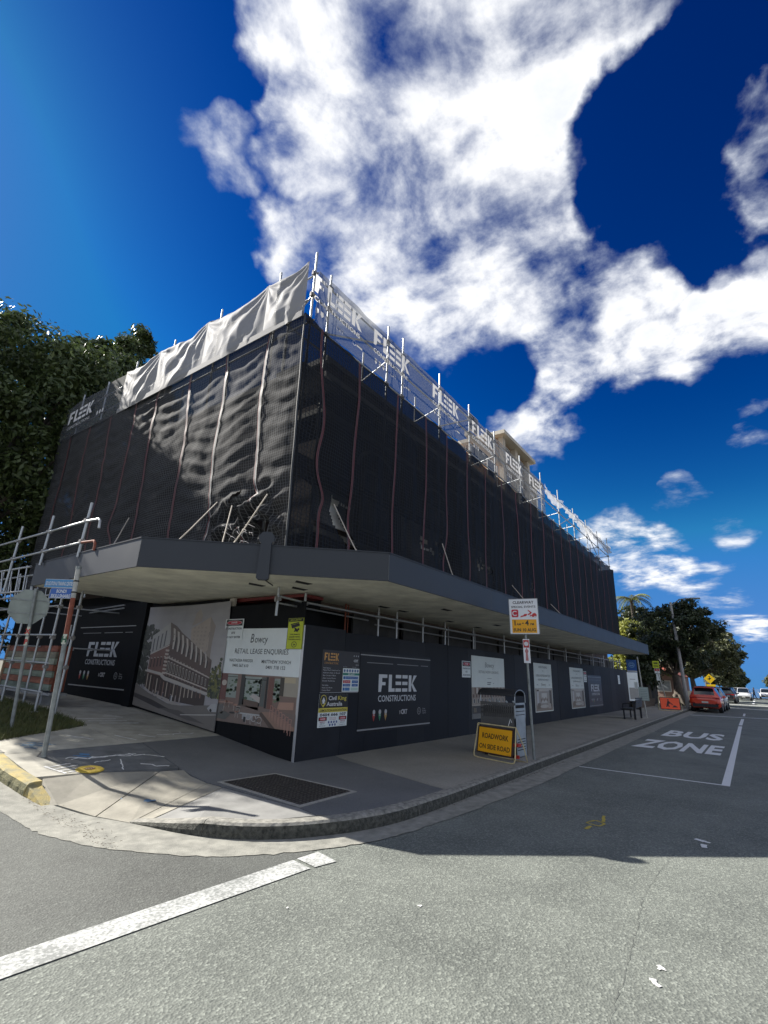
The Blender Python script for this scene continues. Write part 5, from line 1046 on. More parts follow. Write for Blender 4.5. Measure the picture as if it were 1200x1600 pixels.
ms = root('mesh_sheet', 'translucent mesh sheet with pale FLEEK lettering at the far left end of the scaffold', 'mesh sheet', (5.35, 15, 8.3))
P_ = [[Vector((5.31 - .05 * NZ(y_ * 1.2, z_ * 1.5), y_, z_)) for y_ in np.linspace(13.2, 17.0, 40)] for z_ in np.linspace(8.25, 9.5, 16)]; grid_obj('sheet_panel', P_, None, M_mesh, ms)
P = Print((5.22, 16.35, 8.6), (0, -1, 0), (0, 0, 1)); P.fleek(0, .1, 1.55, .42, grey(.62)); P.text('CONSTRUCTIONS', .78, -.1, .14, grey(.55), width=1.5)
for k in range(3): P.circ(2.0 + .16 * k, -.05, .05, grey(.5), ry=.07)
P.build('lettering', ms)
mr_ = root('mesh_sheet', 'long translucent mesh sheet printed with FLEEK CONSTRUCTIONS along the main street parapet', 'mesh sheet', (12, 6.0, 8.3))
for i, (a, b_) in enumerate(zip(fx[:-1], fx[1:])):
    if a > 19: break
    P_ = []
    for j in range(21):
        row = []
        for k in range(31):
            t = k / 30; x = a + (b_ - a) * t; h = j / 20; zb = 8.22 + .03 * math.sin(x * 5); zt = 9.56 - .05 * math.sin(PI * t); z = zb + (zt - zb) * h
            row.append(Vector((max(x, 5.33), 6.04 - .05 * math.sin(PI * t) * (NZ(x, z * 1.3) + .5) - .02 * NZ(x * 3, z * 4), z)))
        P_.append(row)
    grid_obj('sheet_panel', P_, None, M_mesh, mr_)
for k, x in enumerate((5.45, 7.42, 10.1, 12.52, 15.2, 17.5)):
    P = Print((x, 5.975, 8.42), (1, 0, 0), (0, 0, 1)); c = grey(.66)
    P.fleek(0, .48, 1.48, .42, c); P.text('CONSTRUCTIONS', .74, .28, .17, c, width=1.46, bold=.01)
    for q in range(3): P.poly([(.12 + .15 * q - .045, .14), (.12 + .15 * q + .045, .14), (.12 + .15 * q + .045, .06), (.12 + .15 * q, 0), (.12 + .15 * q - .045, .06)], grey(.45), 1)
    P.text('CRT', .82, .03, .13, grey(.45)); P.ring(1.3, .07, .06, .012, grey(.45)); P.rect(1.38, .04, .2, .06, grey(.35)); P.build('lettering', mr_, SHEETINK)
rs = root('rolled_sheet', 'bunched clear plastic sheet sagging from the far parapet rail', 'plastic sheet', (25, 6.0, 9))
for i, (a, b_) in enumerate(zip(fx[8:-1], fx[9:])):
    P_ = []
    for j in range(13):
        row = []
        for k in range(27):
            t = k / 26; x = a + (b_ - a) * t; h = j / 12; drop = .42 + .12 * math.sin(x * 1.3) + .1 * NZ(x * 2, 4); z = 9.58 - .06 * math.sin(PI * t) - drop * (1 - h) - .06 * math.sin(PI * t)
            row.append(Vector((x, 6.02 - .10 * NZ(x * 3.2, z * 5) - .06 * math.sin(z * 18 + x * 2) * (1 - h), z)))
        P_.append(row)
    grid_obj('sheet_panel', P_, None, M_clear, rs)
# upper scaffold, netting and sheets enlarged about the camera position, outline in view unchanged
def scale_about_cam(o, k, loc): o.scale = (k, k, k); o.location = loc
K_UP = 1.13
for o_ in (sf, nl, nr, tp, ms, mr_, rs): scale_about_cam(o_, K_UP, (o_.location.x * K_UP, o_.location.y * K_UP, o_.location.z * K_UP - .221))
# ---------------------------------------------------------------- guard rail on the left end of the awning
gl = root('guard_rail', 'short steel guard rail clamped above the left end of the awning', 'guard rail', (3.9, 12, 3.6))
for y in (10.0, 11.72, 13.4, 15.2): pipe('post', (3.92, y + .02, 3.1 if y > 12.2 else 3.55), (3.92, y - .05, 4.62), gl, .028); [coupler((3.92, y, z), gl, PI / 2) for z in (4.27, 3.85)]
pipe('rail', (3.9, 16.5, 4.32), (3.9, 9.95, 4.24), gl, .024); pipe('rail', (3.9, 16.5, 3.86), (3.9, 9.95, 3.82), gl, .024)
for z, m_ in ((4.24, M_steel), (3.82, M_rustred)): b = MB(); b.tube([(3.9, 9.95, z), (3.9, 9.45, z - .03), (3.9, 9.38, z - .08), (3.9, 9.36, z - .22)], .024, 8); b.build('bent_end', m_, gl)
# ---------------------------------------------------------------- side street scaffold tower with plank crate and ladder beam
tw = root('scaffold_tower', 'galvanised scaffold tower with ladder beams over the side street footpath', 'scaffold', (4.6, 12.9, .7))
for (x, y) in ((4.62, 12.1), (4.85, 12.1 - .38), (4.62, 14.0), (4.95, 13.7), (4.62, 16.2), (4.95, 16.0)):
    pipe('standard', (x, y, g(x, y) + .16), (x, y, 3.25 if y < 13 else 3.9), tw, .026)
    for z in (1.55, 2.15, 2.8): coupler((x, y, z + (y > 13) * .05), tw, PI / 2)
    b = MB(); b.box(x - .07, x + .07, y - .07, y + .07, g(x, y) + .14, g(x, y) + .16); b.build('base_plate', M_grey_dull, tw)
for z in (1.05, 1.62, 2.2, 2.82):
    pipe('ledger', (4.62, 12.0, z), (4.62, 16.4, z + .05), tw, .022)
for y in (14.0, 16.2): pipe('transom', (4.6, y, 1.98), (6.7, y - .3, 1.98), tw, .02); pipe('transom', (4.6, y, 2.95), (6.7, y - .3, 2.95), tw, .02)
for (x, y0, y1) in ((4.55, 11.9, 18), (3.95, 12.3, 18)):
    lb = MB(); lb.tube([(x, y0, 3.05), (x, y1, 3.2)], .024, 8); lb.tube([(x, y0, 3.58), (x, y1, 3.72)], .024, 8); k = 0; y = y0 + .1
    while y < y1 - .3:
        lb.tube([(x, y, 3.08), (x, y + .12 + (.22 if k % 4 == 3 else 0), 3.62)], .015, 6); y += .42; k += 1
    lb.build('ladder_beam', M_steel, tw)
lb = MB(); 
for z in (3.02, 3.1): lb.tube([(6.4, 12.9, z), (6.9, 16.5, z + .02)], .02, 6)
lb.build('ledger', M_grey_dull, tw)
pipe('prop', (4.15, 13.9, 2.35), (4.35, 14.8, 1.1), tw, .05, ME_tube_d)
b = MB(); b.box(4.80, 4.82, 11.78, 12.02, 2.02, 2.42); b.build('tag_board', mat('tag_white', (.45, .46, .46), .5), tw); P = Print((4.79, 12.02, 2.02), (0, -1, 0), (0, 0, 1)); P.rect(.02, .3, .2, .08, (.5, .08, .06)); P.rect(.02, .1, .2, .15, grey(.25)); P.rect(.04, .02, .15, .05, grey(.3)); P.build('lettering', tw)
ck = root('plank_barrier', 'stack of red and grey-green painted timber planks inside the scaffold tower', 'timber barrier', (5.1, 14.5, .9))
cols = [(.17, .06, .04), (.16, .15, .11), (.24, .26, .20), (.20, .075, .045), (.15, .18, .14), (.20, .08, .05), (.13, .16, .13)]
for k, c in enumerate(cols[::-1]):
    b = MB(); z = 1.02 + .142 * k; r = random.Random(k); b.box(5.10 + r.uniform(-.01, .01), 5.16, 12.95, 15.9, z, z + .132); b.build('plank', mat('plank_paint_%s' % 'abcdefg'[k], c, .85, col2=tuple(v * 1.8 for v in c), var=.4, scale=7, bump=.3, bscale=30, stretch=(1, .2, 1)), ck)
b = MB(); b.box(5.16, 5.42, 12.93, 12.97, 1.0, 2.0); b.build('end_board', M_rustred, ck); b = MB(); b.box(5.05, 5.42, 12.7, 16.1, .93, .98); b.build('bottom_rail', M_grey_dull, ck); b = MB(); b.box(5.06, 5.10, 15.86, 15.92, 1.0, 2.02); b.build('edge_batten', mat('pale_timber', (.34, .24, .15), .8), ck)
for y in (13.2, 15.6): b = MB(); b.box(5.12, 5.4, y, y + .1, g(5, y) + .14, .93); b.build('bearer', M_grey_dull, ck)
# ---------------------------------------------------------------- street signs and furniture
def lean_pipe(name, p0, p1, r, m, parent, n=10):
    b = MB(); b.tube([p0, p1], r, n); return b.build(name, m, parent)
M_pole = mat('weathered_pole', (.24, .26, .25), .55, metal=.35, var=.3, scale=8); M_polew = mat('worn_white_pole_paint', (.40, .40, .37), .6, var=.25, scale=9)
gp = g(3.52, 8.54) + .14
t = root('street_sign_pole', 'leaning pole with red painted band and two blue street direction blades at the corner', 'sign pole', (3.52, 8.54, gp))
A = Vector((3.52, 8.54, gp)); B_ = Vector((3.44, 8.66, 3.13))
def on(z): k = (z - A.z) / (B_.z - A.z); return A.lerp(B_, k)
lean_pipe('pole', A, on(2.0), .034, M_pole, t); lean_pipe('red_band', on(2.0), on(2.64), .036, M_rustred, t); lean_pipe('white_top', on(2.64), on(3.13), .036, M_polew, t)
b = MB(); b.tube([on(3.10), on(3.15)], .041, 10); b.build('cap', M_pole, t)
for z in (2.72, 2.9): b = MB(); b.tube([on(z), on(z + .02)], .043, 10); b.build('clamp', M_dark, t)
uu = Vector((.52, -.85, 0)).normalized(); nn = uu.cross(Vector((0, 0, 1)))
def blade(z, W, H, col, lines, edge):
    O = on(z) - uu * (W + .03) + nn * .0; board(t, O, uu, (0, 0, 1), W, H, t=.004, m=mat('blade_' + edge, col, .4), name='blade'); P = Print(O, uu, (0, 0, 1))
    for k, (tx, sz, y, wd_) in enumerate(lines): P.text(tx, W * .5, y, sz, (.62, .66, .7), width=wd_, bold=.025)
    P.rect(0, 0, W, .006, (.5, .55, .6)); P.rect(0, H - .006, W, .006, (.5, .55, .6)); P.build('lettering', t)
blade(2.80, .50, .135, (.05, .22, .45), [('EDUCATION & TRAINING CENTRE', .085, .035, .46)], 'light_blue'); blade(2.63, .38, .165, (.025, .10, .36), [('BONDI', .075, .088, .17), ('SKILLSHARE', .075, .012, .33)], 'deep_blue')
u2 = Vector((.58, -.81, 0)); n2v = u2.cross(Vector((0, 0, 1))); c = on(1.93) + n2v * .037 - u2 * .032
board(t, c, u2, (0, 0, 1), .064, .15, t=.002, m=mat('sticker_pale', (.5, .52, .42), .5), name='sticker'); P = Print(c, u2, (0, 0, 1)); P.text('H', .032, .03, .12, (.02, .10, .05), bold=.04); P.build('lettering', t)
gp = g(3.75, 10.6) + .14; t = root('stop_sign', 'octagonal road sign seen from behind on a leaning pole in the grass verge', 'sign', (3.75, 10.61, gp))
A = Vector((3.75, 10.61, gp)); B_ = Vector((3.62, 10.72, 2.95)); lean_pipe('pole', A, B_, .03, M_pole, t)
cz = A.lerp(B_, .86) + Vector((-.01, .04, 0)); b = MB(); rr_ = .335; ux = Vector((.86, -.5, 0)).normalized(); nx_ = ux.cross(Vector((0, 0, 1)))
ring = [cz - ux * .04 + ux * rr_ * math.cos(PI / 8 + k * PI / 4) + Vector((0, 0, rr_ * math.sin(PI / 8 + k * PI / 4))) for k in range(8)]
b.add([p - nx_ * .002 for p in ring] + [p - nx_ * .005 for p in ring], [tuple(range(8)), tuple(reversed(range(8, 16)))] + [(k, k + 8, (k + 1) % 8 + 8, (k + 1) % 8) for k in range(8)], 0)
b.add([p - nx_ * .0065 for p in ring], [tuple(reversed(range(8)))], 1); b.build('sign_plate', [mat('sign_back_grey', (.26, .29, .26), .5, metal=.3, var=.15, scale=5), mat('sign_face_red', (.5, .02, .02), .4)], t)
for dz in (-.12, .12): b = MB(); b.obox(cz - ux * .04 + Vector((0, 0, dz)), ux * .30, nx_ * .008, Vector((0, 0, .012))); b.build('bracket', M_pole, t)
for z, tx in ((2.1, 'X'), (1.92, 'P')):
    k = (z - A.z) / (B_.z - A.z); c = A.lerp(B_, k) + n2v * .032 - u2 * .028; board(t, c, u2, (0, 0, 1), .056, .15, t=.002, m=bpy.data.materials['sticker_pale'], name='sticker'); P = Print(c, u2, (0, 0, 1)); P.text(tx, .028, .03, .11, (.45, .04, .03), bold=.05); P.build('lettering', t)
# clearway sign
t = root('clearway_sign', 'white and orange CLEARWAY special events sign on a slim pole at the kerb', 'sign', (10.76, 3.9, .14))
A = Vector((10.76, 3.90, .14)); B_ = Vector((10.74, 3.96, 3.2)); lean_pipe('pole', A, B_, .028, M_pole, t)
u = Vector((.16, -.987, 0)).normalized(); w = Vector((0, .02, 1)).normalized(); O = Vector((10.66, 4.26, 2.62)); W, H = .64, .78
def rrect(P, x, y, W, H, r_, col, L):
    pts = []
    for cx_, cy_, a0 in ((x + W - r_, y + r_, -PI / 2), (x + W - r_, y + H - r_, 0), (x + r_, y + H - r_, PI / 2), (x + r_, y + r_, PI)):
        for k in range(5): a = a0 + k * PI / 8; pts.append((cx_ + r_ * math.cos(a), cy_ + r_ * math.sin(a)))
    P.poly(pts, col, L)
board(t, O, u, w, W, H, m=mat('sign_white', (.78, .80, .82), .4), name='sign_plate'); P = Print(O, u, w); K = (.02, .02, .025)
for q in ((0, 0, W, .012), (0, H - .012, W, .012), (0, 0, .012, H), (W - .012, 0, .012, H)): P.rect(*q, (.22, .23, .24), 1)
P.text('CLEARWAY', W / 2, .665, .085, K, bold=.02, width=.46); P.text('SPECIAL EVENTS', W / 2, .575, .062, K, bold=.015, width=.53)
rrect(P, .055, .37, .15, .17, .03, (.55, .02, .04), 1); P.ring(.13, .455, .058, .022, grey(.75), 2, a0=.7, a1=2 * PI - .7)
RD = (.55, .03, .03); P.poly([(.24, .37), (.26, .40), (.31, .41), (.34, .44), (.40, .44), (.38, .40), (.36, .39), (.3, .38), (.27, .37)], RD)
P.poly([(.41, .41), (.47, .43), (.50, .47), (.42, .53), (.41, .52), (.46, .46), (.41, .44)], RD); P.poly([(.45, .38), (.48, .37), (.56, .37), (.59, .38), (.60, .42), (.57, .46), (.52, .45), (.5, .42), (.45, .41)], RD); P.circ(.48, .375, .02, grey(.7), 3); P.circ(.56, .375, .02, grey(.7), 3)
P.rect(.055, .03, .53, .29, (.88, .42, .01), 1); P.text('1', .12, .195, .15, K, bold=.03); P.text('AM', .20, .195, .065, K, bold=.02); P.text('-', .29, .21, .13, K, bold=.03); P.text('4', .38, .195, .15, K, bold=.03); P.text('PM', .49, .195, .065, K, bold=.02); P.text('SUN 10 AUG', .32, .065, .09, K, bold=.03, width=.48)
P.build('lettering', t)
O = Vector((10.70, 3.99, 2.02)); board(t, O, u, w, .14, .50, m=bpy.data.materials['sign_white'], name='small_plate'); P = Print(O, u, w); P.rect(.01, .32, .12, .16, (.5, .05, .05)); P.circ(.07, .40, .045, grey(.7), 2); P.poly([(.04, .05), (.1, .05), (.09, .2), (.11, .25), (.07, .32), (.03, .25), (.05, .2)], (.5, .2, .2)); P.build('lettering', t)
# litter bin
M_bind = mat('charcoal_bin_steel', (.10, .10, .098), .42, metal=.3, var=.15, scale=3); M_bins = mat('brushed_bin_steel', (.42, .46, .48), .45, metal=.55, var=.15, scale=4)
t = root('litter_bin', 'grey steel litter bin enclosure with slotted sides and arched hood', 'bin', (10.9, 4.55, .14))
X0, X1, Y0, Y1, Z_, ZT = 10.6, 11.2, 4.2, 4.98, .2, 1.2
b = MB(); b.box(X0 + .02, X1 - .02, Y0 + .03, Y1 - .03, Z_, ZT - .22); b.box(X0 + .05, X1 - .02, Y0 + .05, Y1 - .05, ZT - .22, ZT - .08, 1); b.build('body', [M_bind, M_dark], t)
b = MB(); b.box(X0, X0 + .016, Y0 + .03, Y1, Z_, ZT - .30); b.box(X0, X0 + .016, Y0 + .03, Y1, ZT - .055, ZT)
nsl = 17
for k in range(nsl + 1): y = Y0 + .04 + (Y1 - Y0 - .05) * k / nsl; b.box(X0, X0 + .015, y - .012, y + .012, ZT - .30, ZT - .05)
for z in (ZT - .215, ZT - .135): b.box(X0, X0 + .0145, Y0 + .03, Y1, z - .008, z + .008)
b.build('slotted_panel', M_bind, t)
b = MB(); b.box(X0, X1, Y0, Y0 + .016, .16, ZT - .30); b.box(X0, X1, Y0, Y0 + .016, ZT - .04, ZT)
for k in range(3): b.box(X0 + .03, X1 - .03, Y0, Y0 + .013, ZT - .30 + .07 * k, ZT - .245 + .07 * k)
b.box(X0, X0 + .03, Y0, Y0 + .018, .14, ZT); b.box(X1 - .03, X1, Y0, Y0 + .018, .14, ZT); b.build('end_panel', M_bins, t)
b = MB()
for k in range(5): b.box(X0 + .08, X1 - .08, Y0 - .003, Y0 + .001, .28 + .05 * k, .295 + .05 * k)
b.build('vent_slots', M_dark, t)
hood = MB(); n = 12; ra = (X1 - X0) / 2; cxx = (X0 + X1) / 2; arc = [(cxx + ra * 1.02 * math.cos(PI * k / n), ZT + .13 + .13 * math.sin(PI * k / n)) for k in range(n + 1)]
for th in (0, .012): hood.add([(x, yy, z + th) for (x, z) in arc for yy in (Y0 - .01, Y1 + .06)], [(2 * k, 2 * k + 1, 2 * k + 3, 2 * k + 2) for k in range(n)])
hood.build('hood', mat('black_hood', (.02, .022, .026), .5), t)
b = MB(); b.tube([(cxx + ra * math.cos(PI * k / n), Y0 + .0, ZT + .13 + .13 * math.sin(PI * k / n) if 0 < k < n else ZT) for k in range(n + 1)], .012, 6); b.tube([(cxx + ra * math.cos(PI * k / n), Y1 + .0, ZT + .13 + .13 * math.sin(PI * k / n) if 0 < k < n else ZT) for k in range(n + 1)], .012, 6); b.build('hood_frame', M_bins, t)
b = MB(); r = random.Random(3)
for k in range(5): x, y = r.uniform(X0 + .1, X1 - .1), r.uniform(Y0 + .1, Y1 - .1); b.tube([(x, y, ZT - .06), (x + .05, y + .03, ZT - .02), (x + .07, y + .07, ZT + .02)], .02, 6)
b.build('rubbish', M_sheetwhite, t)
b = MB(); b.box(X0 + .05, X1 - .05, Y0 + .05, Y1 - .05, .14, .2); b.build('plinth', M_dark, t)
# roadwork A-frame sign
def aframe(t, c0, c1, ztop, lean, facecol, bordercol, frame_m, back, draw, W, H, zlo):
    """c0,c1: feet left/right; frame loops; plate hung on it"""
    c0, c1 = Vector(c0), Vector(c1); u = (c1 - c0).normalized(); n = u.cross(Vector((0, 0, 1))); L = (c1 - c0).length; up = (Vector((0, 0, 1)) * ztop - n * lean)
    b = MB(); k = .06
    pts = [c0 + up, c0 + up * .5 - u * .02, c0 - u * .05 + up * .12, c0 - u * .03 + Vector((0, 0, .015)), c0 + u * .06, c1 - u * .06, c1 + Vector((0, 0, .015)), c1 + u * .02 + up * .12, c1 + up * .5 + u * .01, c1 + up, c0 + up]
    b.tube(pts, .013, 7); b.build('frame', frame_m, t)
    b = MB(); bk = -n * back; b.tube([c0 + up, c0 + bk * .6 + up * .5, c0 + bk, c1 + bk, c1 + bk * .6 + up * .5, c1 + up], .012, 7); b.build('back_leg', frame_m, t)
    w = up.normalized(); O = c0 + u * (L - W) / 2 + w * zlo + n * .018
    board(t, O, u, w, W, H, t=.012, m=bordercol, name='sign_plate'); P = Print(O, u, w); P.rect(W * .035, H * .045, W * .93, H * .91, facecol, 1); draw(P, W, H); P.build('lettering', t)
M_cream = mat('cream_frame_paint', (.62, .52, .28), .6, var=.2, scale=10)
t = root('roadwork_sign', 'yellow ROADWORK ON SIDE ROAD folding sign standing in front of the litter bin', 'sign', (9.98, 4.42, .14))
def rw(P, W, H): P.text('ROADWORK', W * .5, H * .56, H * .27, (.03, .01, .01), bold=.02, width=W * .74); P.text('ON SIDE ROAD', W * .5, H * .17, H * .25, (.03, .01, .01), bold=.02, width=W * .86); P.text('ROADSIGNS', W * .9, H * .06, H * .04, (.03, .01, .01), width=W * .1)
aframe(t, (10.13, 4.90, .15), (9.86, 3.97, .15), .63, .10, (.98, .47, .008), mat('sign_edge_brown', (.05, .02, .015), .6), M_cream, .42, rw, .90, .50, .10)
b = MB(); b.tube([(10.02, 4.12, .8), (10.08, 4.10, .92), (10.1, 4.08, .86)], .006, 5); b.build('handle', M_sheetwhite, t); b = MB(); b.box(10.12, 10.3, 3.98, 4.1, .42, .47); b.box(10.2, 10.24, 4.0, 4.1, .2, .26); b.build('sandbag_strap', mat('red_plastic', (.5, .03, .02), .5), t)
t = root('roadwork_sign', 'orange worker symbol roadwork sign on the far footpath before the parked cars', 'sign', (37.6, 4.6, .14))
def wk(P, W, H):
    K = (.02, .01, .01); P.circ(W * .42, H * .80, H * .06, K, 2); P.poly([(W * .38, H * .72), (W * .46, H * .72), (W * .5, H * .5), (W * .42, H * .45), (W * .34, H * .2), (W * .28, H * .2), (W * .34, H * .48)], K, 2); P.poly([(W * .42, H * .45), (W * .46, H * .2), (W * .40, H * .2), (W * .38, H * .45)], K, 2)
    P.line(W * .44, H * .66, W * .62, H * .42, H * .045, K, 2); P.line(W * .38, H * .62, W * .68, H * .34, H * .03, K, 2); P.poly([(W * .58, H * .2), (W * .72, H * .38), (W * .86, H * .2)], K, 2)
aframe(t, (37.4, 5.22, .15), (37.8, 4.05, .15), .80, .12, (1.0, .10, .02), mat('sign_edge_dark', (.04, .01, .01), .6), M_cream, .45, wk, 1.15, .72, .06)
# bench
t = root('bench', 'dark steel street bench facing the hoarding near the bus stop', 'bench', (26.7, 4.7, .14))
M_bench = mat('bench_steel', (.035, .037, .04), .5, metal=.3)
for x in (25.95, 27.45):
    b = MB(); b.box(x - .03, x + .03, 4.62, 4.70, .14, .92); b.box(x - .03, x + .03, 5.08, 5.14, .14, .56); b.box(x - .03, x + .03, 4.62, 5.2, .52, .57); b.build('leg', M_bench, t)
for k in range(6): b = MB(); y = 4.74 + .085 * k; b.box(25.9, 27.5, y, y + .07, .575, .60); b.build('seat_slat', M_bench, t)
for k in range(5): b = MB(); z = .66 + .085 * k; b.box(25.9, 27.5, 4.585 - .012 * k, 4.615 - .012 * k, z, z + .07); b.build('back_slat', M_bench, t)
for x in (25.95, 27.45): b = MB(); b.tube([(x, 4.64, .8), (x, 4.9, .82), (x, 5.12, .78), (x, 5.14, .58)], .02, 6); b.build('armrest', M_bench, t)
# bus stop
t = root('bus_stop_sign', 'white bus stop pole with a blue flag sign and timetable case', 'sign', (27.94, 4.51, .14))
A = Vector((27.94, 4.51, .14)); B_ = Vector((27.9, 4.62, 2.95)); lean_pipe('pole', A, B_, .035, M_polew, t)
O = Vector((27.8, 5.12, 2.2)); u = Vector((.1, -.99, 0)).normalized(); board(t, O, u, (0, 0, 1), .44, .60, t=.02, m=mat('bus_blue', (.025, .12, .42), .4), name='flag'); P = Print(O, u, (0, 0, 1)); P.ring(.22, .36, .14, .03, (.2, .4, .65)); P.rect(.14, .3, .16, .13, (.25, .45, .7)); P.rect(.16, .35, .12, .05, (.03, .12, .4), 2); P.rect(0, .02, .44, .07, (.6, .62, .65)); P.build('symbol', t)
O = Vector((27.86, 4.72, .92)); board(t, O, u, (0, 0, 1), .42, .62, t=.05, m=mat('timetable_grey', (.28, .36, .34), .4), name='timetable_case'); P = Print(O, u, (0, 0, 1)); P.rect(.03, .03, .36, .56, (.42, .5, .48)); 
for k in range(6): P.rect(.06, .1 + .075 * k, .3, .02, (.2, .26, .26), 2)
P.build('timetable', t)
b = MB(); b.box(27.75, 27.8, 4.72, 4.86, 1.45, 1.75); b.build('small_box', M_sheetwhite, t)
# parking / bus zone sign
t = root('parking_sign', 'kerbside pole with a lime plate above red and white parking plates', 'sign', (42.5, 5.45, .14))
A = Vector((42.5, 5.35, .14)); B_ = Vector((42.3, 5.9, 3.3)); lean_pipe('pole', A, B_, .035, M_polew, t)
O = Vector((42.25, 6.02, 2.82)); board(t, O, u, (0, 0, 1), .42, .50, m=mat('lime_plate', (.50, .58, .02), .5), name='lime_plate'); P = Print(O, u, (0, 0, 1)); P.rect(.06, .1, .3, .08, (.1, .12, .01)); P.rect(.08, .28, .25, .12, (.1, .12, .01)); P.build('lettering', t)
O = Vector((42.3, 5.95, 2.45)); board(t, O, u, (0, 0, 1), .34, .34, m=M_sheetwhite, name='parking_plate'); P = Print(O, u, (0, 0, 1)); P.rect(.02, .16, .3, .16, (.5, .04, .05)); P.build('lettering', t)
O = Vector((42.33, 5.88, 1.95)); board(t, O, u, (0, 0, 1), .24, .46, m=M_sheetwhite, name='lower_plate')
# pedestrian warning diamonds
for (x, y, lab) in ((65, 3.95, 'yellow diamond pedestrian warning sign beyond the parked cars'),):
    t = root('warning_sign', lab, 'sign', (x, y, .14)); lean_pipe('pole', (x, y, .14), (x, y + .05, 2.6), .035, M_polew, t)
    O = Vector((x - .05, y + .05, 1.95)); q = .72; u_d = (Vector((0, -1, 0)) + Vector((0, 0, 1))).normalized(); w_d = (Vector((0, 1, 0)) + Vector((0, 0, 1))).normalized()
    board(t, O, u_d, w_d, q, q, m=mat('warning_yellow', (.75, .50, .01), .5), name='diamond_plate'); P = Print(O, u_d, w_d); P.line(.2, .45, .5, .3, .1, BLACK); P.line(.25, .25, .5, .5, .06, BLACK); P.circ(.52, .52, .06, BLACK); P.build('symbol', t)
    board(t, (x - .05, y + .4, 1.62), (0, -1, 0), (0, 0, 1), .8, .28, m=bpy.data.materials['warning_yellow'], name='arrow_plate')
# lamp post
t = root('street_lamp', 'tall leaning pale street lamp pole beside the big tree trunk', 'street lamp', (45.6, 4.47, .14))
b = MB(); b.tube([(45.6, 4.47, .14), (45.6, 4.55, 4), (45.6, 4.65, 8.0)], .15, 10, r2=.09); b.build('pole', mat('concrete_pole', (.34, .34, .33), .7, var=.15), t)
b = MB(); b.tube([(45.6, 4.64, 7.7), (45.6, 4.0, 8.2), (45.6, 3.1, 8.25)], .05, 8); b.build('arm', M_pole, t); b = MB(); b.obox((45.6, 2.9, 8.22), (.12, 0, 0), (0, .32, .02), (0, 0, .05)); b.build('lamp_head', M_pole, t)
lean_pipe('pole_sign_pole', (47.2, 5.2, .14), (47.2, 5.35, 3.1), .03, M_pole, t) if False else None
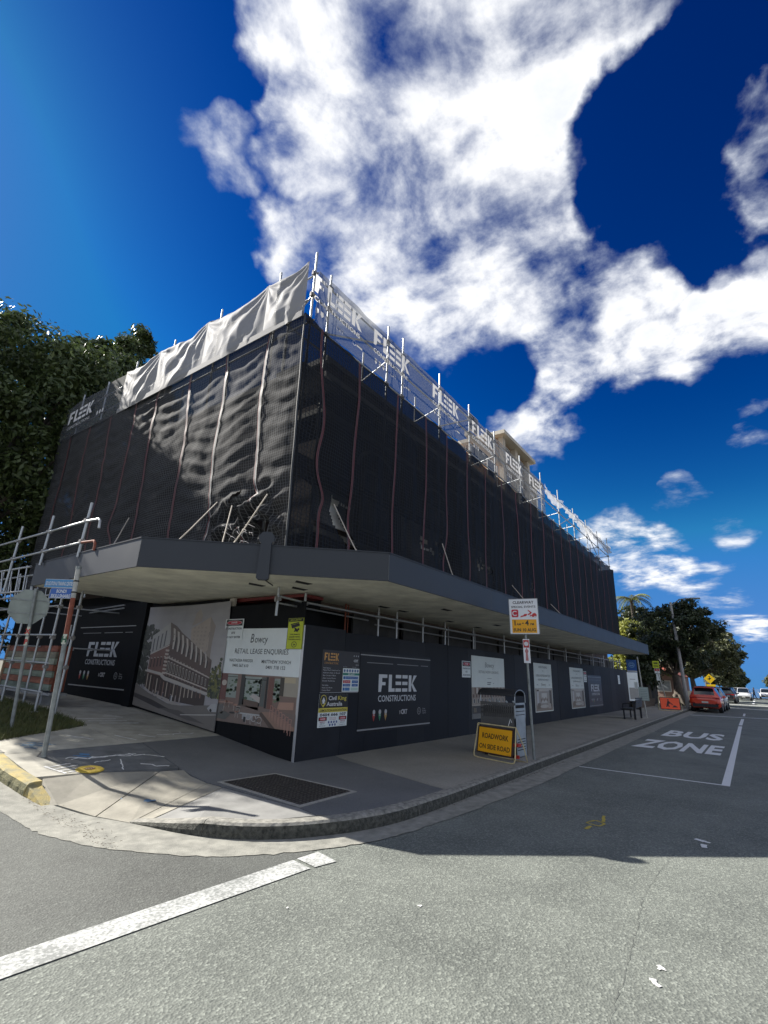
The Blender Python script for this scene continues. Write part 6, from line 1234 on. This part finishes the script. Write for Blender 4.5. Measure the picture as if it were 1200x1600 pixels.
# ---------------------------------------------------------------- cars
M_tyre = mat('tyre_rubber', (.012, .012, .012), .85); M_rim = mat('alloy_rim', (.35, .36, .37), .3, metal=.8); M_cglass = mat('car_glass', (.012, .016, .02), .06, spec=.8); M_plas = mat('black_car_plastic', (.02, .02, .022), .6)
M_tail = mat('tail_lamp', (.30, .008, .008), .25); M_head = mat('head_lamp', (.6, .62, .65), .15); M_plate = mat('number_plate', (.55, .55, .5), .5)
_cars = {}
def car(label, loc, rz, paint, group=None, style='suv'):
    t = root('parked_car', label, 'car', loc, rz, group)
    if style == 'suv': S = [(-2.25, .42, .78, .80, .72, .60), (-2.21, .34, .93, .99, .86, .66), (-2.14, .30, 1.02, 1.12, .90, .66), (-1.86, .27, 1.05, 1.56, .92, .58), (-1.6, .26, 1.05, 1.63, .925, .60), (-.8, .25, 1.03, 1.68, .93, .62), (0, .25, 1.01, 1.67, .93, .62), (.45, .25, .99, 1.60, .93, .60), (1.12, .26, .97, 1.04, .92, .72), (1.6, .28, .92, .99, .90, .74), (2.05, .30, .80, .87, .86, .68), (2.22, .36, .62, .68, .78, .60)]
    else: S = [(-2.3, .42, .78, .80, .72, .60), (-2.26, .34, .90, .94, .84, .66), (-2.0, .28, .93, 1.0, .88, .66), (-1.55, .26, .94, 1.05, .89, .58), (-1.0, .25, .93, 1.38, .90, .56), (-.4, .25, .92, 1.44, .90, .57), (.2, .25, .91, 1.43, .90, .57), (.5, .25, .90, 1.36, .90, .56), (1.1, .26, .90, .97, .89, .70), (1.6, .28, .86, .91, .87, .72), (2.1, .30, .74, .79, .84, .66), (2.28, .36, .58, .64, .76, .60)]
    rings = []
    for x, zb, zl, zt, w, wt in S:
        q = [(w * .80, zb), (w * .98, zb + .14), (w, (zb + zl) / 2), (w * .985, zl - .05), (w * .95, zl), (wt * 1.04, zt - .07), (wt * .93, zt - .005), (wt * .5, zt + .015), (0, zt + .02)]
        rings.append([(x, y, z) for y, z in q] + [(x, -y, z) for y, z in q[-2::-1]])
    k = len(rings[0]); v = [p for rr in rings for p in rr]; body, glass = [], []
    for i in range(len(rings) - 1):
        steep = abs(S[i + 1][3] - S[i][3]) > .3
        for j in range(k - 1):
            f = (i * k + j, (i + 1) * k + j, (i + 1) * k + j + 1, i * k + j + 1)
            side = j in (4, k - 6); top = j in (5, 6, 7, 8, 9, 10) if k == 17 else False
            x_in = S[i][0] >= (-1.9 if style == 'suv' else -1.6) and S[i + 1][0] <= 1.15
            (glass if (side and x_in) or (steep and 6 <= j <= k - 8) else body).append(f)
    b = MB(); b.add(v, body, 0, True); b.add(rings[0], [tuple(reversed(range(k)))], 0); b.add(rings[-1], [tuple(range(k))], 0); b.add([p for p in rings[0][:1]], [])
    b.add([(x, y, z) for x, zb, *_r in S for y, z in ((_r[2] * .8, zb), (-_r[2] * .8, zb))], [(2 * i, 2 * i + 1, 2 * i + 3, 2 * i + 2) for i in range(len(S) - 1)], 0)
    o = b.build('body', paint, t, local=True)
    gl_ = MB(); gl_.add([(p[0], p[1] * .995, p[2]) for p in v], glass, 0, True); gl_.build('window', M_cglass, t, local=True)
    for x in (-1.35, 1.38):
        for s_ in (-1, 1):
            wm = MB(); wm.tube([(x, s_ * .68, .34), (x, s_ * .93, .34)], .34, 20); wh = wm.build('wheel', M_tyre, t, local=True)
            rm = MB(); rm.tube([(x, s_ * .925, .34), (x, s_ * .94, .34)], .22, 14); rm.build('rim', M_rim, wh, local=True)
            am = MB(); am.tube([(x, s_ * .70, .40), (x, s_ * .915, .40)], .40, 20); am.build('wheel_arch', M_plas, t, local=True)
    for s_ in (-1, 1):
        b = MB(); b.obox((-2.19, s_ * .66, .93), (.035, 0, 0), (0, .20, 0), (0, 0, .055)); b.build('tail_lamp', M_tail, t, local=True)
        b = MB(); b.obox((2.10, s_ * .62, .70), (.09, 0, 0), (0, .16, 0), (0, 0, .06)); b.build('headlight', M_head, t, local=True)
        b = MB(); b.obox((.75, s_ * 1.0, 1.02), (.06, 0, 0), (0, .09, 0), (0, 0, .07)); b.build('mirror', paint, t, local=True)
        b = MB(); b.obox((-2.20, s_ * .70, .58), (.05, 0, 0), (0, .10, 0), (0, 0, .03)); b.build('reflector', M_tail, t, local=True)
    b = MB(); b.obox((-2.2, 0, .46), (.10, 0, 0), (0, .74, 0), (0, 0, .10)); b.build('rear_bumper', M_plas, t, local=True)
    b = MB(); b.obox((-2.235, 0, .95), (.012, 0, 0), (0, .50, 0), (0, 0, .016)); b.build('trim_bar', M_tail if style == 'suv' else M_plas, t, local=True)
    b = MB(); b.obox((2.2, 0, .46), (.07, 0, 0), (0, .70, 0), (0, 0, .10)); b.build('front_grille', M_plas, t, local=True)
    for x in (-2.27, 2.29): b = MB(); b.obox((x, 0, .66 if x < 0 else .48), (.008, 0, 0), (0, .19, 0), (0, 0, .055)); b.build('number_plate', M_plate, t, local=True)
    b = MB(); b.obox((-1.98, 0, 1.60), (.14, 0, 0), (0, .56, 0), (0, 0, .012)); 
    if style == 'suv': b.build('roof_spoiler', paint, t, local=True)
    return t
def paintm(n, c): m = mat(n, c, .28, metal=.0); m.node_tree.nodes['Principled BSDF'].inputs['Coat Weight'].default_value = .8; return m
P_red = paintm('red_car_paint', (.62, .05, .015)); P_blk = paintm('black_car_paint', (.012, .014, .018)); P_gry = paintm('grey_car_paint', (.14, .15, .17)); P_wht = paintm('white_car_paint', (.55, .56, .57)); P_slv = paintm('silver_car_paint', (.32, .33, .35)); P_blu = paintm('dark_blue_car_paint', (.02, .035, .07))
car('red SUV parked first in the kerbside row, seen from behind', (44.1, 3.05, 0), 0, P_red, 'cars parked along the kerb')
car('silver hatchback parked directly ahead of the red SUV', (49.2, 2.98, 0), .0, P_slv, 'cars parked along the kerb')
car('black SUV parked behind the crossing, third in the kerbside row', (70.5, 3.0, 0), 0, P_blk, 'cars parked along the kerb')
car('dark blue SUV parked fourth in the kerbside row', (76.0, 3.0, 0), 0, P_blu, 'cars parked along the kerb')
car('white SUV coming along the lane beyond the crossing', (90.5, 1.75, 0), PI, P_wht)
car('dark grey sedan parked in the shade past the white SUV', (98, 3.0, 0), 0, P_gry, 'cars parked along the kerb', 'sedan')
car('small silver car parked near the brow of the hill', (112, 3.0, 0), 0, P_slv, 'cars parked along the kerb')
car('white car parked across the road in the sun, far right', (112, -1.0, 0), PI, P_wht, 'cars across the road')
# delivery van
t = root('parked_van', 'white box van at the right edge of the view, far down the street', 'van', (116, -3.2, 0))
b = MB(); b.box(-2.6, 1.6, -1.0, 1.0, .5, 2.7); b.box(1.6, 2.6, -.95, .95, .5, 1.3); b.add([(1.6, -.95, 1.3), (2.5, -.95, 1.3), (1.9, -.85, 2.1), (1.6, -.85, 2.1), (1.6, .95, 1.3), (2.5, .95, 1.3), (1.9, .85, 2.1), (1.6, .85, 2.1)], [(0, 1, 2, 3), (4, 7, 6, 5), (3, 2, 6, 7)]); b.build('body', P_wht, t, local=True)
b = MB(); b.box(-2.62, -2.605, -.8, .8, 1.5, 2.3); b.build('window', M_cglass, t, local=True); b = MB(); b.add([(2.505, -.9, 1.3), (2.505, .9, 1.3), (1.91, .82, 2.1), (1.91, -.82, 2.1)], [(0, 1, 2, 3)]); b.build('windscreen', M_cglass, t, local=True)
for x in (-1.7, 1.7):
    for s_ in (-1, 1): b = MB(); b.tube([(x, s_ * .75, .36), (x, s_ * 1.0, .36)], .36, 16); b.build('wheel', M_tyre, t, local=True)
# ---------------------------------------------------------------- pedestrian, far down the road
def person(label, loc, rz, top_c, leg_c, stride=.2):
    t = root('person', label, 'person', loc, rz)
    V = [(0, 0, .95), (0, 0, 1.15), (0, 0, 1.38), (0, 0, 1.5), (0, 0, 1.60), (0.01, 0, 1.70), (0, .10, .92), (stride * .5, .10, .5), (stride * .6, .10, .08), (stride * .6 + .16, .10, .04), (0, -.10, .92), (-stride * .3, -.10, .5), (-stride * 1.1, -.10, .09), (-stride * 1.1 + .16, -.10, .04),
         (0, .19, 1.42), (-.05, .24, 1.15), (.06, .25, .90), (.1, .24, .82), (0, -.19, 1.42), (.05, -.24, 1.15), (.15, -.25, .92), (.2, -.24, .84)]
    E_ = [(0, 1), (1, 2), (2, 3), (3, 4), (4, 5), (0, 6), (6, 7), (7, 8), (8, 9), (0, 10), (10, 11), (11, 12), (12, 13), (2, 14), (14, 15), (15, 16), (16, 17), (2, 18), (18, 19), (19, 20), (20, 21)]
    Rr = [.15, .14, .16, .065, .085, .09, .10, .07, .045, .04, .10, .07, .045, .04, .07, .05, .035, .035, .07, .05, .035, .035]
    me = bpy.data.meshes.new('body'); me.from_pydata(V, E_, []); o = bpy.data.objects.new('body', me); C.objects.link(o); o.parent = t
    sk = o.modifiers.new('s', 'SKIN'); su = o.modifiers.new('u', 'SUBSURF'); su.levels = su.render_levels = 1
    for q, r_ in zip(me.skin_vertices[0].data, Rr): q.radius = (r_, r_)
    me.skin_vertices[0].data[0].use_root = True
    m = bpy.data.materials.new('clothes_' + str(len(bpy.data.materials))); m.use_nodes = True; tt = m.node_tree; co = tt.nodes.new('ShaderNodeTexCoord'); sp = tt.nodes.new('ShaderNodeSeparateXYZ'); tt.links.new(co.outputs['Object'], sp.inputs[0]); cr2 = tt.nodes.new('ShaderNodeValToRGB'); cr2.color_ramp.interpolation = 'CONSTANT'
    mr2 = tt.nodes.new('ShaderNodeMath'); mr2.operation = 'DIVIDE'; mr2.inputs[1].default_value = 2; tt.links.new(sp.outputs[2], mr2.inputs[0]); tt.links.new(mr2.outputs[0], cr2.inputs[0]); e = cr2.color_ramp.elements; e[0].color = (*leg_c, 1); e[1].position = .48; e[1].color = (*top_c, 1); n_ = e.new(.755); n_.color = (.35, .2, .14, 1)
    tt.links.new(cr2.outputs[0], tt.nodes['Principled BSDF'].inputs['Base Color']); me.materials.append(m)
    b = MB(); b.tube([(-.02, 0, 1.63), (-.03, 0, 1.70), (-.01, 0, 1.79)], .105, 8, r2=.07); b.build('hair', mat('dark_hair', (.02, .015, .01), .7), t, local=True); return t
person('person in dark clothes walking in the road far down the street', (99, .55, 0), 1.3, (.03, .03, .04), (.02, .02, .03), .28)
# ---------------------------------------------------------------- trees
def leaf_mat(name, c1, c2, rough=.45):
    m = bpy.data.materials.new(name); m.use_nodes = True; t = m.node_tree; L = t.links; p = t.nodes['Principled BSDF']; p.inputs['Roughness'].default_value = rough
    gi = t.nodes.new('ShaderNodeNewGeometry'); co = t.nodes.new('ShaderNodeTexCoord'); n = t.nodes.new('ShaderNodeTexNoise'); n.inputs['Scale'].default_value = 1.3; n.inputs['Detail'].default_value = 3; L.new(co.outputs['Object'], n.inputs['Vector'])
    ad = t.nodes.new('ShaderNodeMath'); ad.operation = 'MULTIPLY_ADD'; L.new(gi.outputs['Random Per Island'], ad.inputs[0]); ad.inputs[1].default_value = .6; sb = t.nodes.new('ShaderNodeMath'); sb.operation = 'MULTIPLY'; L.new(n.outputs[0], sb.inputs[0]); sb.inputs[1].default_value = .6; L.new(sb.outputs[0], ad.inputs[2])
    x = t.nodes.new('ShaderNodeMix'); x.data_type = 'RGBA'; L.new(ad.outputs[0], x.inputs[0]); x.inputs[6].default_value = (*c1, 1); x.inputs[7].default_value = (*c2, 1); L.new(x.outputs[2], p.inputs['Base Color'])
    tl = t.nodes.new('ShaderNodeBsdfTranslucent'); L.new(x.outputs[2], tl.inputs[0]); ms_ = t.nodes.new('ShaderNodeMixShader'); ms_.inputs[0].default_value = .28; L.new(p.outputs[0], ms_.inputs[1]); L.new(tl.outputs[0], ms_.inputs[2]); L.new(ms_.outputs[0], t.nodes['Material Output'].inputs[0]); return m
M_fig = leaf_mat('fig_leaves', (.028, .05, .018), (.095, .13, .04)); M_jac = leaf_mat('street_tree_leaves', (.016, .03, .014), (.065, .085, .035)); M_yel = leaf_mat('yellow_green_leaves', (.10, .13, .02), (.32, .33, .06)); M_olive = leaf_mat('pale_olive_leaves', (.03, .045, .018), (.14, .15, .07))
TREES = []
M_bark = mat('bark', (.10, .085, .07), .9, var=.35, scale=5, bump=.6, bscale=14)
def tree(label, base, trunk_h, blobs, nleaf, size, lm, seed, trunk_r=.3, per=60, group=None, lean=(0, 0), name='tree', spread=.55):
    """blobs: ellipsoids (cx,cy,cz,rx,ry,rz) that the foliage clumps fill"""
    rs_ = np.random.RandomState(seed); t = root(name, label, 'tree', base, 0, group); bx_, by_, bz_ = base
    tp_ = (bx_ + lean[0], by_ + lean[1], bz_ + trunk_h); b = MB(); b.tube([base, ((bx_ + tp_[0]) / 2 + .1, (by_ + tp_[1]) / 2 - .08, (bz_ + tp_[2]) / 2), tp_], trunk_r, 10, r2=trunk_r * .6)
    for k in range(5): a = k * 1.26; b.tube([(bx_ + trunk_r * 1.7 * math.cos(a), by_ + trunk_r * 1.7 * math.sin(a), bz_ - .05), (bx_ + trunk_r * .5 * math.cos(a), by_ + trunk_r * .5 * math.sin(a), bz_ + trunk_r * 2)], trunk_r * .35, 6)
    b.build('trunk', M_bark, t)
    nc = max(8, nleaf // per); vols = np.array([q[3] * q[4] * q[5] for q in blobs]); pr_ = vols / vols.sum(); cl = []
    for i in range(nc):
        q = blobs[rs_.choice(len(blobs), p=pr_)]; v = rs_.normal(size=3); v /= np.linalg.norm(v); rad = rs_.uniform(.35, 1.0) ** .5
        cl.append((q[0] + v[0] * q[3] * rad, q[1] + v[1] * q[4] * rad, q[2] + v[2] * q[5] * rad))
    cl = np.array(cl); lb = MB()
    for i in rs_.choice(nc, min(nc, 22), replace=False):
        p = cl[i]; mid = (tp_[0] * .6 + p[0] * .4 + rs_.uniform(-.3, .3), tp_[1] * .6 + p[1] * .4 + rs_.uniform(-.3, .3), tp_[2] * .45 + p[2] * .55); lb.tube([tp_, mid, tuple(p)], trunk_r * .32, 5, r2=trunk_r * .05, cap=False)
    lb.build('limbs', M_bark, t)
    idx = rs_.randint(0, nc, nleaf); cr2 = rs_.uniform(.5, 1.15, nc) * spread
    off = rs_.normal(size=(nleaf, 3)); off /= np.linalg.norm(off, axis=1)[:, None]; off *= (rs_.uniform(0, 1, nleaf) ** .45)[:, None] * cr2[idx][:, None]; off[:, 2] *= .7
    ctr = cl[idx] + off; nrm = off + rs_.normal(size=(nleaf, 3)) * .35 + np.array([0, 0, .35]); nrm /= np.linalg.norm(nrm, axis=1)[:, None]
    a = np.cross(nrm, rs_.normal(size=(nleaf, 3))); a /= np.linalg.norm(a, axis=1)[:, None]; c_ = np.cross(nrm, a); sz = size * rs_.uniform(.6, 1.3, nleaf)[:, None]
    V = np.empty((nleaf, 4, 3)); V[:, 0] = ctr - a * sz; V[:, 1] = ctr - c_ * sz * .45; V[:, 2] = ctr + a * sz; V[:, 3] = ctr + c_ * sz * .45
    V = V.reshape(-1, 3) - np.array(base); me = bpy.data.meshes.new('crown'); me.vertices.add(len(V)); me.vertices.foreach_set('co', V.ravel()); me.loops.add(nleaf * 4); me.loops.foreach_set('vertex_index', np.arange(nleaf * 4)); me.polygons.add(nleaf); me.polygons.foreach_set('loop_start', np.arange(nleaf) * 4); me.polygons.foreach_set('loop_total', np.full(nleaf, 4)); me.materials.append(lm); me.update(calc_edges=True)
    o = bpy.data.objects.new('crown', me); C.objects.link(o); o.parent = t; return t
gs = lambda x, y: g(x, y) + .13
LG = 'street trees along the side street'
TREES.append(tree('large dark fig tree rising beyond the left end of the scaffold', (4.3, 19.6, gs(4.3, 19.6)), 4.5, [(5.4, 22, 3.6, 1.8, 2, 2.6), (4.6, 19.2, 8.6, 3.0, 2.6, 4.2), (5.6, 18.6, 10.2, 2.2, 1.8, 3.0), (5.3, 19.6, 12.6, 1.0, 1.0, 1.6), (3.6, 18.4, 6.3, 2.2, 1.8, 2.4)], 42000, .105, M_fig, 1, .42, group=LG, per=230, spread=.95))
TREES.append(tree('tall fig tree at the left edge of the view, nearest the camera', (2.4, 21.5, gs(2.4, 21.5)), 5, [(3.4, 22.0, 9.6, 3.4, 3.2, 4.8), (4.6, 23.5, 12.0, 3.0, 3.0, 3.4)], 42000, .12, M_fig, 2, .45, group=LG, per=260, spread=1.0))
TREES.append(tree('fig tree whose top shows above the scaffold rail left of the white tarpaulin', (8.6, 22.5, .9), 6, [(8.6, 21.5, 4.2, 2.2, 2.5, 3.2), (8.3, 22.0, 12.2, 2.6, 2.6, 3.4), (6.9, 22.4, 13.4, 1.4, 1.3, 1.9)], 34000, .12, M_fig, 3, .4, group=LG, per=240, spread=.9))
tree('slender tree just above the scaffold rail, rightmost of the side street trees', (10.6, 26.0, .9), 13, [(10.45, 26, 18.3, 1.1, 1.1, 1.7), (9.4, 26, 16.4, 2.0, 1.6, 1.7), (11.7, 26, 17.0, 1.1, 1.0, 1.2)], 15000, .13, M_fig, 4, .3, group=LG, per=230, spread=.7)
for o_ in TREES: scale_about_cam(o_, 1.13, (o_.location.x * 1.13, o_.location.y * 1.13, o_.location.z * 1.13 - .221))  # fig trees scaled about the camera by the same factor as the scaffold
tree('dark tree filling the gap low behind the scaffold tower', (3.2, 30, 1.1), 3.5, [(3.0, 30, 7, 4.0, 3.5, 5), (7, 33, 9, 4, 3.5, 5), (2.5, 27, 3.2, 5, 2, 2.3), (5.5, 25, 3.6, 2.4, 1.5, 2.2)], 42000, .18, M_fig, 5, .4, group=LG, per=200, spread=1.0)
tree('big spreading street tree over the parked cars behind the lamp pole', (49, 5.4, .1), 2.4, [(47.5, 5.2, 5.9, 3.6, 2.6, 2.3), (48.0, 3.4, 6.6, 3.0, 1.9, 1.9), (50, 6.8, 5.0, 3.5, 2.2, 2.4), (48.5, 4.0, 4.2, 3, 2.2, 1.0)], 26000, .14, M_jac, 11, .42, per=110, spread=.6, group='trees along the main street')
tree('street tree above the second stretch of parked cars, paler top', (58, 5.0, .1), 2.2, [(58, 3.4, 5.1, 4.5, 2.7, 2.1), (60, 2.6, 4.8, 4, 2.0, 1.8), (57, 5.6, 5.0, 4, 2.5, 2.5)], 24000, .16, M_olive, 12, .33, per=110, spread=.6, group='trees along the main street')
tree('street tree past the crossing, smaller with the distance', (78, 5.2, .1), 2.0, [(78, 3.8, 4.2, 5, 2.6, 2.2)], 14000, .2, M_olive, 13, .3, group='trees along the main street')
tree('low far tree near the brow of the hill', (104, 4.6, .1), 1.6, [(104, 3.6, 3.4, 6, 2.5, 1.7)], 9000, .24, M_jac, 14, .25, group='trees along the main street')
tree('farthest street tree, small against the horizon', (116, 3.9, .1), 1.3, [(116, 3.0, 2.9, 4, 1.9, 1.5)], 5000, .24, M_jac, 15, .22, group='trees along the main street')
tree('bright yellow-green shrubby tree catching the sun behind the awning end', (50.5, 8.9, .1), 1.4, [(50.5, 8.8, 5.0, 1.9, 1.3, 2.3), (50.8, 9.2, 3.2, 1.9, 1.3, 1.3)], 12000, .14, M_yel, 16, .16)
tree('dark garden tree behind the yellow-green tree', (58, 9.8, .1), 2.5, [(58, 9.3, 7.0, 2.8, 2.4, 2.6), (57, 9.6, 4.2, 3, 2.3, 1.9)], 22000, .16, M_jac, 17, .3)
tree('dark garden tree beside the bus stop, low over the fence', (44.5, 6.9, .1), 1.6, [(45, 7.1, 3.3, 1.9, 1.0, 1.5), (44.5, 6.7, 2.4, 2.0, .7, .9)], 13000, .12, M_jac, 19, .22)
tree('pale green tree across the road at the far right edge', (128, -4.5, -.3), 1.5, [(128, -3.6, 3.0, 3, 2.4, 1.6)], 5000, .25, M_olive, 18, .25)
# palm
t = root('palm_tree', 'palm with drooping fronds standing above the dark garden trees', 'tree', (56, 9.3, .1)); b = MB(); b.tube([(56, 9.3, .1), (56.1, 9.2, 5), (56, 9.2, 9.9)], .2, 8, r2=.14); b.build('trunk', M_bark, t)
r = random.Random(9)
for k in range(17):
    a = k * 2.4 + r.uniform(-.2, .2); L = r.uniform(1.8, 2.4); e = r.uniform(.15, 1.0); fr_ = MB(); pts = []
    for i in range(9): s_ = i / 8; pts.append(Vector((56 + math.cos(a) * L * s_ * math.cos(e * .6), 9.2 + math.sin(a) * L * s_ * math.cos(e * .6), 9.9 + L * s_ * math.sin(e) - 1.5 * s_ * s_)))
    fr_.tube(pts, .02, 4)
    for i in range(1, 9):
        for sub in (0, .5):
            p = pts[i - 1].lerp(pts[i], sub + .5) if i < 9 else pts[i]; d = (pts[i] - pts[i - 1]).normalized(); sd2 = d.cross(Vector((0, 0, 1))).normalized()
            for q in (-1, 1): tip = p + sd2 * q * (.55 - .035 * i) + d * .3 - Vector((0, 0, .25)); fr_.add([p - d * .04, p + d * .05, tip], [(0, 1, 2)])
    fr_.build('frond', M_yel if k % 3 == 0 else M_olive, t)
# ---------------------------------------------------------------- garden edge and houses down the street
t = root('garden_wall', 'low brown block retaining wall in front of the dark fence beyond the hoarding', 'wall', (38, 6.8, .14)); M_blk = mat('brown_block', (.13, .10, .075), .9, var=.3, scale=4)
for c_ in range(2):
    for k in range(9): b = MB(); x = 37.2 + .84 * k + .4 * c_; b.box(x, x + .82, 6.55, 6.8, .14 + .26 * c_, .39 + .26 * c_); b.build('block', M_blk, t)
t = root('garden_fence', 'dark timber fence behind the low garden wall', 'fence', (38, 7.2, .6)); M_fn = mat('dark_fence', (.02, .018, .017), .8, var=.4, scale=2)
for k in range(40): b = MB(); x = 37.0 + .33 * k; b.box(x, x + .31, 7.0, 7.03, .14, 1.75); b.build('paling', M_fn, t)
b = MB(); b.box(37, 50.2, 7.03, 7.08, 1.6, 1.7); b.build('rail', M_fn, t)
t = root('house', 'low house with red tiled roof half hidden by the street trees', 'house', (62, 8, .1))
b = MB(); b.box(60, 72, 6.6, 13, .1, 2.6); b.build('wall', mat('pink_render', (.24, .16, .14), .85, var=.1), t)
b = MB(); b.add([(59.7, 6.2, 2.6), (72.3, 6.2, 2.6), (72.3, 13.4, 2.6), (59.7, 13.4, 2.6), (63.5, 9.8, 4.4), (68.5, 9.8, 4.4)], [(0, 1, 5, 4), (1, 2, 5), (2, 3, 4, 5), (3, 0, 4), (0, 3, 2, 1)]); b.build('roof', mat('red_roof_tiles', (.28, .07, .045), .85, var=.25, scale=8), t)
for y in (7.1, 9.4): b = MB(); b.box(59.94, 60.0, y, y + 1.3, 1.0, 2.1); w_ = b.build('window', M_wf, t); b = MB(); b.box(59.93, 59.945, y + .08, y + 1.22, 1.08, 2.02); b.build('pane', M_glass, w_)
t = root('front_wall', 'pale rendered front garden wall beyond the big tree', 'wall', (60, 5.9, .1)); 
for k in range(6): b = MB(); x = 54 + 5 * k; b.box(x, x + 4.9, 6.0, 6.2, .1, 1.15); b.build('wall_panel', mat('cream_wall', (.45, .40, .30), .85, var=.1) if k == 0 else bpy.data.materials['cream_wall'], t)
t = root('distant_house', 'pale house across the road at the far right edge of the view', 'house', (135, -6, -.6)); b = MB(); b.box(132, 142, -9, -2.6, -1.5, 3.0); b.build('wall', mat('pale_house', (.5, .47, .42), .8), t); b = MB(); b.add([(131.5, -9.4, 3.0), (142.5, -9.4, 3.0), (142.5, -2.2, 3.0), (131.5, -2.2, 3.0), (131.5, -5.8, 4.6), (142.5, -5.8, 4.6)], [(0, 1, 5, 4), (1, 2, 5), (2, 3, 4, 5), (3, 0, 4), (0, 3, 2, 1)]); b.build('roof', mat('brown_roof', (.2, .12, .09), .8), t)
# ---------------------------------------------------------------- apartment block behind
t = root('apartment_block', 'cream rendered apartment block with flat overhanging roofs behind the scaffold', 'building', (38, 16, 0))
M_cr = mat('cream_render', (.50, .44, .35), .85, var=.08); M_br = mat('blond_brick', (.30, .20, .13), .9, var=.2, scale=8); M_ev = mat('cream_eave', (.52, .48, .40), .8)
b = MB(); b.box(29.5, 42, 14.6, 24, 0, 16.5); b.box(35.6, 42, 14.6, 17.6, 16.5, 21.0); b.box(42, 45.5, 15.2, 17.6, 0, 19.9); b.build('wall', M_br, t)
for (x0, x1, y0, z) in ((35.0, 42.5, 13.8, 21.0), (41.8, 46.2, 14.4, 19.9)): b = MB(); b.box(x0, x1, y0, 18.1, z, z + .32); b.build('roof_slab', M_ev, t)
for x in (35.6, 38.4, 41.4): b = MB(); b.box(x, x + .55, 14.2, 14.6, 0, 21.0); b.build('pier', M_cr, t)
for x in (43.2, 45.0): b = MB(); b.box(x, x + .5, 14.8, 15.2, 0, 19.9); b.build('pier', M_cr, t)
for z in (6.8, 9.8, 12.8, 15.8, 18.4):
    b = MB(); b.box(29.3, 42.2, 14.25, 14.6, z, z + .35); b.build('floor_band', M_cr, t)
    for k in range(4): b = MB(); x = 30 + 3.1 * k + (.3 if k > 1 else 0); b.box(x, x + 1.5, 14.52, 14.6, z + .9, z + 2.3); w_ = b.build('window', M_wf, t); b = MB(); b.box(x + .08, x + 1.42, 14.50, 14.53, z + .98, z + 2.22); b.build('pane', M_cglass, w_)
for (ya, z) in ((15.4, 18.9),): b = MB(); b.box(35.52, 35.6, ya, ya + 1.4, z, z + 1.6); w_ = b.build('window', M_wf, t); b = MB(); b.box(35.50, 35.53, ya + .1, ya + 1.3, z + .1, z + 1.5); b.build('pane', M_cglass, w_)
